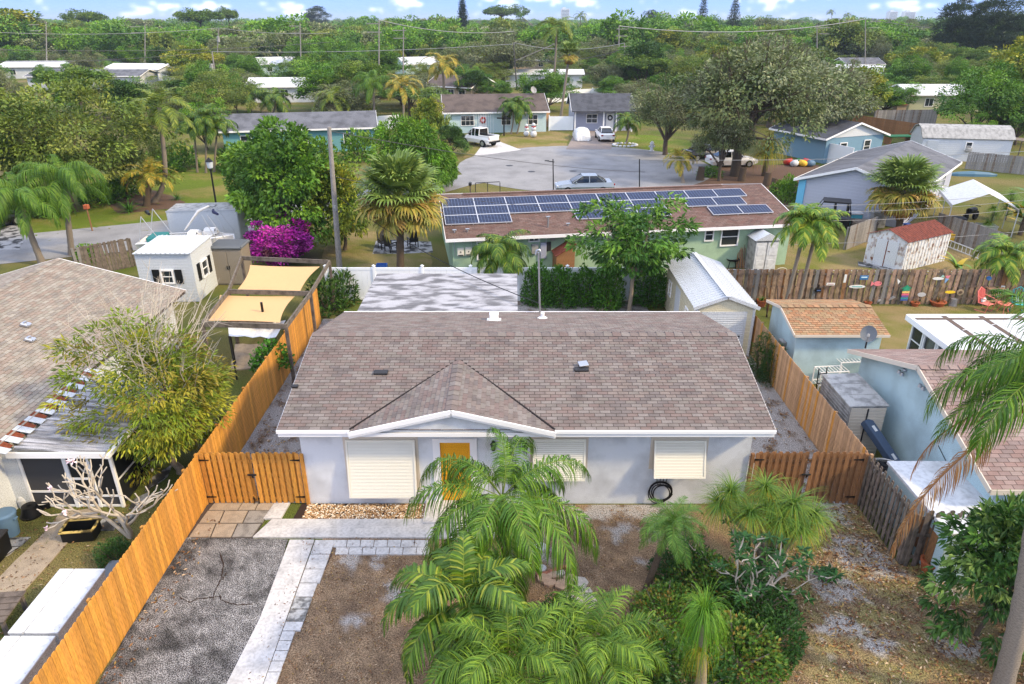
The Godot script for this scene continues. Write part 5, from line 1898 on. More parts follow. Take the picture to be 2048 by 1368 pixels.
# ---------- roads and lawns beyond ----------
func far_ground() -> void:
	rng.seed = 60
	var c:=Vector2(7.0,-69.0)
	var road:=PackedVector2Array()
	# the street comes in from the left and ends in a turning circle
	for q in [[-90.0,-21.5],[-40.0,-35.5],[-33.0,-37.7],[-20.0,-43.0],[-8.0,-54.0],[-3.5,-60.5]]:
		road.append(Vector2(q[0],q[1]))
	for i in 37:
		var a:=deg_to_rad(lerpf(140.0,-200.0,i/36.0))
		road.append(c+Vector2(cos(a)*12.3,sin(a)*12.0))
	for q in [[-8.5,-63.0],[-14.0,-56.5],[-20.0,-50.8],[-33.0,-45.0],[-40.0,-42.5],[-90.0,-28.5]]:
		road.append(Vector2(q[0],q[1]))
	patch("road",road,0.02,0.8,grey_road,"road")
	# lawns
	patch("left_lawn",rough_edge(xz([[20,480],[60,430],[110,405],[200,360],[300,325],[380,312],[440,308],[505,318],[530,420],[480,432],[300,468],[120,492]]),1.0,0.12),0.012,0.4,green_shade,"ground",0.02)
	patch("circle_lawn",rough_edge(xz([[925,318],[940,296],[990,282],[1010,262],[1090,260],[1140,268],[1132,296],[1060,298],[985,300]]),1.0,0.1),0.012,0.5,dry_shade,"ground",0.02)
	patch("circle_lawn",rough_edge(xz([[1228,300],[1232,270],[1300,270],[1400,285],[1420,300],[1360,308],[1290,306]]),1.0,0.1),0.012,0.5,green_shade,"ground",0.02)
	patch("shed_lawn",rough_edge(xz([[1500,590],[1500,470],[1700,480],[1960,500],[2040,590]]),0.8,0.1),0.010,0.35,dry_shade,"ground",0.02)
	patch("neighbour_lawn",rough_edge(xz([[1690,700],[1735,612],[2090,612],[2090,720]]),0.8,0.1),0.011,0.3,dry_shade,"ground",0.02)
	patch("solar_lawn",rough_edge(xz([[640,560],[650,470],[850,455],[870,560]]),0.8,0.1),0.010,0.35,dry_shade,"ground",0.02)
	var b:=MB.new()
	b.slab(rough_edge(xz([[-60,500],[-60,400],[20,400],[45,480],[40,500]]),0.8,0.08),-0.02,0.03)
	struct("left_driveway",b,M["concrete_grey"])
	b = MB.new()
	b.slab(xz([[948,312],[965,290],[1000,284],[1042,300],[985,308]]),-0.02,0.03)
	struct("pale_driveway",b,M["concrete"])
	mat("paver_drive",Color(0.62,0.57,0.54),0.9,"grit",Vector3.ONE*0.5)
	b = MB.new()
	b.slab(xz([[1132,299],[1152,262],[1232,262],[1222,299]]),-0.02,0.035)
	struct("brick_driveway",b,M["paver_drive"])
	b = MB.new()
	b.slab(rough_edge(xz([[210,405],[235,385],[300,380],[345,392],[372,405],[340,418],[240,428]]),0.6,0.1),-0.02,0.02)
	struct("mulch_bed",b,M["mulch"])
	b = MB.new()
	b.slab(rough_edge(xz([[1385,380],[1400,335],[1500,330],[1640,330],[1600,380],[1560,430],[1520,400]]),0.9,0.15),-0.02,0.014)
	struct("mulch_bed",b,M["mulch"])
	b = MB.new()
	for q in [[1063,343],[1146,342],[1019,331]]:
		var p:=gp(q[0],q[1],0.03)
		var ring:=PackedVector2Array()
		for i in 12:
			ring.append(Vector2(p.x+cos(TAU*i/12.0)*0.35,p.z+sin(TAU*i/12.0)*0.35))
		b.slab(ring,0.0,0.03)
	struct("manhole_covers",b,M["dark_metal"])
# ---------- green house with the solar panels ----------
func solar_house() -> void:
	rng.seed = 61
	var turn:=0.155
	var o:=gable_house("solar_house","pale green house with brown roof carrying rows of solar panels",Vector3(5.62,0,-42.2),Vector3(19.3,2.5,9.6),1.15,turn,"green_wall","deck_dark","trim_white",0.45)
	var hz:=4.8
	var over:=0.45
	var slope:=1.15/(hz+over)
	var y0:=2.5+0.12 - slope*over
	var rx:=9.65+0.36
	var ry:=2.62+slope*hz
	var tones:=[]
	for i in 6:
		tones.append("tab_red_%d" % i)
	var up:=Vector3(0,0.006,0)
	var ro:=o.get_node("roof")
	shingles(o.get_node("roof_001"),[Vector3(-rx,y0,hz+over)+up,Vector3(rx,y0,hz+over)+up,Vector3(rx,ry,0)+up,Vector3(-rx,ry,0)+up],Vector3.RIGHT,Vector2(0.30,0.16),tones,0,0.014)
	var cp:=MB.new()
	cp.col = lin(M["tab_red_1"].albedo_color)
	cp.box(Vector3(-0.6,ry+0.03,0.05),Vector3(rx*2 - 4.0,0.05,0.22))
	part("ridge_vent",cp,M["shingle_vc"],o)
	# meters, windows and a lean-to on the wall that faces us
	var zw:=hz
	var inv:=o.global_transform.affine_inverse()
	for q in [[921,503],[937,502]]:
		var p:=on_local_wall(o,q[0],q[1],zw)
		var m:=MB.new()
		m.cbox(p+Vector3(0,0,0.06),Vector3(0.36,0.46,0.12),0.02)
		m.box(p+Vector3(0,-0.02,0.125),Vector3(0.10,0.10,0.01))
		part("inverter_box",m,M["slat_cream"],o)
		m = MB.new()
		m.box(p+Vector3(0,-0.17,0.125),Vector3(0.28,0.05,0.012))
		m.box(p+Vector3(0,0.0,0.125),Vector3(0.07,0.07,0.012))
		part("label_plate",m,M["black_metal"],o)
	for q in [[1069,497,0.36,0.55,"resin_grey"],[1086,500,0.34,0.9,"lavender_wall"],[1097,492,0.24,0.5,"dark_metal"],[1105,476,0.24,0.22,"resin_grey"]]:
		var p:=on_local_wall(o,q[0],q[1],zw)
		var m:=MB.new()
		m.cbox(p+Vector3(0,0,0.07),Vector3(q[2],q[3],0.14),0.02)
		part("meter_box",m,M[q[4]],o)
	for u in [909,943,1076,1092]:
		var ms:=MB.new()
		var p:=on_local_wall(o,u,490,zw)
		bar(ms,p+Vector3(0,-0.6,0.05),p+Vector3(0,0.5,0.05),0.03)
		part("conduit",ms,M["steel"],o)
	for q in [[1418,469,0.42,0.62],[1459,473,0.95,0.95]]:
		window(o,on_local_wall(o,q[0],q[1],zw),Vector3.BACK,q[2],q[3],"trim_white",1,2)
	window(o,on_local_wall(o,1068,477,zw),Vector3.BACK,0.5,0.22,"trim_white",2,1)
	window(o,on_local_wall(o,980,500,zw),Vector3.BACK,1.3,0.9,"trim_white",2,1)
	var lt:=MB.new()
	var lp:=on_local_wall(o,1123,510,zw)
	lt.prism(Vector3(lp.x - 0.5,0,zw+1.0),Vector3.RIGHT,Vector3.UP,PackedVector2Array([Vector2(0,0),Vector2(0,1.5),Vector2(1.0,2.1),Vector2(1.0,0)]),Vector3(0,0,-1.0))
	part("pump_cover",lt,M["brown_wood_3"],o)
	lt = MB.new()
	lt.box(Vector3(lp.x - 0.02,1.84,zw+0.5),Vector3(1.3,0.05,1.2),Basis(Vector3.BACK,0.54))
	part("pump_cover_roof",lt,M["rust_roof"],o)
	for q in [[1096,455,433],[909,466,460],[935,464,458],[1136,452,447]]:
		var nn:=o.global_basis*Vector3(0,hz+over,-(y0 - ry)*1.0).normalized()
		var p0:=o.global_transform*Vector3(0,ry,0)
		var p:=inv*on_plane(q[0],q[1],p0,nn)
		var v:=MB.new()
		var h = (q[1] - q[2])*0.027
		v.tube([p,p+Vector3(0,h,0)],[0.05,0.05],7)
		v.cbox(p+Vector3(0,h,0),Vector3(0.22,0.06,0.1),0.01)
		part("roof_pipe",v,M["steel"],o)
	# the panels: top left corners read off the roof
	var nn2:=(o.global_basis*Vector3(0,(hz+over),ry - y0)).normalized()
	var pr:=o.global_transform*Vector3(0,ry,0)
	var e:=o.global_basis.x
	var s:=nn2.cross(e).normalized()
	if s.y < 0:
		s = -s
	var pw:=1.80
	var ph:=1.02
	# rows of the array: [u, v of the row's upper left corner, how many]
	var rows:=[[883.3,401.5,10,"top row"],[-1,0,7,"second row"],[-2,0,2,"lower left pair"],[-3,0,3,"lower row behind the leafy tree"],[1363.5,400.5,2,"middle right pair"],[1413.5,416.5,2,"lowest right pair"]]
	var first:=on_plane(883.3,401.5,pr,nn2)
	for r in rows:
		var start:=first
		if r[0] == -1:
			start = first - s*(ph+0.03)
		elif r[0] == -2:
			start = first - s*(ph+0.03)*2
		elif r[0] == -3:
			start = first - s*(ph+0.03)*2+e*(pw+0.02)*4
		elif r[0] > 900:
			start = on_plane(r[0],r[1],pr,nn2)
		for i in int(r[2]):
			var at:=start+e*(pw+0.02)*i+e*pw*0.5 - s*ph*0.5+nn2*0.09
			if not FR.has("sp"):
				var f:=MB.new()
				for q in [[0,-ph*0.5,pw,0.03],[0,ph*0.5,pw,0.03],[-pw*0.5,0,0.03,ph],[pw*0.5,0,0.03,ph]]:
					f.box(Vector3(q[0],0.0,q[1]),Vector3(q[2],0.045,q[3]))
				var g:=MB.new()
				g.box(Vector3.ZERO,Vector3(pw - 0.03,0.03,ph - 0.03))
				var l:=MB.new()
				for k in range(1,10):
					l.box(Vector3(-pw*0.5+pw*k/10.0,0.0165,0),Vector3(0.012,0.002,ph - 0.03))
				for k in range(1,6):
					l.box(Vector3(0,0.018,-ph*0.5+ph*k/6.0),Vector3(pw - 0.03,0.002,0.012))
				var m:=MB.new()
				for x in [-0.6,0.6]:
					m.box(Vector3(x,-0.055,0),Vector3(0.05,0.06,ph))
				FR["sp"] = [f.mesh(),g.mesh(),l.mesh(),m.mesh()]
			var t:=part("solar_panel",FR["sp"][0],M["aluminium"],o)
			t.global_transform = Transform3D(Basis(e,nn2,-s),at)
			part("cell_sheet",FR["sp"][1],M["solar_cell"],t)
			part("cell_lines",FR["sp"][2],M["solar_line"],t).set_meta("kind","stuff")
			part("mount",FR["sp"][3],M["aluminium"],t)
func on_local_wall(o: Node3D,u: float,v: float,zw: float) -> Vector3:
	var nn:=o.global_basis*Vector3.BACK
	return o.global_transform.affine_inverse()*on_plane(u,v,o.global_transform*Vector3(0,0,zw),nn)
# ---------- houses and sheds further back ----------
func wall_windows(o: Node3D,z: float,list: Array,out:=Vector3.BACK,x_wall:=0.0) -> void:
	for q in list:
		if out == Vector3.BACK:
			window(o,Vector3(q[0],q[1],z),out,q[2],q[3],q[4] if q.size() > 4 else "trim_white",q[5] if q.size() > 5 else 1,2)
		else:
			window(o,Vector3(x_wall,q[1],q[0]),out,q[2],q[3],"trim_white",1,2)
func far_houses() -> void:
	rng.seed = 70
	# white house with the brown roof on the circle
	var p:=gp(985,266)
	var o:=gable_house("brown_roof_house","white house with long brown roof and wreath on its door",p+Vector3(0,0,-4.6),Vector3(12.6,2.55,8.6),1.75,0.12,"aqua_wall","roof_brown")
	wall_windows(o,4.3,[[1.2,1.5,1.1,1.1,"trim_white",2],[4.6,1.5,1.1,1.1,"trim_white",2],[-3.6,1.5,1.6,1.1,"trim_white",3]])
	var b:=MB.new()
	b.box(Vector3(-1.7,1.05,4.32),Vector3(0.95,2.1,0.06))
	part("door",b,M["trim_white"],o)
	b = MB.new()
	ring(b,Vector3(-1.7,1.55,4.42),0.3,0.11)
	mat("wreath_red",Color(0.62,0.10,0.10),0.8)
	part("wreath",b,M["wreath_red"],o)
	b = MB.new()
	for i in 9:
		bar(b,Vector3(-2.9+i*0.3,0.0,5.0),Vector3(-2.9+i*0.3,2.3,5.0),0.04)
	part("porch_grille",b,M["trim_white"],o)
	b = MB.new()
	b.box(Vector3(-6.0,1.3,4.5),Vector3(0.5,2.4,0.5))
	part("porch_column",b,M["aqua_wall"],o)
	o = thing("satellite_dish","white satellite dish on the brown-roofed house","dish",Vector3(p.x+5.2,0,p.z - 4.8))
	dish(o,Vector3(0,4.65,0),0.42,0.5)
	# little grey-lilac house
	p = gp(1205,262)
	o = gable_house("porch_house","small lilac house with dark grey roof and white porch posts",p+Vector3(0,0,-4.6),Vector3(7.4,2.5,8.6),1.7,0.0,"lavender_wall","roof_dark")
	wall_windows(o,4.3,[[-1.4,1.5,1.3,1.0,"trim_white",2],[2.6,1.5,1.1,1.2,"trim_white",2]])
	b = MB.new()
	b.box(Vector3(0.9,1.05,4.32),Vector3(0.95,2.1,0.06))
	part("door",b,M["trim_white"],o)
	b = MB.new()
	ring(b,Vector3(0.9,1.6,4.4),0.26,0.09)
	part("wreath",b,M["dark_metal"],o)
	for x in [-3.6,0.0,1.6,3.6]:
		b = MB.new()
		b.cbox(Vector3(x,1.2,5.2),Vector3(0.16,2.4,0.16),0.01)
		part("porch_post",b,M["trim_white"],o)
	b = MB.new()
	b.box(Vector3(0,2.5,5.15),Vector3(8.1,0.12,1.2))
	part("porch_roof",b,M["roof_dark"],o)
	# grey-roofed house behind the left trees
	p = gp(610,306)
	o = gable_house("grey_roof_house","grey-roofed house with teal walls behind the street trees",p+Vector3(-1.0,0,-3.5),Vector3(15.5,2.5,7.0),1.3,0.2,"teal_wall","roof_grey")
	wall_windows(o,3.5,[[-5.5,1.4,1.0,1.0],[0.0,1.4,1.4,1.0],[5.0,1.4,1.0,1.0]])
	# blue house with the white gable
	p = gp(1690,330)
	o = gable_house("blue_gable_house","slate blue house with white gable and dark shingle roof",Vector3(32.8,0,-75.1),Vector3(7.4,2.45,7.4),1.35,-1.19,"blue_dark_wall","roof_dark")
	b = MB.new()
	b.prism(Vector3(3.72,0,0),Vector3.BACK,Vector3.UP,PackedVector2Array([Vector2(-3.7,2.44),Vector2(0,3.6),Vector2(3.7,2.44)]),Vector3(0.03,0,0))
	part("gable_board",b,M["white_siding"],o)
	wall_windows(o,0,[[1.5,1.4,0.8,0.9],[-1.6,1.4,0.75,1.1]],Vector3.RIGHT,3.74)
	wall_windows(o,3.2,[[0.6,1.4,0.95,0.95]])
	b = MB.new()
	for y in [0.6,1.2,1.8]:
		pass
	b.box(Vector3(5.2,1.0,3.2),Vector3(3.0,1.9,0.06))
	part("screen_fence",b,M["vinyl"],o)
	# long lilac house with the wide grey roof
	rng.seed = 71
	var q0:=gp(1600,372,2.4)
	o = gable_house("lilac_siding_house","long lilac lap-sided house with wide grey roof beside the buggy",Vector3(28.6,0,-54.6),Vector3(14.6,2.45,7.2),1.3,0.872,"lilac_siding","roof_grey")
	lap(o,Vector3(-7.3,0,0),Vector3.LEFT,7.2,2.45,1.1,16,"lilac_siding")
	b = MB.new()
	b.box(Vector3(-7.35,1.2,-3.5),Vector3(0.16,2.4,0.5))
	mat("sky_trim",Color(0.42,0.70,0.84),0.7)
	part("corner_board",b,M["sky_trim"],o)
	wall_windows(o,3.6,[[1.0,1.5,0.7,1.0],[4.2,1.5,0.7,1.0],[-3.4,1.5,0.8,0.6]])
	# white barn shed
	p = gp(1925,322)
	o = thing("barn_shed","white lap-sided barn shed with grey gambrel roof at the right","shed",p+Vector3(0.2,0,-1.6),-0.18)
	b = MB.new()
	b.prism(Vector3(-4.1,0,0),Vector3.BACK,Vector3.UP,PackedVector2Array([Vector2(-1.8,0),Vector2(-1.8,2.3),Vector2(-0.9,3.05),Vector2(0.9,3.05),Vector2(1.8,2.3),Vector2(1.8,0)]),Vector3(8.2,0,0))
	part("wall",b,M["white_siding"],o)
	b = MB.new()
	b.prism(Vector3(-4.25,0,0),Vector3.BACK,Vector3.UP,PackedVector2Array([Vector2(-1.95,2.22),Vector2(-0.95,3.10),Vector2(0,3.35),Vector2(0.95,3.10),Vector2(1.95,2.22),Vector2(1.9,2.14),Vector2(0.9,3.0),Vector2(0,3.25),Vector2(-0.9,3.0),Vector2(-1.9,2.14)]),Vector3(8.5,0,0))
	part("roof",b,M["resin_grey"],o)
	lap(o,Vector3(0,0,1.8),Vector3.BACK,8.2,2.25,0.0,12,"white_siding")
	window(o,Vector3(0.2,1.5,1.84),Vector3.BACK,0.5,0.7)
	b = MB.new()
	b.cbox(Vector3(0.2,1.2,2.0),Vector3(0.5,0.35,0.35),0.03)
	part("air_conditioner",b,M["resin_grey"],o)
	b = MB.new()
	b.box(Vector3(-3.2,1.0,1.95),Vector3(1.0,2.0,0.05),Basis(Vector3.RIGHT,0.12))
	part("leaning_panel",b,M["white_siding"],o)
	b = MB.new()
	b.box(Vector3(5.2,2.1,0.6),Vector3(2.2,0.06,3.0),Basis(Vector3.BACK,-0.12))
	for z in [-0.8,2.0]:
		bar(b,Vector3(6.1,0,z),Vector3(6.1,2.0,z),0.08)
	part("lean_to",b,M["grey_wood_3"],o)
	# roofs that show between the trees
	var list:=[
		[1728,170,9.0,7.0,1.3,-0.5,"green_wall","roof_white","pale green gabled house between the oak and the poinciana"],
		[1725,150,9.5,8.0,1.4,0.05,"white_siding","roof_grey","white house with grey roof left of the yellow-green tree"],
		[1725,114,17.0,10.0,2.2,0.0,"white_siding","roof_terracotta","big white two-storey house with terracotta roof at the right"],
		[1900,225,13.0,8.0,1.2,0.0,"yellow_wall","roof_white","pale yellow house behind the grey fence at the right"],
		[560,205,11.0,8.0,1.2,0.1,"white_siding","roof_white","white house with pale roof behind the banana plants"],
		[545,150,9.0,8.0,1.6,0.5,"aqua_wall","roof_white","white gabled house right of the leaning power pole"],
		[170,180,22.0,9.0,1.0,0.05,"white_siding","roof_grey","long low house with pale grey roof at the far left"],
		[60,157,15.0,12.0,1.0,0.12,"white_siding","roof_white","white-roofed house at the far left edge"],
		[270,163,13.0,10.0,1.0,-0.1,"white_siding","roof_white","white-roofed house behind the shrubby tree at left"],
		[205,137,12.0,9.0,1.2,0.0,"white_siding","roof_white","farther white-roofed house beside the grey street at left"],
		[830,150,9.0,8.0,1.6,0.5,"aqua_wall","roof_white","white gabled house left of the yellow coconut palm"],
		[860,130,9.0,8.0,1.6,0.3,"white_siding","roof_dark","dark-roofed white house behind the yellow coconut palm"],
		[920,205,9.0,8.0,1.6,-0.5,"tan_wall","roof_brown","tan gabled house between the coconut palm and green tree"],
		[1060,140,10.0,8.0,1.3,0.0,"tan_wall","roof_white","tan house with white roof behind the grey pole"],
		[1090,175,16.0,11.0,0.6,-0.05,"white_siding","roof_white","low white flat-roofed building behind the green shed"],
		[1640,175,12.0,8.0,1.2,-0.3,"white_siding","roof_white","white-roofed house glimpsed through the big oak"],
		[1570,66,20.0,10.0,2.0,0.2,"white_siding","roof_white","distant white house far beyond the oak"],
		[1215,68,18.0,10.0,2.0,0.0,"white_siding","roof_terracotta","distant pale house right of the tall coconut palm"]]
	for i in list.size():
		var q: Array = list[i]
		var at:=gp(q[0],q[1])
		house_spots.append(Vector3(at.x,at.z,float(q[2])*0.6+2.5))
		var two: bool = q[7] == "roof_terracotta" and q[1] > 100
		var h:=gable_house("background_house",q[8],at+Vector3(0,0,-q[3]*0.5),Vector3(q[2],5.2 if two else 2.6,q[3]),q[4],q[5],q[6],q[7],"trim_white",0.5,"house","houses beyond the circle")
		var hw: float = q[2]*0.5
		for x in [-0.55,0.1,0.6]:
			window(h,Vector3(x*hw,1.5,q[3]*0.5),Vector3.BACK,1.2,1.1,"trim_white",2,1)
			if two:
				window(h,Vector3(x*hw,4.0,q[3]*0.5),Vector3.BACK,1.2,1.2,"trim_white",2,1)
	# distant towers on the skyline
	for q in [[1130,28,17,22,"pale high-rise block on the skyline above the circle"],[1328,32,20,15,"faint high-rise block on the skyline right of the conifer"],[1782,30,17,15,"white high-rise block on the skyline left of the dark pine mass"],[1815,30,22,14,"twin white high-rise block nearest the dark pine mass"]]:
		var z:=-2600.0
		var base:=pz(q[0],38,z)
		base.y = 0
		var W: float = q[2]*px_m(z)
		var H: float = pz(q[0],q[1] - q[3]*0.5,z).y
		o = thing("tower_block",q[4],"high-rise",base)
		b = MB.new()
		b.box(Vector3(0,H*0.5,0),Vector3(W,H,22))
		b.box(Vector3(-W*0.15,H+2.0,0),Vector3(W*0.35,4.0,12))
		part("wall",b,M["white_siding"],o)
		for fl in 9:
			b = MB.new()
			b.box(Vector3(0,H*(0.12+fl*0.095),11.2),Vector3(W*0.86,H*0.035,0.6))
			part("window_band",b,M["window_glass"],o)
func ring(b: MB,c: Vector3,r: float,t: float) -> void:
	var path:=[]
	var rad:=[]
	for i in 15:
		path.append(c+Vector3(cos(TAU*i/14.0),sin(TAU*i/14.0),0)*r)
		rad.append(t)
	b.tube(path,rad,6,false)
func dish(o: Node3D,at: Vector3,r: float,turn: float,m:="resin_grey") -> void:
	var b:=MB.new()
	var bs:=Basis(Vector3.UP,turn)*Basis(Vector3.RIGHT,1.05)
	var n:=14
	for k in n:
		for j in 4:
			var q:=[]
			for e in [[k,j],[k+1,j],[k+1,j+1],[k,j+1]]:
				var a: float = TAU*e[0]/n
				var rr: float = e[1]/4.0
				q.append(at+bs*Vector3(cos(a)*rr*r,0.28*rr*rr*r,sin(a)*rr*r*1.1))
			b.quad(q[0],q[1],q[2],q[3])
	part("reflector",b,M[m],o)
	b = MB.new()
	var tip:=at+bs*Vector3(0,r*1.0,r*0.35)
	bar(b,at+bs*Vector3(0,0.1*r,r*0.95),tip,0.025)
	b.cbox(tip,Vector3(0.09,0.09,0.14),0.02,bs)
	part("feed_arm",b,M["resin_grey"],o)
	b = MB.new()
	b.tube([at+bs*Vector3(0,-0.05,0),at+Vector3(0,-0.55,0)],[0.03,0.03],6)
	part("mast",b,M["dark_metal"],o)
# lap siding boards on a wall: c is the wall's foot, rise the gable above it
func lap(o: Node3D,c: Vector3,out: Vector3,w: float,h: float,rise: float,n: int,m: String) -> void:
	var along:=Vector3.UP.cross(out).normalized()
	var bh:=(h+rise)/n
	for i in n:
		var y:=bh*(i+0.5)
		var ww:=w
		if y > h:
			ww = w*(1.0 - (y+bh*0.4 - h)/maxf(rise,0.01)) - 0.1
		if ww < 0.3:
			continue
		var b:=MB.new()
		b.box(c+Vector3.UP*y+out*0.012,Vector3(ww,bh*0.99,0.018),Basis(along,Vector3.UP,out)*Basis(Vector3.RIGHT,0.08))
		part("siding_board",b,M[m],o)
# ---------- right neighbour and sheds ----------
func right_side() -> void:
	rng.seed = 80
	metal_shed()
	tan_shed()
	blue_house()
	old_fence()
	rusty_shed()
func metal_shed() -> void:
	var o:=thing("metal_garage","cream metal garage shed with ribbed pale roof and roll-up door","shed",Vector3(8.8,0,-29.5))
	var hw:=1.2
	var zf:=2.75
	var zb:=-3.0
	var H:=2.22
	var ap:=2.66
	var b:=MB.new()
	b.prism(Vector3(0,0,zf),Vector3.RIGHT,Vector3.UP,PackedVector2Array([Vector2(-hw,0),Vector2(-hw,H),Vector2(0,ap),Vector2(hw,H),Vector2(hw,0)]),Vector3(0,0,zb - zf))
	part("wall",b,M["cream_siding"],o)
	lap(o,Vector3(0,0,zf),Vector3.BACK,hw*2 - 0.12,H,0.42,16,"cream_siding")
	lap(o,Vector3(-hw,0,(zf+zb)*0.5),Vector3.LEFT,zf - zb - 0.1,H,0.0,14,"cream_siding")
	for s in [-1.0,1.0]:
		b = MB.new()
		var n:=26
		for i in n:
			var za:=lerpf(zf+0.14,zb - 0.1,float(i)/n)
			var zc:=lerpf(zf+0.14,zb - 0.1,float(i+1)/n)
			var zm:=lerpf(za,zc,0.3)
			var a:=Vector3(0,ap+0.09,0)
			var c:=Vector3(s*(hw+0.14),H+0.03,0)
			var rise:=Vector3(0,0.03,0)
			b.quad(a+Vector3(0,0,zc),c+Vector3(0,0,zc),c+Vector3(0,0,zm),a+Vector3(0,0,zm))
			b.quad(a+rise+Vector3(0,0,zm),c+rise+Vector3(0,0,zm),c+rise+Vector3(0,0,za),a+rise+Vector3(0,0,za))
			b.quad(a+Vector3(0,0,zm),c+Vector3(0,0,zm),c+rise+Vector3(0,0,zm),a+rise+Vector3(0,0,zm))
			b.quad(a+Vector3(0,0,za),c+Vector3(0,0,za),c+rise+Vector3(0,0,za),a+rise+Vector3(0,0,za))
		part("roof",b,M["metal_roof_white"],o)
	b = MB.new()
	for s in [-1.0,1.0]:
		bar(b,Vector3(s*(hw+0.16),H+0.0,zf+0.15),Vector3(0,ap+0.07,zf+0.15),0.03,0.14)
		b.box(Vector3(s*(hw - 0.02),H*0.5,zf+0.02),Vector3(0.10,H,0.07))
	part("trim",b,M["metal_roof_white"],o)
	b = MB.new()
	b.box(Vector3(0,ap+0.125,0),Vector3(0.2,0.015,zf - zb+0.2))
	part("ridge_cap",b,M["metal_roof_white"],o)
	b = MB.new()
	for s in [[-0.93,0.07],[0.87,0.07]]:
		b.box(Vector3(s[0],0.98,zf+0.035),Vector3(s[1],1.96,0.04))
	b.box(Vector3(-0.03,2.0,zf+0.035),Vector3(1.86,0.09,0.04))
	part("door_frame",b,M["metal_roof_white"],o)
	for i in 20:
		b = MB.new()
		b.box(Vector3(-0.03,0.05+i*0.098,zf+0.035),Vector3(1.72,0.09,0.025),Basis(Vector3.RIGHT,0.22))
		part("door_slat",b,M["white_siding"],o)
	b = MB.new()
	b.cbox(Vector3(0.62,0.95,zf+0.07),Vector3(0.2,0.06,0.05),0.01)
	part("latch",b,M["dark_metal"],o)
	b = MB.new()
	b.box(Vector3(-hw - 0.02,0.95,-0.4),Vector3(0.05,1.9,0.85))
	part("side_door",b,M["white_siding"],o)
	window(o,Vector3(-hw,1.3,1.4),Vector3.LEFT,0.4,0.6)
	window(o,Vector3(-hw,1.3,-2.0),Vector3.LEFT,0.4,0.6)
func tan_shed() -> void:
	rng.seed = 81
	var o:=thing("blue_shed","pale blue shed with tan shingle roof behind the satellite dish","shed",Vector3(12.45,0,-25.75))
	var hx:=1.62
	var zf:=1.5
	var b:=MB.new()
	b.prism(Vector3(-hx,0,0),Vector3.BACK,Vector3.UP,PackedVector2Array([Vector2(-1.3,0),Vector2(-1.3,2.2),Vector2(0,2.56),Vector2(zf,2.2),Vector2(zf,0)]),Vector3(hx*2,0,0))
	part("wall",b,M["blue_wall"],o)
	var x0:=-1.82
	var x1:=1.75
	var fr:=[Vector3(x0,2.22,1.78),Vector3(x1,2.22,1.78),Vector3(x1,2.68,0),Vector3(x0,2.68,0)]
	var bk:=[Vector3(x1,2.36,-1.5),Vector3(x0,2.36,-1.5),Vector3(x0,2.68,0),Vector3(x1,2.68,0)]
	b = MB.new()
	for q in [fr,bk]:
		b.quad(q[3],q[2],q[1],q[0])
		var d:=Vector3(0,-0.08,0)
		b.quad(q[0]+d,q[1]+d,q[2]+d,q[3]+d)
	var r:=part("roof",b,M["deck_dark"],o)
	var tones:=[]
	for i in 6:
		tones.append("tab_tan_%d" % i)
	var up:=Vector3(0,0.005,0)
	shingles(r,fr.map(func(q): return q+up),Vector3.RIGHT,Vector2(0.24,0.13),tones,200,0.02)
	shingles(r,bk.map(func(q): return q+up),Vector3.LEFT,Vector2(0.24,0.13),tones,0,0.02)
	b = MB.new()
	for i in 14:
		b.col = lin(M[tones[i % 6]].albedo_color)
		var xa:=lerpf(x0,x1,i/14.0)
		var xb:=lerpf(x0,x1,(i+1)/14.0)
		b.quad(Vector3(xa,2.74,0),Vector3(xb,2.72,0),Vector3(xb,2.685,0.16),Vector3(xa,2.705,0.16))
		b.quad(Vector3(xb,2.72,0),Vector3(xa,2.74,0),Vector3(xa,2.71,-0.16),Vector3(xb,2.69,-0.16))
	part("ridge_cap",b,M["shingle_vc"],r)
	b = MB.new()
	b.box(Vector3((x0+x1)*0.5,2.18,1.795),Vector3(x1 - x0,0.1,0.025))
	bar(b,Vector3(x0 - 0.012,2.18,1.78),Vector3(x0 - 0.012,2.64,0),0.025,0.11)
	bar(b,Vector3(x0 - 0.012,2.32,-1.5),Vector3(x0 - 0.012,2.64,0),0.025,0.11)
	part("fascia",b,M["trim_cream"],o)
	b = MB.new()
	b.cbox(Vector3(-hx - 0.1,1.25,0.55),Vector3(0.2,0.4,0.4),0.02)
	part("air_conditioner",b,M["resin_grey"],o)
	for x in [-1.4,-0.6,0.3,1.0]:
		b = MB.new()
		b.cbox(Vector3(x,2.08,zf+0.04),Vector3(0.06,0.06,0.07),0.01)
		part("eave_lamp",b,M["dark_metal"],o)
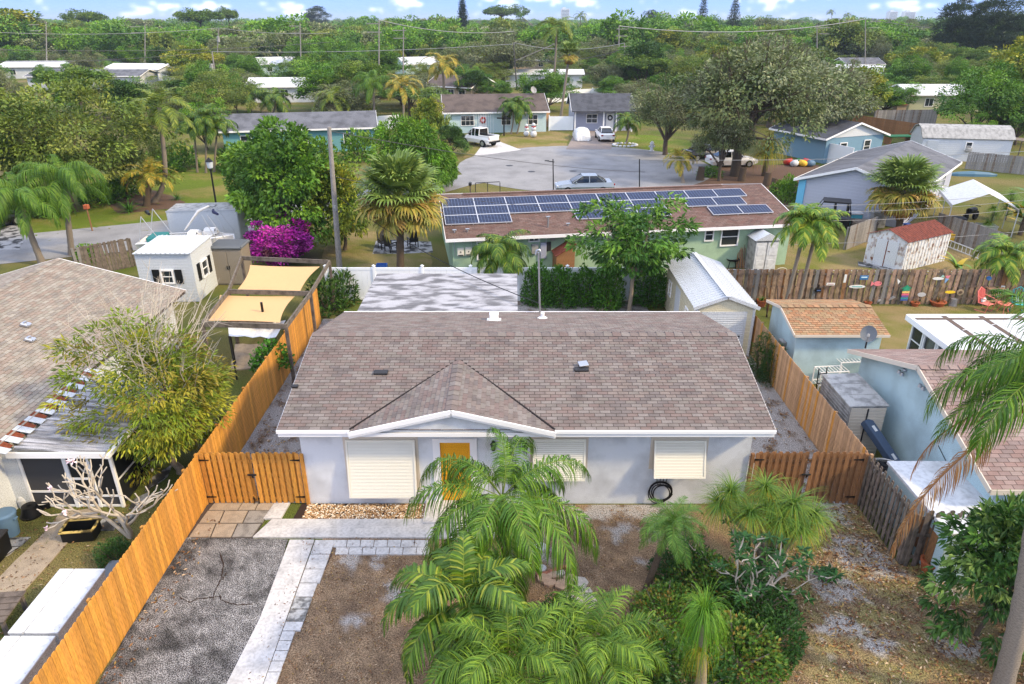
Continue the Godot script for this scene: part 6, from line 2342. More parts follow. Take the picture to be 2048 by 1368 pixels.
func blue_house() -> void:
	rng.seed = 82
	var o:=thing("blue_house","pale blue neighbour house with rose-brown shingle roof at the right","house",Vector3(12.4,0,-18.5))
	var ze:=4.1          # front eave (local z), ridge at 0, rear eave at -4.1
	var zb:=-4.1
	var b:=MB.new()
	var wy:=2.3
	b.prism(Vector3(0,0,0),Vector3.FORWARD,Vector3.UP,PackedVector2Array([Vector2(-3.8,0),Vector2(-3.8,wy),Vector2(0,3.52),Vector2(3.8,wy),Vector2(3.8,0)]),Vector3(14,0,0))
	part("wall",b,M["blue_wall"],o)
	var x0:=-0.38
	var x1:=14.0
	var fr:=[Vector3(x0,2.27,ze),Vector3(x1,2.27,ze),Vector3(x1,3.66,0),Vector3(x0,3.66,0)]
	var bk:=[Vector3(x1,2.27,zb),Vector3(x0,2.27,zb),Vector3(x0,3.66,0),Vector3(x1,3.66,0)]
	b = MB.new()
	for q in [fr,bk]:
		b.quad(q[3],q[2],q[1],q[0])
		var d:=Vector3(0,-0.1,0)
		b.quad(q[0]+d,q[1]+d,q[2]+d,q[3]+d)
	var r:=part("roof",b,M["deck_dark"],o)
	var tones:=[]
	for i in 6:
		tones.append("tab_rose_%d" % i)
	var up:=Vector3(0,0.005,0)
	shingles(r,fr.map(func(q): return q+up),Vector3.RIGHT,Vector2(0.30,0.14),tones,260,0.016)
	shingles(r,bk.map(func(q): return q+up),Vector3.LEFT,Vector2(0.30,0.14),tones,0,0.016)
	b = MB.new()
	for i in 50:
		b.col = lin(M[tones[i % 6]].albedo_color)
		var xa:=lerpf(x0,x1,i/50.0)
		var xb:=lerpf(x0,x1,(i+1)/50.0)
		b.quad(Vector3(xa,3.72,0),Vector3(xb,3.70,0),Vector3(xb,3.645,0.17),Vector3(xa,3.665,0.17))
		b.quad(Vector3(xb,3.70,0),Vector3(xa,3.72,0),Vector3(xa,3.665,-0.17),Vector3(xb,3.645,-0.17))
	part("ridge_cap",b,M["shingle_vc"],r)
	b = MB.new()
	for z in [ze,zb]:
		bar(b,Vector3(x0 - 0.015,2.22,z),Vector3(x0 - 0.015,3.61,0),0.03,0.15)
	b.box(Vector3((x0+x1)*0.5,2.2,ze+0.015),Vector3(x1 - x0,0.15,0.03))
	part("fascia",b,M["trim_cream"],o)
	# floodlights on the gable wall
	for q in [[1802,740],[1838,768]]:
		var p:=pz(q[0],q[1],-20.0)
		for k in 20:
			p = pz(q[0],q[1],lerpf(-22.0,-14.5,k/19.0))
			if p.x < 12.36:
				break
		p -= o.position
		b = MB.new()
		b.lathe(Vector3(-0.03,p.y,p.z),[[0.07,-0.03],[0.08,0.0],[0.07,0.03]],8)
		for e in [-0.09,0.09]:
			b.lathe(Vector3(-0.14,p.y - 0.1,p.z+e),[[0.07,-0.05],[0.05,0.05],[0.0,0.06]],8)
		part("floodlight",b,M["steel"],o)
	b = MB.new()
	b.tube([Vector3(-0.02,1.75,1.3),Vector3(-0.03,1.3,2.4),Vector3(-0.02,0.6,2.55)],[0.012,0.012,0.012],4)
	part("wall_cable",b,M["black_metal"],o)
	# low white-topped box room
	b = MB.new()
	b.box(Vector3(-0.85,0.75,3.4),Vector3(1.68,1.5,3.0))
	part("box_room",b,M["blue_wall"],o)
	b = MB.new()
	b.cbox(Vector3(-0.86,1.55,3.4),Vector3(1.76,0.1,3.1),0.01)
	part("box_room_roof",b,M["roof_white"],o)
	b = MB.new()
	b.box(Vector3(-1.70,0.75,4.2),Vector3(0.03,0.9,0.8))
	part("hatch",b,M["brown_wood_2"],o)
	# flat panelled patio roof behind
	o = thing("patio_room","white flat-roofed patio room with brown roof seams behind the blue house","outbuilding",Vector3(15.7,0,-25.6))
	b = MB.new()
	b.box(Vector3(5.5,2.28,1.6),Vector3(11.0,0.12,3.3))
	part("roof",b,M["roof_white"],o)
	mat("seam_brown",Color(0.42,0.36,0.32),0.9,"fine",Vector3.ONE)
	for x in [1.35,2.8,4.3,5.8,7.3]:
		b = MB.new()
		b.box(Vector3(x,2.345,1.6),Vector3(0.2,0.012,3.1))
		part("roof_seam",b,M["seam_brown"],o)
	b = MB.new()
	b.box(Vector3(5.5,2.352,0.35),Vector3(10.8,0.012,0.16))
	part("roof_seam",b,M["seam_brown"],o)
	b = MB.new()
	b.box(Vector3(0,2.24,1.6),Vector3(0.1,0.22,3.4))
	b.box(Vector3(5.5,2.24,-0.08),Vector3(11.0,0.22,0.1))
	part("fascia",b,M["trim_white"],o)
	b = MB.new()
	b.box(Vector3(5.5,1.1,1.6),Vector3(10.6,2.2,3.0))
	part("wall",b,M["blue_wall"],o)
	for z in [0.6,1.5,2.4]:
		window(o,Vector3(0.2,1.45,z),Vector3.LEFT,0.7,1.1)
	right_clutter()
func right_clutter() -> void:
	rng.seed = 83
	# dish on the blue house's rear corner
	var o:=thing("satellite_dish","grey satellite dish on a mast at the blue house's rear corner","dish",Vector3(12.5,2.35,-22.4))
	dish(o,Vector3(-0.0,0.62,0),0.27,-0.5,"resin_lid")
	# ribbed storage shed
	o = thing("storage_shed","grey ribbed storage shed between the tan fence and blue house","shed",Vector3(11.28,0,-20.3))
	var b:=MB.new()
	b.cbox(Vector3(0,0.93,0),Vector3(1.16,1.86,2.2),0.02)
	part("body",b,M["resin_grey"],o)
	for i in 15:
		b = MB.new()
		b.box(Vector3(0,0.1+i*0.12,1.105),Vector3(1.1,0.105,0.02),Basis(Vector3.RIGHT,0.1))
		part("ribbed_board",b,M["trim_cream"],o)
		b = MB.new()
		b.box(Vector3(-0.585,0.1+i*0.12,0),Vector3(0.02,0.105,2.1),Basis(Vector3.BACK,0.1))
		part("ribbed_board",b,M["resin_grey"],o)
	for i in 3:
		b = MB.new()
		b.cbox(Vector3(0,1.9,-0.75+i*0.75),Vector3(1.26,0.06,0.73),0.015,Basis(Vector3.BACK,0.03))
		part("roof_panel",b,M["resin_grey"],o)
	b = MB.new()
	b.cbox(Vector3(-0.02,0.93,1.12),Vector3(0.05,1.8,0.03),0.01)
	part("door_joint",b,M["dark_metal"],o)
	# white shelving frames
	for q in [[1655,768,0.9,"lower white wire shelf frame behind the storage shed"],[1692,757,1.1,"upper white wire shelf frame against the blue shed"]]:
		o = thing("wire_shelf",q[3],"shelf",gp(q[0],q[1]+12),0.1)
		for x in [-0.55,0.55]:
			for z in [-0.25,0.25]:
				b = MB.new()
				bar(b,Vector3(x,0,z),Vector3(x,q[2],z),0.04)
				part("leg",b,M["trim_white"],o)
		for y in [0.35,q[2]]:
			b = MB.new()
			for z in [-0.25,0.25]:
				bar(b,Vector3(-0.56,y,z),Vector3(0.56,y,z),0.035)
			for x in 9:
				bar(b,Vector3(-0.55+x*0.1375,y,-0.25),Vector3(-0.55+x*0.1375,y,0.25),0.018)
			part("shelf",b,M["trim_white"],o)
	o = thing("hand_truck","black hand truck standing beside the white shelves","cart",gp(1637,800),0.3)
	b = MB.new()
	for x in [-0.18,0.18]:
		bar(b,Vector3(x,0.05,0),Vector3(x,1.3,-0.1),0.03)
	for y in [0.3,0.7,1.1]:
		bar(b,Vector3(-0.18,y,-0.04),Vector3(0.18,y,-0.04),0.025)
	b.box(Vector3(0,0.04,0.12),Vector3(0.4,0.02,0.25))
	part("frame",b,M["black_metal"],o)
	for x in [-0.24,0.24]:
		b = MB.new()
		b.tube([Vector3(x - 0.03,0.13,-0.06),Vector3(x+0.03,0.13,-0.06)],[0.13,0.13],12)
		part("wheel",b,M["tyre"],o)
	# air conditioner
	o = thing("air_conditioner","round-topped air conditioner behind the brown gate corner","air conditioner",Vector3(11.15,0,-17.35))
	b = MB.new()
	for e in [[-0.42,-0.42],[0.42,-0.42],[-0.42,0.42],[0.42,0.42]]:
		b.cbox(Vector3(e[0],0.42,e[1]),Vector3(0.08,0.84,0.08),0.02)
	b.cbox(Vector3(0,0.03,0),Vector3(0.95,0.06,0.95),0.02)
	part("cabinet",b,M["resin_grey"],o)
	b = MB.new()
	b.box(Vector3(0,0.42,0),Vector3(0.82,0.76,0.82))
	part("coil",b,M["dark_metal"],o)
	b = MB.new()
	b.lathe(Vector3(0,0.84,0),[[0.5,-0.03],[0.5,0.05],[0.43,0.09],[0.38,0.08],[0.38,0.0]],20)
	part("fan_shroud",b,M["resin_grey"],o)
	b = MB.new()
	for k in 7:
		var path:=[]
		var rad:=[]
		for i in 17:
			path.append(Vector3(cos(TAU*i/16.0),0,sin(TAU*i/16.0))*(0.06+0.052*k)+Vector3(0,0.91,0))
			rad.append(0.006)
		b.tube(path,rad,3,false)
	for k in 4:
		bar(b,Vector3(0,0.915,0),Vector3(cos(k*PI/2+0.4)*0.4,0.915,sin(k*PI/2+0.4)*0.4),0.012)
	part("fan_guard",b,M["dark_metal"],o)
	for k in 4:
		b = MB.new()
		b.box(Vector3(0,0.86,0)+Basis(Vector3.UP,k*PI/2)*Vector3(0.2,0,0),Vector3(0.32,0.012,0.17),Basis(Vector3.UP,k*PI/2)*Basis(Vector3.RIGHT,0.35))
		part("fan_blade",b,M["dark_metal"],o)
	# long blue box leaning on the wall
	o = thing("long_case","long slate blue carton leaning on the pale blue wall","case",Vector3(11.6,0,-18.2))
	b = MB.new()
	var bs:=Basis(Vector3.UP,0.5)*Basis(Vector3.RIGHT,0.62)
	b.cbox(Vector3(0.1,0.75,-0.3),Vector3(0.34,0.24,2.1),0.02,bs)
	mat("slate",Color(0.29,0.36,0.46),0.7,"fine",Vector3.ONE)
	part("carton",b,M["slate"],o)
	b = MB.new()
	for t in [-0.7,0.3]:
		b.box(Vector3(0.1,0.75,-0.3)+bs*Vector3(0.0,0.124,t),Vector3(0.12,0.006,0.2),bs)
	part("paper_label",b,M["tarp_white"],o)
	# crumpled tarpaulin
	o = thing("tarpaulin_heap","crumpled shiny blue-grey tarpaulin heap beside the storage shed","tarpaulin",Vector3(11.0,0,-18.65))
	b = MB.new()
	var nn:=FastNoiseLite.new()
	nn.seed = 4
	nn.frequency = 1.0
	nn.fractal_octaves = 2
	for i in 16:
		for j in 12:
			var q:=[]
			for e in [[i,j],[i+1,j],[i+1,j+1],[i,j+1]]:
				var x: float = (e[0]/16.0 - 0.5)*1.0
				var z: float = (e[1]/12.0 - 0.5)*0.9
				var h:=maxf(0.0,0.62*(1.0 - 3.4*(x*x+z*z)))
				q.append(Vector3(x,h+0.12*absf(nn.get_noise_2d(x*6.0,z*6.0))+0.02,z))
			b.quad(q[0],q[1],q[2],q[3])
	mat("tarp_blue",Color(0.33,0.40,0.48),0.35,"fine",Vector3.ONE)
	part("sheet",b,M["tarp_blue"],o)
func old_fence() -> void:
	rng.seed = 84
	var a:=Vector3(10.3,0,-32.7)
	var o:=thing("old_board_fence","long weathered brown board fence hung with beach ornaments","fence",a)
	fence_run(o,a,Vector3(27.5,0,-32.7),{"h": 1.82,"w": 0.17,"gap": -0.025,"box": true,"mats": ["old_fence_0","old_fence_1","old_fence_2","old_fence_3","old_fence_4","grey_wood_1","brown_wood_3","silver_wood_0"],"rail": "old_fence_0","side": 1.0,"top": "flat","wonky": 3.0})
	# ornaments
	var z:=-32.55
	var col:=func(c: Color): return lin(c)
	var put:=func(label: String,u: float,v: float,shapes: Array):
		var p:=pz(u,v,z)
		var t:=thing("fence_ornament",label,"ornament",p,0.0,"ornaments hung on the old fence")
		for s in shapes:
			var b:=MB.new()
			b.col = lin(s[1])
			if s[2] == "oval":
				var poly:=PackedVector2Array()
				for i in 16:
					poly.append(Vector2(s[3]+cos(TAU*i/16.0)*s[5]*0.5,s[4]+sin(TAU*i/16.0)*s[6]*0.5))
				b.prism(Vector3(0,0,0),Vector3.RIGHT,Vector3.UP,poly,Vector3(0,0,0.03+s[7]))
			elif s[2] == "tri":
				b.prism(Vector3.ZERO,Vector3.RIGHT,Vector3.UP,PackedVector2Array([Vector2(s[3],s[4]),Vector2(s[5],s[6]),Vector2(s[8],s[9])]),Vector3(0,0,0.03+s[7]))
			else:
				b.cbox(Vector3(s[3],s[4],0.015),Vector3(s[5],s[6],0.03+s[7]),0.006,Basis(Vector3.BACK,s[8] if s.size() > 8 else 0.0))
			part(s[0],b,M["paint"],t)
	var W:=Color(0.88,0.88,0.86)
	put.call("narrow white upright board sign on the old fence",1690,557,[["board",W,"box",0,0,0.12,0.42,0.0]])
	put.call("small white plank sign left of the surfboard",1661,568,[["board",W,"box",0,0,0.42,0.13,0.0],["stripe",Color(0.7,0.4,0.4),"box",0,0,0.3,0.03,0.01]])
	put.call("blue picture sign above the surfboard",1728,555,[["board",Color(0.18,0.42,0.62),"box",0,0,0.42,0.22,0.0],["stripe",Color(0.75,0.85,0.9),"box",0,0.02,0.3,0.07,0.01]])
	put.call("white and teal toy surfboard on the old fence",1714,573,[["board",W,"oval",0,0,0.8,0.17,0.0],["stripe",Color(0.25,0.6,0.6),"box",0,0,0.5,0.04,0.02]])
	put.call("pink wooden fish right of the surfboard",1754,567,[["body",Color(0.88,0.50,0.52),"oval",0.03,0,0.38,0.24,0.0],["tail",Color(0.88,0.50,0.52),"tri",-0.12,0,-0.3,0.13,0.0,-0.3,-0.13],["eye",Color(0.1,0.1,0.1),"oval",0.14,0.04,0.04,0.04,0.02]])
	put.call("black lantern hung near the palm trunks",1636,580,[["case",Color(0.06,0.06,0.07),"box",0,0,0.26,0.2,0.1],["ring",Color(0.06,0.06,0.07),"box",0,0.2,0.05,0.2,0.02],["band",Color(0.3,0.4,0.6),"box",0,0,0.2,0.05,0.12]])
	put.call("stacked colourful boards topped by a green palm cut-out",1811,585,[["frond",Color(0.18,0.55,0.42),"tri",-0.26,0.2,0.26,0.22,0.0,0.0,0.4],["frond",Color(0.2,0.6,0.45),"tri",-0.2,0.1,0.2,0.12,0.01,0.0,0.34],["board",Color(0.9,0.75,0.45),"box",0,0.02,0.36,0.1,0.0],["board",Color(0.85,0.4,0.5),"box",0,-0.1,0.36,0.09,0.0],["board",Color(0.45,0.35,0.6),"box",0,-0.2,0.34,0.08,0.0],["board",Color(0.2,0.55,0.6),"box",0,-0.3,0.36,0.08,0.0],["board",Color(0.25,0.35,0.6),"box",0,-0.39,0.36,0.08,0.0]])
	put.call("pale oval plaque right of the palm cut-out",1843,589,[["plaque",Color(0.72,0.72,0.72),"oval",0,0,0.42,0.22,0.0]])
	put.call("white fishbone plank high on the fence",1876,557,[["plank",W,"oval",0,0,0.55,0.14,0.0],["fin",Color(0.6,0.75,0.7),"tri",0.1,0.06,0.3,0.08,0.0,0.2,0.2]])
	put.call("red and blue flamingo cut-out beside the fishbone plank",1894,558,[["body",Color(0.85,0.5,0.55),"tri",-0.12,0.16,0.12,0.18,0.0,0.0,-0.02],["wing",Color(0.5,0.65,0.8),"tri",-0.1,0.05,0.08,0.02,0.01,-0.08,-0.22]])
	put.call("yellow toy surfboard low on the fence",1900,584,[["board",Color(0.92,0.78,0.2),"oval",0,0,0.52,0.14,0.0]])
	put.call("round shell wreath right of the yellow board",1920,584,[["wreath",Color(0.62,0.55,0.45),"oval",0,0,0.34,0.3,0.02],["centre",Color(0.35,0.28,0.22),"oval",0,0,0.16,0.14,0.04]])
	put.call("small white bird cut-out high left of the fish",1797,562,[["bird",W,"tri",-0.1,0.14,0.1,-0.02,0.0,0.0,-0.16]])
	put.call("blue float hung by the right hand palm",1977,556,[["float",Color(0.2,0.4,0.62),"oval",0,0,0.22,0.2,0.05]])
	put.call("green white tall sign leaning at the shelf",2001,583,[["board",W,"box",0,0,0.18,0.62,0.02,-0.15],["leaf",Color(0.3,0.6,0.4),"box",0,0.1,0.08,0.3,0.04,-0.15]])
	# trellis, pots and planters along the fence foot
	o = thing("garden_trellis","white wire trellis with scrolled top behind the plant pots","trellis",gp(1554,598))
	var b:=MB.new()
	for x in [-0.38,-0.13,0.13,0.38]:
		bar(b,Vector3(x,0,0),Vector3(x,1.35,0),0.022)
	for y in [0.25,0.5,0.75,1.0]:
		bar(b,Vector3(-0.38,y,0),Vector3(0.38,y,0),0.02)
	var arc:=[]
	var ar:=[]
	for i in 13:
		arc.append(Vector3(cos(PI*i/12.0)*0.38,1.3+sin(PI*i/12.0)*0.38,0))
		ar.append(0.013)
	b.tube(arc,ar,5,false)
	ring(b,Vector3(-0.17,1.35,0),0.13,0.011)
	ring(b,Vector3(0.17,1.35,0),0.13,0.011)
	part("frame",b,M["slat_cream"],o)
	for q in [[1522,612,0.24,0.34,"large orange clay pot by the end of the tan fence"],[1735,611,0.17,0.2,"small dark clay pot left of the driftwood"],[1829,612,0.2,0.2,"round clay pot under the palm cut-out"],[1874,611,0.36,0.24,"wide shallow clay bowl of dry plants"],[1497,590,0.2,0.3,"clay pot among dried plants behind the metal garage"],[1681,600,0.16,0.2,"white planter behind the tan roof"],[1857,1145,0.25,0.4,"clay pot half hidden behind the weathered corner fence"]]:
		o = thing("clay_pot",q[4],"pot",gp(q[0],q[1]))
		b = MB.new()
		b.lathe(Vector3.ZERO,[[0.0,0.0],[q[2]*0.7,0.0],[q[2],q[3]*0.85],[q[2]*1.1,q[3]*0.86],[q[2]*1.1,q[3]],[q[2]*0.9,q[3]],[q[2]*0.8,q[3]*0.8],[0.0,q[3]*0.8]],14)
		part("pot",b,M["terracotta" if q[0] != 1681 else "tarp_white"],o)
		if q[0] != 1681:
			part("plant",FR["tuft_dry"] if q[0] != 1522 else FR["tuft_green"],M["leaf"],o,Vector3(0,q[3]*0.8,0),Basis.from_scale(Vector3.ONE*q[2]*2.2))
	o = thing("driftwood","pale knotted driftwood lying at the fence foot","driftwood",gp(1760,606))
	b = MB.new()
	for k in 9:
		var p:=Vector3(rng.randf_range(-0.3,0.3),rng.randf_range(0.05,0.3),rng.randf_range(-0.15,0.15))
		b.tube([p,p+Vector3(rng.randf_range(-0.3,0.3),rng.randf_range(0.0,0.25),rng.randf_range(-0.15,0.15)),p+Vector3(rng.randf_range(-0.4,0.4),rng.randf_range(0.0,0.35),0)],[0.07,0.08,0.02],5)
	part("wood",b,M["silver_wood_4"],o)
	o = thing("tree_stump","short pale stump beside the clay bowl","stump",gp(1905,611))
	b = MB.new()
	b.lathe(Vector3.ZERO,[[0.2,0.0],[0.16,0.1],[0.15,0.36],[0.0,0.36]],9)
	part("stump",b,M["silver_wood_1"],o)
	for q in [[1968,622,Color(0.90,0.50,0.46),0.5,"coral pink metal lawn chair with white cushion"],[2031,622,Color(0.30,0.68,0.68),-0.45,"teal metal lawn chair with pale cushion"]]:
		lawn_chair(q[4],gp(q[0],q[1]),q[2],q[3])
	o = thing("side_table","small coral round table with potted plant between the lawn chairs","table",gp(2005,625))
	b = MB.new()
	b.lathe(Vector3(0,0.45,0),[[0.0,0.0],[0.33,0.0],[0.33,0.03],[0.0,0.03]],14)
	mat("coral",Color(0.86,0.48,0.42),0.6)
	part("table_top",b,M["coral"],o)
	for k in 3:
		b = MB.new()
		bar(b,Vector3(cos(k*2.1)*0.1,0.45,sin(k*2.1)*0.1),Vector3(cos(k*2.1)*0.28,0,sin(k*2.1)*0.28),0.03)
		part("leg",b,M["coral"],o)
	part("plant",FR["tuft_green"],M["leaf"],o,Vector3(0,0.48,0),Basis.from_scale(Vector3.ONE*0.35))
	o = thing("plant_shelf","wooden plant stand with small pots beside the pink chair","shelf",gp(1980,612))
	for y in [0.3,0.62,0.95]:
		b = MB.new()
		b.box(Vector3(0,y,0),Vector3(0.8,0.04,0.3))
		part("shelf",b,M["tan_wood_1"],o)
		part("plant",FR["tuft_green"],M["leaf"],o,Vector3(-0.2+y*0.3,y,0),Basis.from_scale(Vector3.ONE*0.22))
	for x in [-0.38,0.38]:
		b = MB.new()
		bar(b,Vector3(x,0,0),Vector3(x,1.0,0),0.05)
		part("leg",b,M["tan_wood_0"],o)
	o = thing("leaning_ladder","white folding frame leaning on the old fence by the palms","ladder",gp(1600,602))
	b = MB.new()
	for x in [-0.2,0.2]:
		bar(b,Vector3(x,0,0.3),Vector3(x+0.15,1.3,-0.1),0.05)
	for k in 4:
		bar(b,Vector3(-0.2+0.03*k,0.25+k*0.28,0.22 - k*0.08),Vector3(0.2+0.03*k,0.25+k*0.28,0.22 - k*0.08),0.03)
	part("frame",b,M["tarp_white"],o)
	o = thing("garden_clutter","rusty garden tools and dried stems heaped behind the tan fence","garden tools",gp(1548,640))
	for k in 7:
		b = MB.new()
		var p:=Vector3(rng.randf_range(-0.3,0.3),0,rng.randf_range(-0.4,0.4))
		b.tube([p,p+Vector3(rng.randf_range(-0.2,0.2),rng.randf_range(0.8,1.5),rng.randf_range(-0.2,0.2))],[0.03,0.02],5)
		part("tool",b,M[["rust_roof","dark_metal","flashing_rust"][k % 3]],o)
func lawn_chair(label: String,at: Vector3,c: Color,turn: float) -> void:
	var o:=thing("lawn_chair",label,"chair",at,turn,"metal lawn chairs by the old fence")
	var key:="chair_%s" % c.to_html()
	mat(key,c,0.5)
	var b:=MB.new()
	b.cbox(Vector3(0,0.4,0),Vector3(0.5,0.03,0.48),0.01)
	part("seat",b,M[key],o)
	for i in 5:
		b = MB.new()
		bar(b,Vector3(-0.2+i*0.1,0.4,-0.24),Vector3(-0.24+i*0.12,0.98+0.06*(2 - absi(i - 2)),-0.4),0.07,0.02)
		part("back_slat",b,M[key],o)
	b = MB.new()
	b.tube([Vector3(-0.26,0.4,-0.24),Vector3(-0.28,0.95,-0.38),Vector3(0,1.12,-0.43),Vector3(0.28,0.95,-0.38),Vector3(0.26,0.4,-0.24)],[0.02,0.02,0.02,0.02,0.02],6)
	part("back_frame",b,M[key],o)
	for s in [-1,1]:
		b = MB.new()
		b.tube([Vector3(s*0.29,0.72,-0.34),Vector3(s*0.31,0.66,0.1),Vector3(s*0.3,0.6,0.28),Vector3(s*0.28,0.02,0.2),Vector3(s*0.27,0.02,-0.32)],[0.02,0.02,0.02,0.02,0.02],6)
		part("arm_leg",b,M[key],o)
	b = MB.new()
	b.cbox(Vector3(0,0.52,-0.16),Vector3(0.36,0.22,0.12),0.05,Basis(Vector3.RIGHT,-0.3))
	part("cushion",b,M["tarp_white"],o)
func rusty_shed() -> void:
	rng.seed = 85
	# walls seen corner-on: front face left, long side right
	var c0:=gp(1726,525)     # left front corner
	var c1:=gp(1802,544)     # near corner
	var c2:=gp(1888,522)     # right corner
	var e:=(c1 - c0)
	var f:=(c2 - c1)
	var o:=thing("rusty_shed","rusted white metal shed with dark red corrugated roof","shed",c1)
	var H:=1.75
	var ap:=2.25
	var p0:=c0 - c1
	var p2:=f
	var p3:=p0+f
	var U:=Vector3.UP
	var b:=MB.new()
	b.quad(p0+U*H,U*H,Vector3.ZERO,p0)
	b.tri(p0+U*H,p0*0.5+U*ap,U*H)
	b.quad(U*H,p2+U*H,p2,Vector3.ZERO)
	b.quad(p2+U*H,p3+U*H,p3,p2)
	b.quad(p3+U*H,p0+U*H,p0,p3)
	b.tri(p2+U*H,p3*0.5+p2*0.5+U*ap,p3+U*H)
	part("wall",b,M["rusty_white"],o)
	var n1:=f.normalized()
	var ne:=e.normalized()
	for i in 14:
		b = MB.new()
		var q:=p2*((i+0.5)/14.0)+ne*0.012
		b.box(q+U*H*0.5,Vector3(0.05,H,0.03),Basis(n1,U,n1.cross(U)))
		part("wall_rib",b,M["rusty_white"],o)
	for i in [0.06,0.2,0.78,0.92]:
		b = MB.new()
		b.box(p0*i - n1*0.012+U*H*0.5,Vector3(0.05,H,0.03),Basis(ne,U,ne.cross(U)))
		part("wall_rib",b,M["rusty_white"],o)
	for i in [0.33,0.62]:
		b = MB.new()
		b.box(p0*i - n1*0.03+U*0.82,Vector3(e.length()*0.28,1.6,0.03),Basis(ne,U,ne.cross(U)))
		part("door",b,M["white_siding"],o)
	b = MB.new()
	b.box(p0*0.475 - n1*0.045+U*0.8,Vector3(0.05,1.6,0.02),Basis(ne,U,ne.cross(U)))
	b.box(p0*0.40 - n1*0.05+U*1.0,Vector3(0.12,0.05,0.03),Basis(ne,U,ne.cross(U)))
	part("door_bar",b,M["flashing_rust"],o)
	var ra:=p0*0.5+U*ap - n1*0.12
	var rb:=ra+p2+n1*0.24
	for s in [0,1]:
		b = MB.new()
		var ea:=(p0 if s == 0 else Vector3.ZERO)+U*(H - 0.02) - n1*0.12+(ne*-0.1 if s == 0 else ne*0.1)
		var eb:=ea+p2+n1*0.24
		var n:=22
		for i in n:
			var t0:=float(i)/n
			var t1:=float(i+1)/n
			var tm:=lerpf(t0,t1,0.5)
			var lift:=U*0.03
			b.quad(ra.lerp(rb,t0),ra.lerp(rb,tm)+lift,ea.lerp(eb,tm)+lift,ea.lerp(eb,t0))
			b.quad(ra.lerp(rb,tm)+lift,ra.lerp(rb,t1),ea.lerp(eb,t1),ea.lerp(eb,tm)+lift)
		part("roof",b,M["rust_roof"],o)
	b = MB.new()
	b.slab(PackedVector2Array([Vector2(0.5,0.5),Vector2(p0.x - 0.6,p0.z+0.7),Vector2(p0.x - 0.3,p0.z),Vector2(0.3,0)]),0.0,0.08)
	part("slab",b,M["concrete_grey"],o)
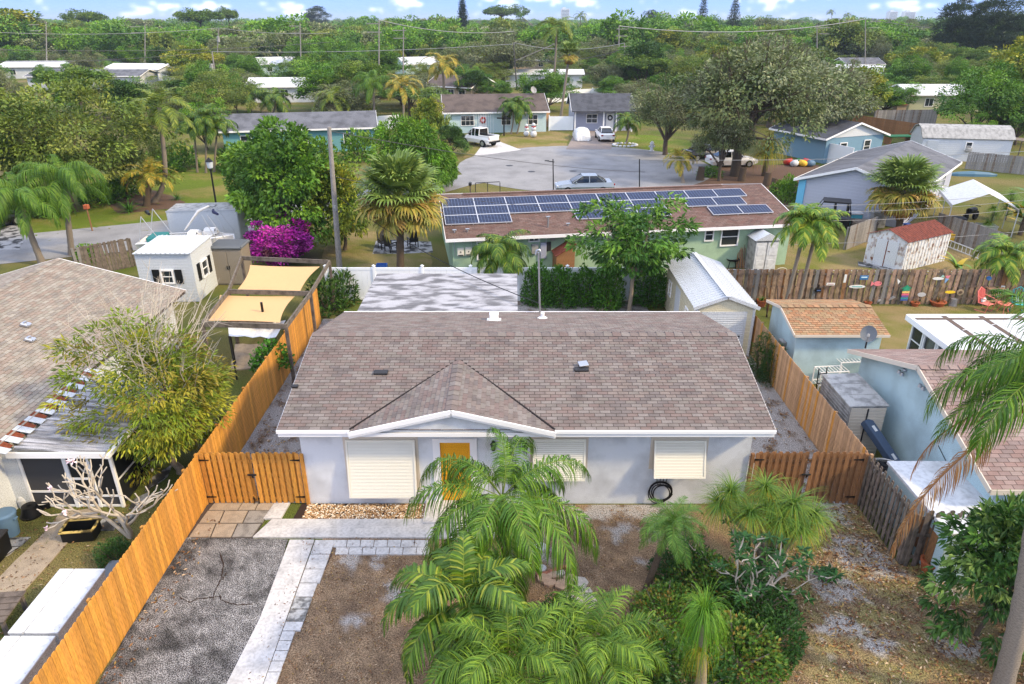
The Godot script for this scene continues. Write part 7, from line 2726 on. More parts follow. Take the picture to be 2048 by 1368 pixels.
# ---------- vehicles ----------
func loft(b: MB,secs: Array) -> void:
	# cross-sections [x, half width low, y low, half width mid, y mid, half width top, y top] joined along x, both sides
	var ring_of:=func(s: Array): return [Vector3(s[0],s[2],s[1]),Vector3(s[0],s[4],s[3]),Vector3(s[0],s[6],s[5]),Vector3(s[0],s[6],-s[5]),Vector3(s[0],s[4],-s[3]),Vector3(s[0],s[2],-s[1])]
	for i in secs.size() - 1:
		var a: Array = ring_of.call(secs[i])
		var c: Array = ring_of.call(secs[i+1])
		for k in 5:
			b.quad(a[k+1],c[k+1],c[k],a[k])
	for e in [0,secs.size() - 1]:
		var a: Array = ring_of.call(secs[e])
		for k in range(1,5):
			if e == 0:
				b.tri(a[0],a[k+1],a[k])
			else:
				b.tri(a[0],a[k],a[k+1])
func car(label: String,at: Vector3,turn: float,paint: String,kind:="sedan") -> Node3D:
	var o:=thing("parked_car" if kind != "pickup" else "pickup_truck",label,"car" if kind != "pickup" else "pickup truck",at,turn)
	var b:=MB.new()
	var up:=0.18 if kind == "pickup" else 0.0
	# +x is the front
	var hood:=0.86+up
	loft(b,[[-2.4,0.72,0.38+up,0.80,0.62+up,0.70,0.90+up],[-2.2,0.80,0.26+up,0.90,0.62+up,0.78,0.98+up],[-1.5,0.82,0.24+up,0.92,0.64+up,0.82,0.97+up],[0.9,0.82,0.24+up,0.92,0.64+up,0.80,hood+0.06],[1.9,0.80,0.26+up,0.90,0.60+up,0.74,hood - 0.06],[2.35,0.66,0.36+up,0.74,0.56+up,0.60,hood - 0.18]])
	part("body",b,M[paint],o)
	b = MB.new()
	if kind == "pickup":
		loft(b,[[-0.75,0.74,1.1,0.72,1.5,0.62,1.86],[0.35,0.74,1.1,0.72,1.5,0.62,1.88],[1.05,0.74,1.06,0.70,1.3,0.55,1.44]])
	else:
		loft(b,[[-1.75,0.72,0.93,0.66,1.02,0.55,1.06],[-0.95,0.74,0.95,0.68,1.22,0.55,1.42],[0.15,0.74,0.95,0.68,1.24,0.55,1.45],[1.05,0.74,0.92,0.66,0.98,0.52,1.02]])
	part("window",b,M["car_glass"],o)
	b = MB.new()
	if kind == "pickup":
		b.cbox(Vector3(-0.2,1.9,0),Vector3(1.25,0.06,1.28),0.03)
		for z in [-0.66,0.66]:
			for x in [-0.75,-0.1,0.4]:
				bar(b,Vector3(x,1.1,z*1.12),Vector3(x,1.88,z*0.97),0.07)
	else:
		b.cbox(Vector3(-0.4,1.455,0),Vector3(1.25,0.05,1.14),0.025)
		for z in [-1.0,1.0]:
			for q in [[-1.6,0.98,0.70,-0.98,1.44,0.56],[-0.35,0.96,0.745,-0.35,1.44,0.57],[1.0,0.96,0.74,0.2,1.45,0.56]]:
				bar(b,Vector3(q[0],q[1],q[2]*z),Vector3(q[3],q[4],q[5]*z),0.06)
	part("roof",b,M[paint],o)
	if kind == "pickup":
		b = MB.new()
		b.box(Vector3(-1.6,1.17,0),Vector3(1.5,0.02,1.35))
		part("bed",b,M["black_metal"],o)
		b = MB.new()
		for z in [-0.78,0.78]:
			b.cbox(Vector3(-1.6,1.2,z),Vector3(1.66,0.14,0.12),0.02)
		b.cbox(Vector3(-2.4,1.02,0),Vector3(0.1,0.5,1.5),0.02)
		part("bed_side",b,M[paint],o)
		b = MB.new()
		b.cbox(Vector3(-2.5,0.6,0),Vector3(0.14,0.2,1.7),0.03)
		part("rear_bumper",b,M["black_metal"],o)
	for x in [-1.45,1.42]:
		for z in [-0.84,0.84]:
			b = MB.new()
			var r:=0.33+up*0.4
			b.tube([Vector3(x,r,z - 0.1),Vector3(x,r,z+0.1)],[r,r],16)
			var w:=part("wheel",b,M["tyre"],o)
			b = MB.new()
			b.tube([Vector3(x,r,z+signf(z)*0.08),Vector3(x,r,z+signf(z)*0.108)],[r*0.66,r*0.6],12)
			part("rim",b,M["steel"],w)
	for z in [-0.66,0.66]:
		b = MB.new()
		b.cbox(Vector3(-2.38,0.80+up,z),Vector3(0.1,0.16,0.26),0.02)
		part("tail_light",b,M["tail_red"],o)
		b = MB.new()
		b.cbox(Vector3(2.22,0.66+up,z*0.9),Vector3(0.14,0.12,0.3),0.02)
		part("headlight",b,M["aluminium"],o)
		b = MB.new()
		b.cbox(Vector3(0.75,1.0+up,z*1.45),Vector3(0.12,0.12,0.2),0.03)
		part("mirror",b,M[paint],o)
	b = MB.new()
	b.box(Vector3(-2.425,0.62+up,0),Vector3(0.02,0.12,0.32))
	part("number_plate",b,M["tarp_white"],o)
	return o
func vehicles() -> void:
	rng.seed = 701
	car("silver sedan parked at the near edge of the turning circle",gp(1167,385),PI+0.05,"car_silver")
	car("white sedan seen from behind on the brick driveway",gp(1209,279),PI*0.5+0.03,"car_white")
	car("white pickup truck on the pale driveway beside the dark bush",gp(958,290),PI - 0.75,"car_white","pickup")
	car("white car half hidden behind the oak trunks",gp(1462,332),0.1,"car_white")
	car("black car parked left of the oak trunks",gp(1410,318),0.3,"car_black")
	car("dark car cut by the left edge on the driveway",gp(-22,458),1.2,"car_black")
	# covered car
	var o:=thing("covered_car","car under a crinkled white cover on the brick driveway","car",gp(1163,277),PI*0.5)
	var b:=MB.new()
	var nn:=FastNoiseLite.new()
	nn.seed = 2
	nn.frequency = 1.4
	for i in 26:
		for j in 14:
			var q:=[]
			for e in [[i,j],[i+1,j],[i+1,j+1],[i,j+1]]:
				var x: float = lerpf(-2.35,2.35,e[0]/26.0)
				var a: float = lerpf(-PI*0.5,PI*0.5,e[1]/14.0)
				var top:=0.8+0.45*clampf(1.0 - pow(absf(x+0.25)/1.35,3.0),0,1)
				var endf:=clampf((2.35 - absf(x))/0.45,0.0,1.0)
				var w:=0.93*(0.7+0.3*sqrt(endf))
				var y:=top*pow(maxf(cos(a),0.0),0.45)*sqrt(endf)+0.08
				var zz:=sin(a)*w
				var k:=1.0+0.05*nn.get_noise_3d(x*2.0,y*2.0,zz*2.0)
				q.append(Vector3(x*k,y*k,zz*k))
			b.quad(q[0],q[1],q[2],q[3])
	part("cover",b,M["tarp_white"],o)
	for x in [-1.4,1.4]:
		for z in [-0.8,0.8]:
			b = MB.new()
			b.tube([Vector3(x,0.3,z - 0.1),Vector3(x,0.3,z+0.1)],[0.3,0.3],12)
			part("wheel",b,M["tyre"],o)
	# side-by-side buggy
	o = thing("utility_buggy","black open utility buggy beside the lilac house","buggy",gp(1652,452),2.75)
	b = MB.new()
	loft(b,[[-1.4,0.55,0.5,0.66,0.75,0.6,0.95],[0.2,0.6,0.42,0.7,0.7,0.66,0.85],[1.0,0.55,0.5,0.68,0.8,0.6,1.0],[1.5,0.4,0.6,0.5,0.72,0.42,0.82]])
	part("body",b,M["car_black"],o)
	for z in [-0.62,0.62]:
		b = MB.new()
		b.tube([Vector3(0.9,0.95,z),Vector3(0.45,1.75,z*0.92),Vector3(-1.2,1.78,z*0.92),Vector3(-1.4,0.95,z)],[0.035,0.035,0.035,0.035],7)
		b.tube([Vector3(-0.3,0.9,z),Vector3(-0.35,1.76,z*0.92)],[0.035,0.035],7)
		part("roll_cage",b,M["black_metal"],o)
	b = MB.new()
	b.cbox(Vector3(-0.4,1.82,0),Vector3(1.75,0.07,1.25),0.03)
	part("roof",b,M["dark_metal"],o)
	for x in [-0.9,-0.1]:
		b = MB.new()
		b.cbox(Vector3(x,0.95,0),Vector3(0.5,0.16,1.1),0.05)
		b.cbox(Vector3(x - 0.25,1.25,0),Vector3(0.14,0.55,1.1),0.05)
		part("seat",b,M["plastic_black"],o)
	for x in [-1.05,1.1]:
		for z in [-0.72,0.72]:
			b = MB.new()
			b.tube([Vector3(x,0.36,z - 0.14),Vector3(x,0.36,z+0.14)],[0.36,0.36],14)
			part("wheel",b,M["tyre"],o)
	# canvas carport
	o = thing("canvas_carport","white peaked canvas carport at the right with dark interior","canopy",gp(1940,452),-0.35)
	var W:=1.9
	b = MB.new()
	for s in [-1.0,1.0]:
		b.quad(Vector3(0,2.75,-2.4),Vector3(s*W,1.85,-2.4),Vector3(s*W,1.85,2.4),Vector3(0,2.75,2.4))
		b.quad(Vector3(s*W,1.85,-2.4),Vector3(s*W,1.65,-2.4),Vector3(s*W,1.65,2.4),Vector3(s*W,1.85,2.4))
	part("canvas",b,M["tarp_white"],o)
	for s in [-1.0,1.0]:
		for z in [-2.3,0.0,2.3]:
			b = MB.new()
			bar(b,Vector3(s*W,0,z),Vector3(s*W,1.8,z),0.05)
			part("pole",b,M["aluminium"],o)
	o = thing("motorcycle","dark machine stored under the canvas carport","motorcycle",gp(1938,442),0.6)
	b = MB.new()
	b.cbox(Vector3(0,0.75,0),Vector3(1.0,0.4,0.4),0.1)
	b.tube([Vector3(0.4,0.9,0),Vector3(0.75,0.35,0)],[0.06,0.05],7)
	b.tube([Vector3(0.35,1.05,-0.35),Vector3(0.3,1.1,0),Vector3(0.35,1.05,0.35)],[0.025,0.025,0.025],6)
	part("body",b,M["black_metal"],o)
	for x in [-0.7,0.78]:
		b = MB.new()
		b.tube([Vector3(x,0.32,-0.08),Vector3(x,0.32,0.08)],[0.32,0.32],14)
		part("wheel",b,M["tyre"],o)
	# kayak on the grass
	o = thing("kayak","blue-grey kayak lying upturned beside the grey back fence","kayak",gp(1945,352),-0.08)
	b = MB.new()
	loft(b,[[-2.1,0.03,0.0,0.05,0.1,0.02,0.2],[-1.4,0.26,0.0,0.24,0.2,0.12,0.34],[0,0.38,0.0,0.36,0.24,0.18,0.42],[1.4,0.26,0.0,0.24,0.2,0.12,0.34],[2.1,0.03,0.0,0.05,0.1,0.02,0.2]])
	mat("kayak_blue",Color(0.28,0.42,0.50),0.5)
	part("hull",b,M["kayak_blue"],o)
# ---------- street furniture, poles and wires ----------
func street_things() -> void:
	rng.seed = 711
	var base:=gp(679,536)
	var top:=pz(658,254,base.z)
	var o:=pole("utility_pole","tall pale wooden utility pole behind the pergola",base,top,0.17,0.11,"pole_wood","utility pole","utility poles")
	var b:=MB.new()
	b.cbox(Vector3(0.14,3.5,0.1)+(top - base)*0.0,Vector3(0.16,0.34,0.16),0.02)
	part("junction_box",b,M["resin_grey"],o)
	var topA:=top
	# lamp post
	base = gp(436,432)
	top = pz(421,338,base.z)
	o = pole("lamp_post","black leaning lamp post with pale lantern on the left lawn",base,top,0.07,0.055,"black_metal","street lamp")
	b = MB.new()
	b.lathe(top - base,[[0.08,0.0],[0.2,0.1],[0.26,0.5],[0.2,0.52]],6)
	mat("lantern_glass",Color(0.75,0.78,0.80),0.3)
	part("lantern_glass",b,M["lantern_glass"],o)
	b = MB.new()
	b.lathe(top - base+Vector3(0,0.52,0),[[0.3,0.0],[0.16,0.14],[0.04,0.26],[0.0,0.3]],6)
	b.lathe(top - base,[[0.1,-0.12],[0.1,0.02]],6)
	part("lantern_cap",b,M["black_metal"],o)
	base = gp(185,462)
	o = pole("feeder_post","reddish post with small bird box by the street",base,base+Vector3(0,1.5,0),0.05,0.05,"brown_wood_1","post")
	b = MB.new()
	b.cbox(Vector3(0,1.65,0),Vector3(0.3,0.3,0.3),0.03)
	part("bird_box",b,M["terracotta"],o)
	# slim poles beyond the solar house
	base = gp(1107,392)
	o = pole("light_pole","black light pole with short arm in front of the turning circle",base,pz(1106,318,base.z),0.05,0.04,"black_metal","street lamp")
	b = MB.new()
	bar(b,Vector3(0,pz(1106,324,base.z).y,0),Vector3(-0.65,pz(1106,324,base.z).y+0.1,0),0.06)
	b.cbox(Vector3(-0.6,pz(1106,324,base.z).y+0.1,0),Vector3(0.35,0.06,0.16),0.02)
	part("lamp_head",b,M["black_metal"],o)
	base = gp(1279,390)
	pole("light_pole","plain black pole right of the silver sedan",base,pz(1279,318,base.z),0.05,0.04,"black_metal","post")
	base = gp(941,396)
	o = pole("mailbox","dark mailbox on a post beside the brown roof",base,base+Vector3(0,1.0,0),0.05,0.05,"grey_wood_0","mailbox")
	b = MB.new()
	b.cbox(Vector3(0,1.12,0),Vector3(0.24,0.26,0.5),0.06)
	part("box",b,M["dark_metal"],o)
	base = gp(1000,388)
	o = thing("low_railing","low dark railing beside the mailbox","railing",base)
	b = MB.new()
	bar(b,Vector3(-2.0,0.9,0),Vector3(0,1.0,0),0.05)
	for x in [-2.0,-1.0,0.0]:
		bar(b,Vector3(x,0,0),Vector3(x,0.95+x*0.03,0),0.06)
	part("rail",b,M["dark_metal"],o)
	o = thing("fire_hydrant","white fire hydrant on the circle lawn","hydrant",gp(1303,302))
	b = MB.new()
	b.lathe(Vector3.ZERO,[[0.28,0.0],[0.28,0.08],[0.18,0.1],[0.18,0.7],[0.24,0.72],[0.24,0.8],[0.16,0.95],[0.06,1.05],[0.0,1.08]],12)
	for a in [0.0,PI*0.5,PI]:
		b.tube([Vector3(0,0.5,0),Vector3(cos(a)*0.32,0.5,sin(a)*0.32)],[0.1,0.1],8)
	part("body",b,M["tarp_white"],o)
	o = thing("garden_cross","tall dark wooden cross on the dry lawn","cross",gp(1008,272))
	b = MB.new()
	bar(b,Vector3(0,0,0),Vector3(0,2.9,0),0.16)
	bar(b,Vector3(-0.85,2.1,0),Vector3(0.85,2.1,0),0.16)
	part("beam",b,M["black_metal"],o)
	for q in [[1053,273,0.72,"left of the snowman ornaments on the dry lawn"],[1067,275,0.82,"right of the snowman ornaments on the dry lawn"]]:
		o = thing("snowman_ornament",q[3],"ornament",gp(q[0],q[1]),0.0,"snowman ornaments")
		for k in 3:
			b = MB.new()
			var r: float = [0.5,0.38,0.27][k]*q[2]
			b.ball(Vector3(0,[0.5,1.25,1.8][k]*q[2],0),Vector3.ONE*r,8,12)
			part(["base_ball","middle_ball","head_ball"][k],b,M["tarp_white"],o)
		b = MB.new()
		b.tube([Vector3(-0.3,1.55,0)*q[2],Vector3(0,1.5,0.3)*q[2],Vector3(0.3,1.55,0)*q[2]],[0.07,0.08,0.07],6)
		part("scarf",b,M["wreath_red"],o)
	o = thing("planter_ring","white ring of stones round the small palm on the circle lawn","edging",gp(1250,291))
	for k in 18:
		b = MB.new()
		b.ball(Vector3(cos(TAU*k/18.0)*1.3,0.08,sin(TAU*k/18.0)*1.1),Vector3(0.2,0.14,0.2),4,7)
		part("stone",b,M["tarp_white"],o)
	# far utility poles and their cross-arms
	var pts:={}
	var list:=[[433,150,437,56,"grey","leaning power pole with transformer among the left trees"],[438,205,424,103,"grey","nearer leaning power pole before the golden umbrella tree"],[758,190,758,40,"x","left of the twin crossarm poles below the skyline"],[806,180,807,54,"x","right of the twin crossarm poles below the skyline"],[1034,180,1027,85,"dark","dark grey pole with long slanting arm behind the white house"],[1238,165,1238,52,"x","crossarm pole right of the tallest coconut"],[1250,185,1249,86,"x","short pole left of the yellow-crowned tree"],[1634,150,1634,50,"x","pole beyond the oak on the right"],[1730,150,1731,38,"x","crossarm pole above the terracotta house"],[603,165,600,46,"x","crossarm pole beyond the left trees"],[290,150,290,48,"x","small far pole at left"],[94,150,92,44,"x","far pole at the top left"],[1678,140,1679,36,"x","thin far pole left of the crossarm pole"]]
	for i in list.size():
		var q: Array = list[i]
		base = gp(q[0],q[1])
		top = pz(q[2],q[3],base.z)
		o = pole("power_pole",q[5],base,top,0.15,0.10,"pole_dark" if q[4] == "dark" else "pole_wood","utility pole","utility poles")
		pts[i] = top
		b = MB.new()
		if q[4] == "x":
			for k in 2:
				var y:=top.y - 0.6 - k*1.4
				bar(b,Vector3(-1.3,y,0),Vector3(1.3,y,0),0.14)
			part("crossarm",b,M["pole_wood"],o)
		elif q[4] == "dark":
			bar(b,Vector3(0,top.y - 3.5,0)+Vector3(top.x - base.x,0,0),Vector3(7.0,top.y - 0.4,0),0.12)
			b.cbox(Vector3(7.4,top.y - 0.3,0),Vector3(1.0,0.15,0.3),0.03)
			part("lamp_arm",b,M["pole_wood"],o)
		else:
			b.tube([Vector3(top.x - base.x - 0.5,top.y - 3.2,0),Vector3(top.x - base.x - 0.5,top.y - 1.9,0)],[0.35,0.35],10)
			part("transformer",b,M["resin_grey"],o)
	# wires
	var w:=func(label: String,a: Vector3,c: Vector3,sag: float,r: float,m:="wire"):
		wire("overhead_wire",label,[a,c],sag,r,m)
	w.call("pale thick line from the left edge to the leaning power pole",pz(-60,62,-170.0),pts[0],1.0,0.045,"wire_pale")
	w.call("pale thick line from the leaning power pole toward the middle",pts[0],pz(660,66,-190.0),0.6,0.045,"wire_pale")
	w.call("second line across the left trees to the nearer leaning pole",pz(-60,122,-105.0),pts[1],0.6,0.035)
	w.call("line from the nearer leaning pole to the right across the green trees",pts[1],pz(1030,88,-120.0),0.5,0.04,"wire_pale")
	w.call("line from the left edge low across the left trees",pz(-60,98,-110.0),pz(660,84,-150.0),0.8,0.04)
	w.call("line between the twin crossarm poles and beyond",pts[2],pts[4]+Vector3(0,2,0),1.0,0.06,"wire_pale")
	w.call("upper of the lines between the grey pole and right poles",pts[4],pts[6],1.2,0.05,"wire_pale")
	w.call("lower of the lines between the grey pole and right poles",pts[4] - Vector3(0,3,0),pts[6] - Vector3(0,1,0),1.2,0.05)
	w.call("far line along the skyline to the right",pts[5],pts[8],2.0,0.09,"wire_pale")
	w.call("line from the crossarm pole to the right edge",pts[8],pz(2100,60,-260.0),1.5,0.07)
	w.call("line from the wooden utility pole top toward the circle",topA - Vector3(0,0.2,0),pz(1290,344,-63.0),0.4,0.016)
	w.call("guy line slanting left from the wooden utility pole",topA - Vector3(0,0.3,0),gp(560,470),0.1,0.014)
	w.call("line from the wooden utility pole across the solar roof",topA - Vector3(0,2.6,0),pz(1300,420,-37.0),0.5,0.012)
	w.call("dark service cable from the bungalow mast to the utility pole",pz(1078,606,-25.0),topA - Vector3(0,3.6,0),0.5,0.02,"black_metal")
	w.call("highest pale line across the lilac house to the right edge",pz(1279,319,gp(1279,390).z),pz(2100,300,-52.0),0.3,0.018,"wire_pale")
	w.call("second pale line across the lilac house to the right edge",pz(1560,412,-41.0),pz(2100,378,-45.0),0.3,0.012,"wire_pale")
	w.call("third pale line above the rusty shed to the right edge",pz(1560,424,-40.0),pz(2100,394,-44.0),0.3,0.012,"wire_pale")
	w.call("fourth pale line above the rusty shed to the right edge",pz(1560,440,-40.0),pz(2100,410,-44.0),0.35,0.012,"wire_pale")
	w.call("lowest pale line above the rusty shed to the right edge",pz(1330,492,-38.0),pz(2100,458,-42.0),0.3,0.012,"wire_pale")
	w.call("white line running along the top of the old board fence",pz(1455,539,-32.9),pz(2100,543,-32.9),0.03,0.018,"tarp_white")
	w.call("white cable hanging over the flat patio roof to the right",pz(1925,660,-24.0),pz(2100,600,-24.5),0.25,0.018,"tarp_white")
# ---------- fences and yard things beyond ----------
func back_things() -> void:
	rng.seed = 721
	var sw:=["silver_wood_0","silver_wood_1","silver_wood_2","silver_wood_3","grey_wood_4"]
	var runs:=[
		[1745,252,1870,250,2.0,sw,"weathered grey fence behind the cabbage palm at the right"],[1690,258,1856,285,1.9,["brown_wood_0","brown_wood_1","brown_wood_2"],"dark brown fence behind the blue gable house"],
		[1930,338,2070,352,1.6,sw,"grey back fence behind the kayak"],[1690,500,1745,478,1.5,sw,"short grey fence left of the rusty shed"],[1868,470,1998,516,1.5,sw,"grey fence behind the rusty shed and ladder"],
		[1752,222,1800,206,1.9,sw,"grey fence running up to the pale green house"],[1070,258,1098,254,1.9,["tan_wood_0","tan_wood_2"],"tan board gate beside the white house"],[1062,216,1090,213,1.9,["new_wood_1","new_wood_3"],"golden board fence behind the white house"]]
	for q in runs:
		var a:=gp(q[0],q[1])
		var o:=thing("back_fence",q[6],"fence",a,0.0,"fences beyond the street")
		fence_run(o,a,gp(q[2],q[3]),{"h": q[4],"w": 0.19,"gap": 0.015,"mats": q[5],"rail": q[5][0],"top": "flat","rails": [0.4,1.4]})
	# white vinyl fences beyond the circle
	for q in [[[1092,232],[1092,208],[1160,200],[1232,196],[1262,198],"curved white vinyl fence behind the lilac porch house"],[[1098,262],[1146,262],"short white vinyl fence between the two circle houses"],[[750,262],[800,258],"white wall panel beside the grey-roofed house"]]:
		var pts:=[]
		for k in q.size() - 1:
			pts.append(gp(q[k][0],q[k][1]))
		var o:=thing("white_fence",q[q.size() - 1],"fence",pts[0],0.0,"white fences beyond the circle")
		for k in pts.size() - 1:
			var a: Vector3 = pts[k] - pts[0]
			var c: Vector3 = pts[k+1] - pts[0]
			var n:=maxi(1,int(a.distance_to(c)/2.4))
			for i in n:
				var p0:=a.lerp(c,float(i)/n)
				var p1:=a.lerp(c,float(i+1)/n)
				var b:=MB.new()
				bar(b,p0+Vector3(0,0.95,0),p1+Vector3(0,0.95,0),0.04,1.7)
				part("panel",b,M["vinyl"],o)
				b = MB.new()
				b.cbox(p0+Vector3(0,0.98,0),Vector3(0.14,1.96,0.14),0.02)
				part("post",b,M["vinyl"],o)
	# open-sided gazebo roof
	var o:=thing("garden_gazebo","wood-framed open shelter with pale roof behind the blue gable house","shelter",gp(1655,248))
	var b:=MB.new()
	b.cbox(Vector3(0,2.5,0),Vector3(4.6,0.1,3.0),0.02,Basis(Vector3.BACK,-0.04))
	part("roof",b,M["resin_grey"],o)
	for x in [-2.0,-0.7,0.7,2.0]:
		b = MB.new()
		bar(b,Vector3(x,2.38,-1.4),Vector3(x,2.38,1.4),0.1,0.14)
		part("rafter",b,M["tan_wood_2"],o)
	for x in [-2.0,2.0]:
		for z in [-1.2,1.2]:
			b = MB.new()
			bar(b,Vector3(x,0,z),Vector3(x,2.35,z),0.12)
			part("post",b,M["tan_wood_1"],o)
	mat("table_green",Color(0.10,0.42,0.22),0.7)
	o = thing("patio_table","green-topped table in the yard behind the blue gable house","table",gp(1795,288),0.1)
	b = MB.new()
	b.cbox(Vector3(0,0.9,0),Vector3(3.0,0.1,1.5),0.02)
	part("table_top",b,M["table_green"],o)
	for x in [-1.3,1.3]:
		b = MB.new()
		b.box(Vector3(x,0.43,0),Vector3(0.2,0.86,1.2))
		part("leg",b,M["brown_wood_2"],o)
	o = thing("play_house","small red-roofed toy house behind the grey fence","play house",gp(1797,226))
	b = MB.new()
	b.box(Vector3(0,0.6,0),Vector3(1.4,1.2,1.2))
	part("wall",b,M["tan_wall"],o)
	b = MB.new()
	b.prism(Vector3(0,0,-0.75),Vector3.RIGHT,Vector3.UP,PackedVector2Array([Vector2(-0.9,1.2),Vector2(0,1.8),Vector2(0.9,1.2)]),Vector3(0,0,1.5))
	part("roof",b,M["brick_red"],o)
	o = thing("green_workshop","small dark workshop with teal wall behind the white house","shed",gp(1080,198))
	b = MB.new()
	b.prism(Vector3(0,0,-2),Vector3.RIGHT,Vector3.UP,PackedVector2Array([Vector2(-3,0),Vector2(-3,2.4),Vector2(0,3.4),Vector2(3,2.4),Vector2(3,0)]),Vector3(0,0,4))
	part("wall",b,M["dark_metal"],o)
	b = MB.new()
	b.box(Vector3(-1.8,1.0,2.03),Vector3(1.6,2.0,0.05))
	part("door",b,M["teal_wall"],o)
	b = MB.new()
	for s in [-1.0,1.0]:
		bar(b,Vector3(s*3.3,2.4,0),Vector3(0,3.5,0),4.4,0.08)
	part("roof",b,M["roof_grey"],o)
	# toys on the sand by the blue house
	mat("toy_red",Color(0.75,0.20,0.15),0.6)
	for k in 6:
		var key: String = ["toy_red","tarp_white","table_green","plastic_yellow","toy_red","plastic_blue"][k]
		var u: float = [1576,1588,1596,1604,1612,1620][k]
		o = thing("yard_toy",["leftmost red toy on the sandy lawn","white toy beside the leftmost red one","green toy sheet on the sandy lawn","yellow toy on the sandy lawn","rightmost red toy on the sandy lawn","blue toy at the right end of the toys"][k],"toy",gp(u,330+(k % 2)*3),k*0.7,"toys on the sandy lawn")
		b = MB.new()
		b.ball(Vector3(0,0.3,0),Vector3(0.55,0.32,0.4),5,8)
		b.cbox(Vector3(0.2,0.5,0),Vector3(0.3,0.3,0.3),0.08)
		part("body",b,M[key],o)
	# tall cupboard, sticks and chair behind the vinyl fence
	o = thing("tall_cabinet","tall grey resin cabinet with peaked lid against the green wall","cabinet",gp(1518,540),0.12)
	b = MB.new()
	b.cbox(Vector3(0,0.95,0),Vector3(1.35,1.9,1.0),0.03)
	part("body",b,M["resin_grey"],o)
	for x in [-0.34,0.34]:
		b = MB.new()
		b.cbox(Vector3(x,0.92,0.51),Vector3(0.62,1.7,0.04),0.015)
		for y in [0.5,1.3]:
			b.cbox(Vector3(x,y,0.535),Vector3(0.42,0.55,0.02),0.008)
		part("door",b,M["tarp_white"],o)
	b = MB.new()
	b.prism(Vector3(0,0,-0.6),Vector3.RIGHT,Vector3.UP,PackedVector2Array([Vector2(-0.75,1.9),Vector2(0,2.3),Vector2(0.75,1.9)]),Vector3(0,0,1.2))
	part("lid",b,M["metal_roof_white"],o)
	o = thing("stick_bundle","bundle of brown poles leaning beside the tall cabinet","poles",gp(1480,535))
	for k in 9:
		b = MB.new()
		b.tube([Vector3(-0.25+k*0.06,0,0.1),Vector3(-0.1+k*0.03+rng.randf_range(-0.1,0.1),rng.randf_range(1.5,2.1),-0.25)],[0.03,0.02],5)
		part("stick",b,M[["brown_wood_3","tan_wood_0","grey_wood_3"][k % 3]],o)
	o = thing("garden_chair","black round garden chair left of the pole bundle","chair",gp(1463,535),0.6)
	b = MB.new()
	b.lathe(Vector3(0,0.42,0),[[0.0,0.0],[0.3,0.02],[0.38,0.12],[0.36,0.13],[0.28,0.05],[0.0,0.04]],12)
	part("seat",b,M["black_metal"],o)
	for k in 4:
		b = MB.new()
		bar(b,Vector3(cos(k*PI/2)*0.2,0.42,sin(k*PI/2)*0.2),Vector3(cos(k*PI/2)*0.3,0,sin(k*PI/2)*0.3),0.03)
		part("leg",b,M["black_metal"],o)
	b = MB.new()
	b.cbox(Vector3(0,0.8,-0.32),Vector3(0.6,0.6,0.06),0.03,Basis(Vector3.RIGHT,-0.25))
	part("backrest",b,M["black_metal"],o)
	for q in [[1410,532,"left of the white gas bottles under the windows"],[1425,535,"right of the white gas bottles under the windows"]]:
		o = thing("gas_bottle",q[2],"gas bottle",gp(q[0],q[1]))
		b = MB.new()
		b.lathe(Vector3.ZERO,[[0.12,0.0],[0.16,0.03],[0.16,0.36],[0.1,0.46],[0.05,0.5],[0.08,0.56],[0.0,0.57]],10)
		part("body",b,M["tarp_white"],o)
	# fire pit corner left of the solar house
	var bed:=MB.new()
	bed.slab(xz([[745,508],[752,482],[790,480],[862,484],[866,505],[800,508]]),-0.02,0.02)
	struct("paved_corner",bed,M["concrete_grey"])
	for q in [[768,497,0.6,"left of the dark garden chairs by the cabbage palm"],[782,503,2.4,"middle dark garden chair by the cabbage palm"],[826,494,3.6,"dark garden chair near the solar house corner"]]:
		o = thing("patio_chair",q[3],"chair",gp(q[0],q[1]),q[2],"dark chairs by the cabbage palm")
		b = MB.new()
		b.cbox(Vector3(0,0.4,0),Vector3(0.55,0.05,0.55),0.01)
		part("seat",b,M["dark_metal"],o)
		b = MB.new()
		b.cbox(Vector3(0,0.75,-0.3),Vector3(0.55,0.7,0.05),0.01,Basis(Vector3.RIGHT,-0.25))
		part("backrest",b,M["dark_metal"],o)
		for x in [-0.26,0.26]:
			b = MB.new()
			bar(b,Vector3(x,0,-0.25),Vector3(x,0.6,-0.25),0.05)
			bar(b,Vector3(x,0,0.25),Vector3(x,0.6,0.25),0.05)
			bar(b,Vector3(x,0.6,-0.28),Vector3(x,0.6,0.28),0.06)
			part("leg",b,M["dark_metal"],o)
	o = thing("blue_crate","small blue crate on the grass behind the vinyl fence","crate",gp(764,538))
	mat("crate_blue",Color(0.12,0.30,0.62),0.6)
	open_box(o,Vector3(0.6,0.3,0.4),0.03,"crate_blue")
	o = thing("ground_tarp","tan ground sheet spread beside the golden fence below the canopy","tarpaulin",gp(505,705))
	b = MB.new()
	var tp:=rough_edge(xz([[462,742],[470,690],[545,690],[530,735]]),0.3,0.05)
	for k in tp.size():
		tp[k] -= Vector2(o.position.x,o.position.z)
	b.slab(tp,0.0,0.05)
	part("sheet",b,M["paver_tan"],o)
	# yard clutter beside the carport
	mat("tub_teal",Color(0.35,0.72,0.78),0.6)
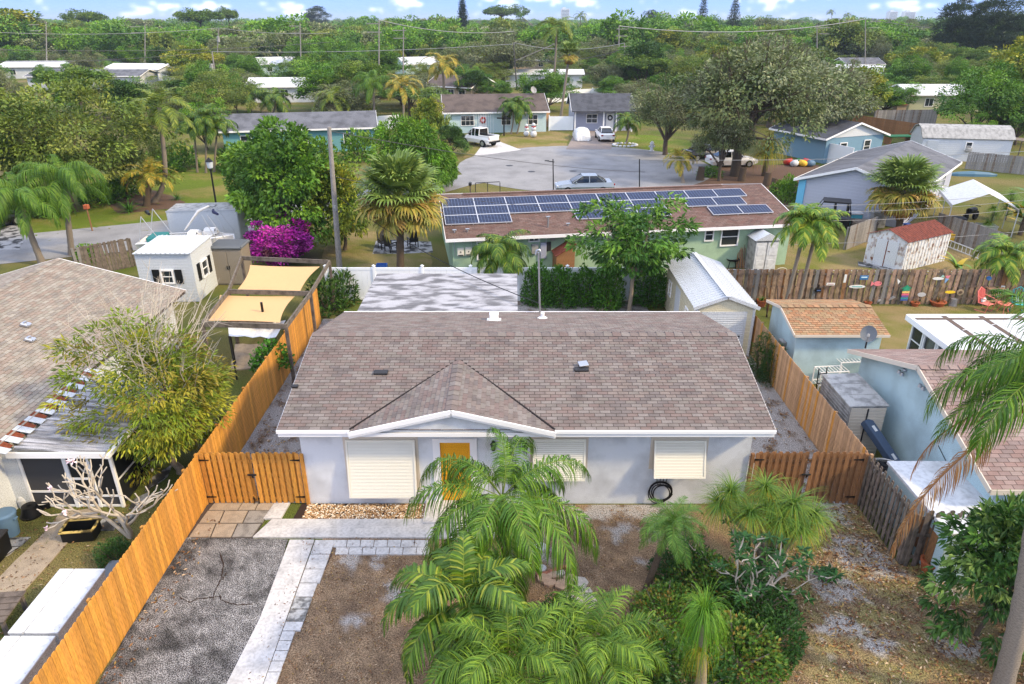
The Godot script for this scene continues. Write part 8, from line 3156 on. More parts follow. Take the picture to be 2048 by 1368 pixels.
	for q in [[1703,450,1.0,0.9,0.7,"tub_teal","pale teal cool box beside the buggy"],[1838,478,0.7,0.8,0.6,"resin_grey","grey upright box behind the rusty shed roof"],[1868,474,0.5,0.5,0.5,"toy_red","red bucket among the carport clutter"],[1890,482,1.0,0.5,0.7,"plastic_yellow","yellow crate in front of the carport"],[1925,475,1.2,0.9,0.8,"plastic_blue","blue-grey cabinet in front of the carport"],[1968,470,1.1,0.7,0.8,"resin_grey","pale chest right of the carport front"],[1812,462,0.4,0.5,0.4,"crate_blue","dark blue tub below the cabbage palm"],[1908,464,0.9,1.0,0.7,"dark_metal","dark cabinet at the carport mouth"],[1725,462,1.5,0.7,1.0,"grey_wood_2","grey wooden cart beside the buggy"],[1752,455,0.9,1.1,0.5,"resin_grey","pale folding frame box left of the cabbage palm trunk"]]:
		o = thing("yard_box",q[6],"box",gp(q[0],q[1]),rng.randf_range(-0.4,0.4),"yard clutter by the carport")
		b = MB.new()
		b.cbox(Vector3(0,q[3]*0.45,0),Vector3(q[2],q[3]*0.9,q[4]),0.04)
		part("body",b,M[q[5]],o)
		b = MB.new()
		b.cbox(Vector3(0,q[3]*0.95,0),Vector3(q[2]+0.06,q[3]*0.12,q[4]+0.06),0.02)
		part("lid",b,M["tarp_white" if q[5] == "tub_teal" else q[5]],o)
	o = thing("aluminium_ladder","aluminium ladder hung on the grey fence right of the rusty shed","ladder",gp(1940,512))
	var la:=pz(1892,478,gp(1895,495).z) - o.position
	var lb:=pz(1962,505,gp(1962,525).z) - o.position
	for k in 2:
		b = MB.new()
		bar(b,la - Vector3(0,0.4*k,0),lb - Vector3(0,0.4*k,0),0.05)
		part("stile",b,M["aluminium"],o)
	for k in 9:
		b = MB.new()
		var p:=la.lerp(lb,(k+0.5)/9.0)
		bar(b,p,p - Vector3(0,0.4,0),0.035)
		part("rung",b,M["aluminium"],o)
	o = thing("tool_rack","white folding frame leaning at the lilac house wall","rack",gp(1735,452),0.3)
	b = MB.new()
	for x in [-0.3,0.3]:
		bar(b,Vector3(x,0,0.3),Vector3(x,1.8,0),0.05)
	for k in 5:
		bar(b,Vector3(-0.3,0.3+k*0.32,0.25 - k*0.05),Vector3(0.3,0.3+k*0.32,0.25 - k*0.05),0.035)
	part("frame",b,M["tarp_white"],o)
# ---------- plant library ----------
func plant_library() -> void:
	var C:=func(a): return a.map(func(q): return Color(q[0],q[1],q[2]))
	var oak: Array = C.call([[0.41,0.46,0.27],[0.48,0.52,0.34],[0.36,0.42,0.23],[0.52,0.54,0.40]])
	var green: Array = C.call([[0.33,0.48,0.14],[0.42,0.57,0.17],[0.28,0.43,0.13]])
	var bright: Array = C.call([[0.37,0.54,0.12],[0.46,0.60,0.16],[0.31,0.47,0.11]])
	var yellow: Array = C.call([[0.53,0.57,0.16],[0.60,0.60,0.19],[0.43,0.51,0.15],[0.37,0.47,0.14]])
	var olive: Array = C.call([[0.43,0.50,0.19],[0.51,0.55,0.24],[0.37,0.45,0.17]])
	make_tree("oak_a",101,{"r": Vector3(5.4,3.6,5.4),"y": 5.4,"clumps": 150,"leaves": 95,"cr": 0.95,"ll": 0.30,"lw": 0.17,"pal": oak,"bare": 110,"trunk_r": 0.34,"limbs": 12,"hollow": 0.5})
	make_tree("oak_b",102,{"r": Vector3(4.6,3.7,4.6),"y": 5.0,"clumps": 120,"leaves": 95,"cr": 0.95,"ll": 0.30,"lw": 0.17,"pal": oak,"bare": 90,"trunk_r": 0.3,"limbs": 10})
	make_tree("mango",103,{"r": Vector3(3.5,2.7,3.5),"y": 2.7,"clumps": 120,"leaves": 80,"cr": 0.62,"ll": 0.36,"lw": 0.13,"pal": bright,"floor": -0.75,"droop": 0.3,"hollow": 0.3})
	make_tree("glossy",104,{"r": Vector3(3.4,3.5,3.4),"y": 3.9,"clumps": 170,"leaves": 70,"cr": 0.62,"ll": 0.30,"lw": 0.19,"pal": green,"floor": -0.8})
	make_tree("gold",105,{"r": Vector3(3.0,3.0,3.0),"y": 3.4,"clumps": 130,"leaves": 70,"cr": 0.6,"ll": 0.27,"lw": 0.17,"pal": yellow,"floor": -0.7})
	make_tree("olive_a",106,{"r": Vector3(5.0,3.6,5.0),"y": 4.5,"clumps": 190,"leaves": 90,"cr": 0.8,"ll": 0.28,"lw": 0.14,"pal": olive,"bare": 50,"floor": -0.7})
	make_tree("olive_b",107,{"r": Vector3(3.8,3.3,3.8),"y": 4.0,"clumps": 110,"leaves": 153,"cr": 0.8,"ll": 0.204,"lw": 0.112,"pal": olive,"bare": 30})
	make_tree("green_a",108,{"r": Vector3(3.8,3.4,3.8),"y": 4.1,"clumps": 105,"leaves": 144,"cr": 0.85,"ll": 0.245,"lw": 0.150,"pal": green})
	make_tree("green_b",109,{"r": Vector3(3.2,3.5,3.2),"y": 4.0,"clumps": 80,"leaves": 144,"cr": 0.85,"ll": 0.245,"lw": 0.150,"pal": bright,"floor": -0.7})
	make_tree("umbrella",110,{"r": Vector3(4.6,1.3,4.6),"y": 7.6,"clumps": 70,"leaves": 80,"cr": 0.9,"ll": 0.4,"lw": 0.2,"pal": C.call([[0.36,0.48,0.16],[0.43,0.52,0.18],[0.32,0.43,0.15]]),"floor": -0.2,"limbs": 12})
	make_tree("poinciana",111,{"r": Vector3(4.4,1.9,4.4),"y": 4.8,"clumps": 100,"leaves": 85,"cr": 0.75,"ll": 0.34,"lw": 0.18,"pal": yellow,"floor": -0.5,"limbs": 12,"trunk_r": 0.25})
	make_tree("grey_a",112,{"r": Vector3(3.9,3.2,3.9),"y": 3.9,"clumps": 90,"leaves": 127,"cr": 0.8,"ll": 0.231,"lw": 0.120,"pal": C.call([[0.45,0.48,0.31],[0.51,0.53,0.39],[0.40,0.44,0.27]]),"bare": 120})
	make_tree("dark_a",113,{"r": Vector3(3.4,3.4,3.4),"y": 3.9,"clumps": 90,"leaves": 144,"cr": 0.8,"ll": 0.258,"lw": 0.150,"pal": C.call([[0.26,0.39,0.15],[0.33,0.46,0.18],[0.23,0.34,0.13]]),"floor": -0.7})
	make_tree("casuarina",114,{"r": Vector3(2.6,4.8,2.6),"y": 6.6,"clumps": 110,"leaves": 80,"cr": 0.8,"ll": 0.55,"lw": 0.09,"pal": C.call([[0.22,0.29,0.19],[0.28,0.34,0.23],[0.19,0.25,0.16]]),"floor": -0.8,"droop": -0.1,"hollow": 0.4})
	make_tree("podocarp",115,{"r": Vector3(1.95,2.5,1.9),"y": 2.9,"clumps": 200,"leaves": 75,"cr": 0.42,"ll": 0.19,"lw": 0.05,"pal": C.call([[0.50,0.55,0.14],[0.42,0.50,0.13],[0.60,0.60,0.18],[0.54,0.50,0.17]]),"floor": -0.9,"bare": 40,"trunk_r": 0.1})
	make_tree("bougainvillea",116,{"r": Vector3(2.5,1.5,1.9),"y": 1.5,"clumps": 130,"leaves": 75,"cr": 0.4,"ll": 0.15,"lw": 0.13,"pal": C.call([[0.66,0.18,0.58],[0.57,0.13,0.52],[0.74,0.28,0.66],[0.60,0.16,0.55],[0.40,0.24,0.30]]),"floor": -0.9,"hollow": 0.3})
	make_tree("whorled",117,{"r": Vector3(2.35,2.0,2.3),"y": 3.6,"clumps": 150,"leaves": 34,"cr": 0.36,"ll": 0.30,"lw": 0.12,"pal": C.call([[0.24,0.40,0.12],[0.33,0.50,0.16],[0.20,0.34,0.11],[0.40,0.55,0.18]]),"floor": -0.85,"droop": 0.2,"trunk_r": 0.09,"hollow": 0.5})
	make_tree("magnolia",118,{"r": Vector3(1.35,1.75,1.35),"y": 2.2,"clumps": 210,"leaves": 26,"cr": 0.2,"ll": 0.24,"lw": 0.085,"pal": C.call([[0.22,0.37,0.14],[0.32,0.47,0.19],[0.19,0.32,0.12],[0.44,0.55,0.26]]),"floor": -0.85,"droop": 0.1,"trunk_r": 0.05})
	for k in 4:
		var pal: Array = [green,olive,oak,bright][k]
		make_tree("far_%d" % k,120+k,{"r": Vector3(4.4,2.6,4.4),"y": 4.6,"clumps": 44,"leaves": 60,"cr": 1.0,"ll": 0.52,"lw": 0.32,"pal": pal,"floor": -0.6,"limbs": 3})
	# shrubs and hedges
	make_bush("hedge",130,Vector3(1.7,1.7,1.3),2400,0.14,0.08,C.call([[0.20,0.36,0.10],[0.29,0.47,0.14],[0.24,0.41,0.12]]))
	make_bush("shrub",131,Vector3(1.6,1.1,1.6),2600,0.085,0.05,C.call([[0.22,0.36,0.11],[0.30,0.45,0.14],[0.40,0.48,0.16],[0.50,0.42,0.16]]),0.15)
	make_bush("shrub_dark",132,Vector3(1.5,0.9,1.5),2200,0.09,0.05,C.call([[0.17,0.30,0.12],[0.23,0.37,0.14],[0.20,0.33,0.12]]),0.15)
	make_bush("podo_column",133,Vector3(1.0,1.9,1.0),3200,0.10,0.022,C.call([[0.17,0.29,0.10],[0.23,0.36,0.13]]),0.2)
	make_bush("broad",134,Vector3(1.8,1.5,1.5),700,0.28,0.10,C.call([[0.19,0.31,0.11],[0.25,0.38,0.14],[0.30,0.42,0.16]]),0.2)
	make_bush("far_shrub",135,Vector3(3.0,1.8,3.0),900,0.3,0.18,green,0.2)
	make_bush("ivy",136,Vector3(1.3,0.9,0.8),900,0.11,0.08,C.call([[0.24,0.45,0.12],[0.32,0.53,0.16]]),0.2)
	# tufts
	make_mop("tuft_green",140,60,0.8,0.05,20,85,70,C.call([[0.25,0.42,0.14],[0.36,0.52,0.18]]))
	make_mop("tuft_dry",141,50,0.8,0.03,20,85,50,C.call([[0.50,0.32,0.20],[0.40,0.36,0.18],[0.55,0.42,0.25]]))
	make_mop("ponytail_up",142,260,0.85,0.015,-5,80,115,C.call([[0.36,0.50,0.14],[0.48,0.58,0.18],[0.28,0.43,0.13]]))
	make_mop("ponytail_hang",143,520,2.0,0.026,30,84,172,C.call([[0.34,0.52,0.12],[0.44,0.60,0.16],[0.27,0.44,0.10]]),7)
	make_mop("ponytail_gold",144,120,1.3,0.026,5,40,125,C.call([[0.74,0.66,0.18],[0.62,0.60,0.18],[0.52,0.58,0.16]]),7)
	make_mop("banana",145,9,1.5,0.42,35,80,60,C.call([[0.42,0.55,0.16],[0.72,0.62,0.14],[0.35,0.50,0.15]]),6)
	make_mop("grass_clump",146,70,0.55,0.016,30,88,60,C.call([[0.36,0.46,0.14],[0.46,0.50,0.18]]),3)
	# fronds: upright, arching, level and hanging, for each kind of palm
	var q:=[["queen",2.9,88,0.95,0.027,2.5,C.call([[0.31,0.46,0.11],[0.41,0.54,0.14],[0.25,0.39,0.10]]),0.55],
		["silver",2.3,80,0.62,0.024,1.0,C.call([[0.33,0.46,0.12],[0.44,0.55,0.15],[0.27,0.40,0.11]]),0.75],
		["areca",2.0,42,0.66,0.050,1.0,C.call([[0.29,0.42,0.11],[0.38,0.49,0.13],[0.23,0.35,0.10],[0.27,0.40,0.11],[0.25,0.37,0.10],[0.50,0.55,0.16]]),0.2],
		["coconut",3.6,38,0.85,0.070,0.4,C.call([[0.40,0.48,0.15],[0.50,0.54,0.17],[0.34,0.42,0.14]]),0.15],
		["golden",3.6,38,0.85,0.075,0.4,C.call([[0.62,0.56,0.18],[0.68,0.58,0.2],[0.44,0.48,0.16]]),0.15],
		["christmas",1.9,36,0.62,0.060,0.8,C.call([[0.36,0.50,0.14],[0.46,0.58,0.17],[0.29,0.43,0.12],[0.58,0.62,0.20]]),0.25],
		["date",1.05,40,0.24,0.016,0.35,C.call([[0.33,0.48,0.17],[0.42,0.56,0.20]]),0.3]]
	var sh:=[[74,105],[52,135],[22,118],[-10,78]]
	for k in q.size():
		for j in 4:
			make_frond("%s_%d" % [q[k][0],j],200+k*10+j,{"len": q[k][1],"n": q[k][2],"ll": q[k][3],"lw": q[k][4],"droop": q[k][5],"pal": q[k][6],"plume": q[k][7],"elev": sh[j][0],"bend": sh[j][1],"vee": 0.3 - 0.12*j,"seg": 4 if k < 3 else 3,"thick": 0.6,"rib": Color(0.42,0.50,0.18)})
	make_frond("dead_frond",290,{"len": 2.7,"n": 60,"ll": 0.55,"lw": 0.022,"droop": 1.6,"pal": C.call([[0.62,0.42,0.24],[0.54,0.36,0.20],[0.70,0.52,0.32]]),"plume": 0.5,"elev": -35,"bend": 50,"rib": Color(0.55,0.38,0.24)})
	make_frond("dead_long",291,{"len": 4.4,"n": 95,"ll": 0.62,"lw": 0.022,"droop": 2.6,"pal": C.call([[0.62,0.44,0.27],[0.54,0.37,0.22],[0.68,0.52,0.34]]),"plume": 0.35,"elev": -30,"bend": 62,"rib": Color(0.55,0.40,0.26),"vee": -0.2,"start": 0.3,"thick": 1.3})
	make_fan("fan_green",300,0.95,0.9,34,0.35,C.call([[0.44,0.53,0.23],[0.52,0.59,0.28],[0.38,0.47,0.20]]))
	make_fan("fan_gold",301,0.95,0.9,34,0.6,C.call([[0.58,0.52,0.22],[0.50,0.50,0.20],[0.64,0.52,0.26]]))
	make_fan("fan_dry",302,0.9,0.7,26,1.1,C.call([[0.58,0.44,0.26],[0.50,0.36,0.20],[0.64,0.52,0.34]]))
func queen_kinds(key: String,sc: float,n:=1.0,dead:=0) -> Array:
	var r:=[[key+"_0",int(4*n),0,sc*0.85,"leaf"],[key+"_1",int(6*n),0,sc,"leaf"],[key+"_2",int(6*n),0,sc,"leaf"],[key+"_3",int(4*n),0,sc*0.95,"leaf"]]
	if dead > 0:
		r.append(["dead_frond",dead,0,sc,"leaf_dry","dead_frond"])
	return r
func fan_palm(called: String,label: String,base: Vector3,top: Vector3,r0: float,sc: float,n: int) -> Node3D:
	return palm(called,label,[base,base.lerp(top,0.5)+Vector3(0.05,0,0),top],r0,r0*0.9,[["fan_green",n,62,sc*0.95,"leaf"],["fan_green",n,36,sc,"leaf"],["fan_green",n,12,sc,"leaf"],["fan_gold",n,-12,sc,"leaf"],["fan_gold",int(n*0.7),-34,sc,"leaf"],["fan_dry",n,-58,sc*0.95,"leaf_dry","dead_frond"]],"sabal_bark","","fan_leaf")
func pk(u: float,v: float,z: float) -> Vector3:
	return pz(u,v,z)
# ---------- plants of the front yard ----------
func front_plants() -> void:
	rng.seed = 401
	# the drooping queen palm before the door
	palm("queen_palm","tall drooping queen palm covering the yellow door",[gp(1040,1175),pz(1015,1100,-13.1),pz(1005,1022,-13.1)],0.13,0.10,[["queen_0",1,0,0.8,"leaf"],["queen_1",5,2,0.98,"leaf"],["queen_2",8,4,1.0,"leaf"],["queen_3",5,4,0.95,"leaf"]],"palm_bark","palms in the front yard","frond",0.45)
	palm("feather_palm","broad-leafleted palm with yellowing tips in front of the walkway",[gp(905,1360),pz(915,1290,-10.4),pz(928,1222,-10.4)],0.10,0.08,[["areca_0",4,0,0.9,"leaf"],["areca_1",6,0,1.0,"leaf"],["areca_2",6,0,1.0,"leaf"],["areca_3",5,0,0.95,"leaf"]],"palm_bark","palms in the front yard","frond",0.3)
	palm("feather_palm","fine-leaved light green palm at the bottom middle of the view",[gp(1010,1480),pz(1010,1400,-9.0),pz(1015,1335,-9.0)],0.10,0.08,[["silver_0",5,0,0.8,"leaf"],["silver_1",9,0,0.85,"leaf"],["silver_2",8,6,0.8,"leaf"]],"palm_bark","palms in the front yard")
	palm("feather_palm","fine-leaved palm between the flagstones and the shrubs",[gp(1190,1460),pz(1190,1400,-9.4),pz(1180,1300,-9.4)],0.10,0.08,[["silver_0",4,0,0.78,"leaf"],["silver_1",9,0,0.85,"leaf"],["silver_2",8,0,0.8,"leaf"]],"palm_bark","palms in the front yard")
	palm("pygmy_palm","small pygmy date palm with leaning trunk under the hose",[gp(1288,1190),pz(1318,1110,-13.3),pz(1345,1052,-13.4)],0.09,0.07,[["date_0",5,0,0.9,"leaf"],["date_1",9,0,1.0,"leaf"],["date_2",9,0,1.0,"leaf"],["date_3",7,0,1.0,"leaf"]],"sabal_bark","palms in the front yard")
	# the palm at the right edge, its crown out of view
	palm("queen_palm","palm with pale ringed trunk at the right edge and hanging dead frond",[gp(1992,1420),Vector3(9.85,3.0,-10.2),Vector3(9.95,6.6,-11.3)],0.19,0.15,[["queen_0",3,0,0.85,"leaf"],["queen_1",6,0,0.85,"leaf"],["queen_2",7,0,0.85,"leaf"],["queen_3",5,0,0.85,"leaf"]],"palm_bark","palms in the front yard","frond",0.5)
	var host: Node3D = get_node("queen_palm_001")
	for q in [[3.35,-0.15,1.0],[2.6,0.1,0.75]]:
		var d:=part("dead_frond",FR["dead_long"],M["leaf_dry"],host,Vector3(9.95,6.75,-11.3) - host.position,Basis(Vector3.UP,q[0]).scaled_local(Vector3.ONE*q[2]))
		d.set_meta("label","dry brown hanging frond")
	# ponytail palms
	var heads:=[[1462,985,-14.6],[1530,978,-14.6],[1585,1012,-14.2],[1600,1060,-13.7],[1500,1030,-14.0],[1560,1045,-13.9],[1440,1010,-14.4],[1625,1035,-14.0],[1545,1010,-14.3]]
	var o:=thing("ponytail_palm","many-headed ponytail palm in front of the brown gate","palm",gp(1540,1150))
	for h in heads:
		var p:=pz(h[0],h[1],h[2]) - o.position
		var b:=MB.new()
		b.tube([Vector3(0,-0.1,0),Vector3(p.x*0.3,p.y*0.5,p.z*0.3),p],[0.16,0.09,0.05],7)
		part("stem",b,M["bark_pale"],o)
		part("leaf_head",FR["ponytail_up"],M["leaf"],o,p,Basis(Vector3.UP,rng.randf()*TAU).scaled_local(Vector3.ONE*rng.randf_range(0.95,1.25)))
		part("leaf_skirt",FR["ponytail_gold"],M["leaf"],o,p - Vector3(0,0.05,0),Basis(Vector3.UP,rng.randf()*TAU).scaled_local(Vector3.ONE*0.62))
	o = thing("ponytail_palm","single hanging ponytail palm head at the bottom right of middle","palm",gp(1392,1440))
	var hp:=pz(1405,1250,-9.2) - o.position
	var bb:=MB.new()
	bb.tube([Vector3(0,-0.1,0),hp*0.5+Vector3(0.05,0,0),hp],[0.2,0.1,0.06],8)
	part("stem",bb,M["bark_pale"],o)
	part("leaf_head",FR["ponytail_hang"],M["leaf"],o,hp,Basis.from_scale(Vector3(0.40,1.12,0.40)))
	part("leaf_skirt",FR["ponytail_gold"],M["leaf"],o,hp - Vector3(0,0.7,0),Basis.from_scale(Vector3(0.34,1.1,0.34)))
	# shrubs
	var list:=[[1330,1250,150,1.0,"shrub","low mixed shrub left of the hanging ponytail head"],[1290,1330,170,1.0,"shrub","green shrub at the foot of the fine-leaved palm"],[1470,1330,190,1.1,"shrub","broad low shrub right of the hanging ponytail head"],[1420,1200,180,1.0,"shrub","rust-tinged shrub behind the hanging ponytail head"],[1530,1290,150,0.9,"shrub_dark","dark shrub at the edge of the sandy yard"],[1370,1160,130,0.95,"shrub_dark","dark green shrub beside the pygmy palm trunk"],[1500,1230,160,1.0,"shrub_dark","dark shrub under the bare-branched bush"],[1380,1380,200,1.0,"shrub_dark","dark shrub at the bottom edge near the ponytail stem"],[1210,1390,160,0.8,"shrub","shrub at the bottom edge below the fine-leaved palms"],[1120,1245,90,0.6,"shrub_dark","small dark plant clump beside the flagstones"]]
	for q in list:
		var p:=gp(q[0],q[1])
		put_tree(q[4],"garden_shrub",q[5],"shrub",p,q[2]*px_m(p.z,0.5),q[3],"bark_pale","leaf","shrubs in the front yard")
	# bare-branched bush with leaf clusters
	rng.seed = 405
	o = thing("frangipani_bush","pale bare-branched bush with leaf clusters beside the sandy track","shrub",gp(1500,1215))
	var br:=MB.new()
	var lf:=MB.new()
	for k in 16:
		var a:=TAU*k/16.0+rng.randf()*0.3
		var p:=Vector3.ZERO
		var d:=Vector3(cos(a)*0.8,rng.randf_range(0.7,1.6),sin(a)*0.8).normalized()
		var path:=[p]
		var rad:=[0.05]
		for s in 7:
			d = (d+rdir()*0.4+Vector3.UP*0.12).normalized()
			p += d*rng.randf_range(0.2,0.36)
			path.append(p)
			rad.append(lerpf(0.035,0.012,s/5.0))
			if s > 1:
				var e:=p+(d+rdir()*1.0).normalized()*0.35
				br.tube([p,p.lerp(e,0.5)+rdir()*0.04,e],[0.02,0.016,0.01],5,false)
				if rng.randf() < 0.6:
					leaf_rosette(lf,e,12,0.2,0.07,[Color(0.17,0.33,0.14),Color(0.22,0.39,0.16)])
		br.tube(path,rad,6,false)
		leaf_rosette(lf,p,14,0.2,0.07,[Color(0.17,0.33,0.14),Color(0.24,0.41,0.18)])
	part("branches",br,M["twig"],o)
	part("foliage",lf,M["leaf"],o)
	o = thing("leafy_sprig","small leafy plant sprouting from the sandy track","plant",gp(1645,1165))
	lf = MB.new()
	br = MB.new()
	for k in 6:
		var p:=Vector3(rng.randf_range(-0.25,0.25),rng.randf_range(0.2,0.35),rng.randf_range(-0.15,0.15))
		br.tube([Vector3.ZERO,p],[0.012,0.008],4,false)
		leaf_rosette(lf,p,12,0.2,0.08,[Color(0.17,0.33,0.14),Color(0.22,0.39,0.16)])
	part("stem",br,M["bark"],o)
	part("foliage",lf,M["leaf"],o)
	var mg:=gp(1952,1272)
	put_tree("magnolia","magnolia_tree","glossy-leaved small tree at the right edge behind the palm trunk","tree",mg,2.9,3.9,"bark","leaf","",0.6)
	put_tree("magnolia","magnolia_tree","second glossy-leaved small tree cut by the right edge","tree",mg+Vector3(1.5,0,0.6),2.6,3.4,"bark","leaf","",2.6)
	# flagstone ring and brick edging
	rng.seed = 407
	o = thing("stone_edging","ring of flat flagstones and red bricks beside the palms","stones",gp(1130,1180))
	for q in [[1108,1153,15,0],[1128,1172,24,0],[1140,1160,16,0],[1158,1168,20,1],[1150,1190,28,0],[1168,1186,22,1],[1132,1196,16,1],[1174,1206,26,1],[1152,1210,18,0],[1160,1225,20,1],[1145,1228,14,0],[1090,1160,18,0],[1120,1150,12,1],[1100,1170,14,0]]:
		var p:=gp(q[0],q[1])
		var poly:=PackedVector2Array()
		var r: float = q[2]*px_m(p.z)
		var n:=7
		for i in n:
			poly.append(Vector2(p.x - o.position.x,p.z - o.position.z)+Vector2(cos(TAU*i/n),sin(TAU*i/n))*r*rng.randf_range(0.7,1.1)*Vector2(1,0.8))
		var b:=MB.new()
		b.slab(poly,0.0,rng.randf_range(0.05,0.09))
		part("flagstone",b,M["flagstone" if q[3] == 0 else "flagstone_pale"],o)
	for k in 5:
		var p:=gp(1082+k*11,1153 - k*4) - o.position
		var b:=MB.new()
		b.cbox(p+Vector3(0,0.04,0),Vector3(0.2,0.08,0.1),0.008,Basis(Vector3.UP,0.25))
		part("brick",b,M["brick_red"],o)
	for q in [[1081,1095,26,"round pale stepping stone left of the flagstones"],[1083,1138,20,"round pale stepping stone nearest the brick edging"]]:
		var p:=gp(q[0],q[1])
		o = thing("stepping_stone",q[3],"stone",p)
		var b:=MB.new()
		b.lathe(Vector3.ZERO,[[q[2]*0.5*px_m(p.z),0.0],[q[2]*0.5*px_m(p.z),0.045],[q[2]*0.42*px_m(p.z),0.055],[0.0,0.055]],14)
		part("stone",b,M["paver_white"],o)
	litter()
func leaf_rosette(b: MB,p: Vector3,n: int,l: float,w: float,pal: Array) -> void:
	for i in n:
		var a:=TAU*i/n*2.4
		var d:=Vector3(cos(a),rng.randf_range(-0.1,0.7),sin(a)).normalized()
		b.col = vary(lin(pal[i % pal.size()]),0.25)
		leaf(b,p,d,Vector3.UP,l*rng.randf_range(0.7,1.2),w)
func litter() -> void:
	rng.seed = 411
	var b:=MB.new()
	var tones:=[Color(0.50,0.36,0.25),Color(0.40,0.29,0.21),Color(0.58,0.45,0.33),Color(0.62,0.52,0.32),Color(0.32,0.24,0.18),Color(0.70,0.62,0.52),Color(0.46,0.36,0.28)].map(func(c): return lin(c))
	var spread:=func(n: int,x0: float,x1: float,z0: float,z1: float,s: float,dense: Callable):
		var k:=0
		var guard:=0
		while k < n and guard < n*8:
			guard += 1
			var x:=rng.randf_range(x0,x1)
			var z:=rng.randf_range(z0,z1)
			if rng.randf() > dense.call(x,z):
				continue
			k += 1
			b.col = vary(tones[rng.randi() % tones.size()],0.25)
			var a:=rng.randf()*TAU
			leaf(b,Vector3(x,0.035+rng.randf()*0.02,z),Vector3(cos(a),rng.randf_range(-0.12,0.25),sin(a)).normalized(),(Vector3.UP+rdir()*0.5).normalized(),s*rng.randf_range(0.6,1.5),s*0.42)
	spread.call(5200,4.0,12.5,-14.2,-7.6,0.10,func(x,z): return clampf(0.25+(x - 5.0)*0.12+nz_a.get_noise_2d(x*3.0,z*3.0),0.05,1.0))
	spread.call(1500,6.8,10.1,-16.6,-14.0,0.10,func(x,z): return 0.6)
	spread.call(9000,-5.8,5.0,-16.5,-7.6,0.055,func(x,z): return clampf(0.4+nz_a.get_noise_2d(x*4.0,z*4.0),0.05,1.0))
	spread.call(1500,6.9,10.1,-31.0,-16.9,0.10,func(x,z): return clampf(0.4+nz_b.get_noise_2d(x*1.6,z)*2.0,0.05,1.0))
	spread.call(1100,-8.9,-6.0,-30.0,-16.9,0.10,func(x,z): return clampf(0.4+nz_b.get_noise_2d(x*1.6,z)*2.0,0.05,1.0))
	spread.call(160,-8.9,-8.2,-16.0,-8.0,0.11,func(x,z): return 0.7)
	spread.call(1500,-15.0,-9.3,-17.0,-8.0,0.08,func(x,z): return 0.6)
	var o:=part("fallen_leaves",b,M["litter"])
	tag(o,"fallen brown leaves scattered over the yards","leaves")
	o.set_meta("kind","stuff")
	b = MB.new()
	var gt:=[Color(0.34,0.40,0.12),Color(0.46,0.46,0.17),Color(0.52,0.46,0.24)].map(func(c): return lin(c))
	for i in 9000:
		var x:=rng.randf_range(5.5,12.5)
		var z:=rng.randf_range(-13.5,-7.6)
		if i > 6500:
			x = rng.randf_range(-14.5,-9.4)
			z = rng.randf_range(-16.4,-8.5)
		if nz_b.get_noise_2d(x*0.9+40.0,z*0.9) < rng.randf_range(-0.3,0.3) or (x > 0.0 and sand_amount(x,z) > 0.25):
			continue
		b.col = vary(gt[rng.randi() % 3],0.3)
		var d:=(Vector3.UP*0.8+rdir()*0.7).normalized()
		var s:=d.cross(rdir()).normalized()*0.008
		var p:=Vector3(x,0.01,z)
		b.tri(p - s,p+s,p+d*rng.randf_range(0.05,0.11))
	o = part("grass_blades",b,M["leaf"])
	tag(o,"short patchy grass blades in the front yards","grass")
	o.set_meta("kind","stuff")
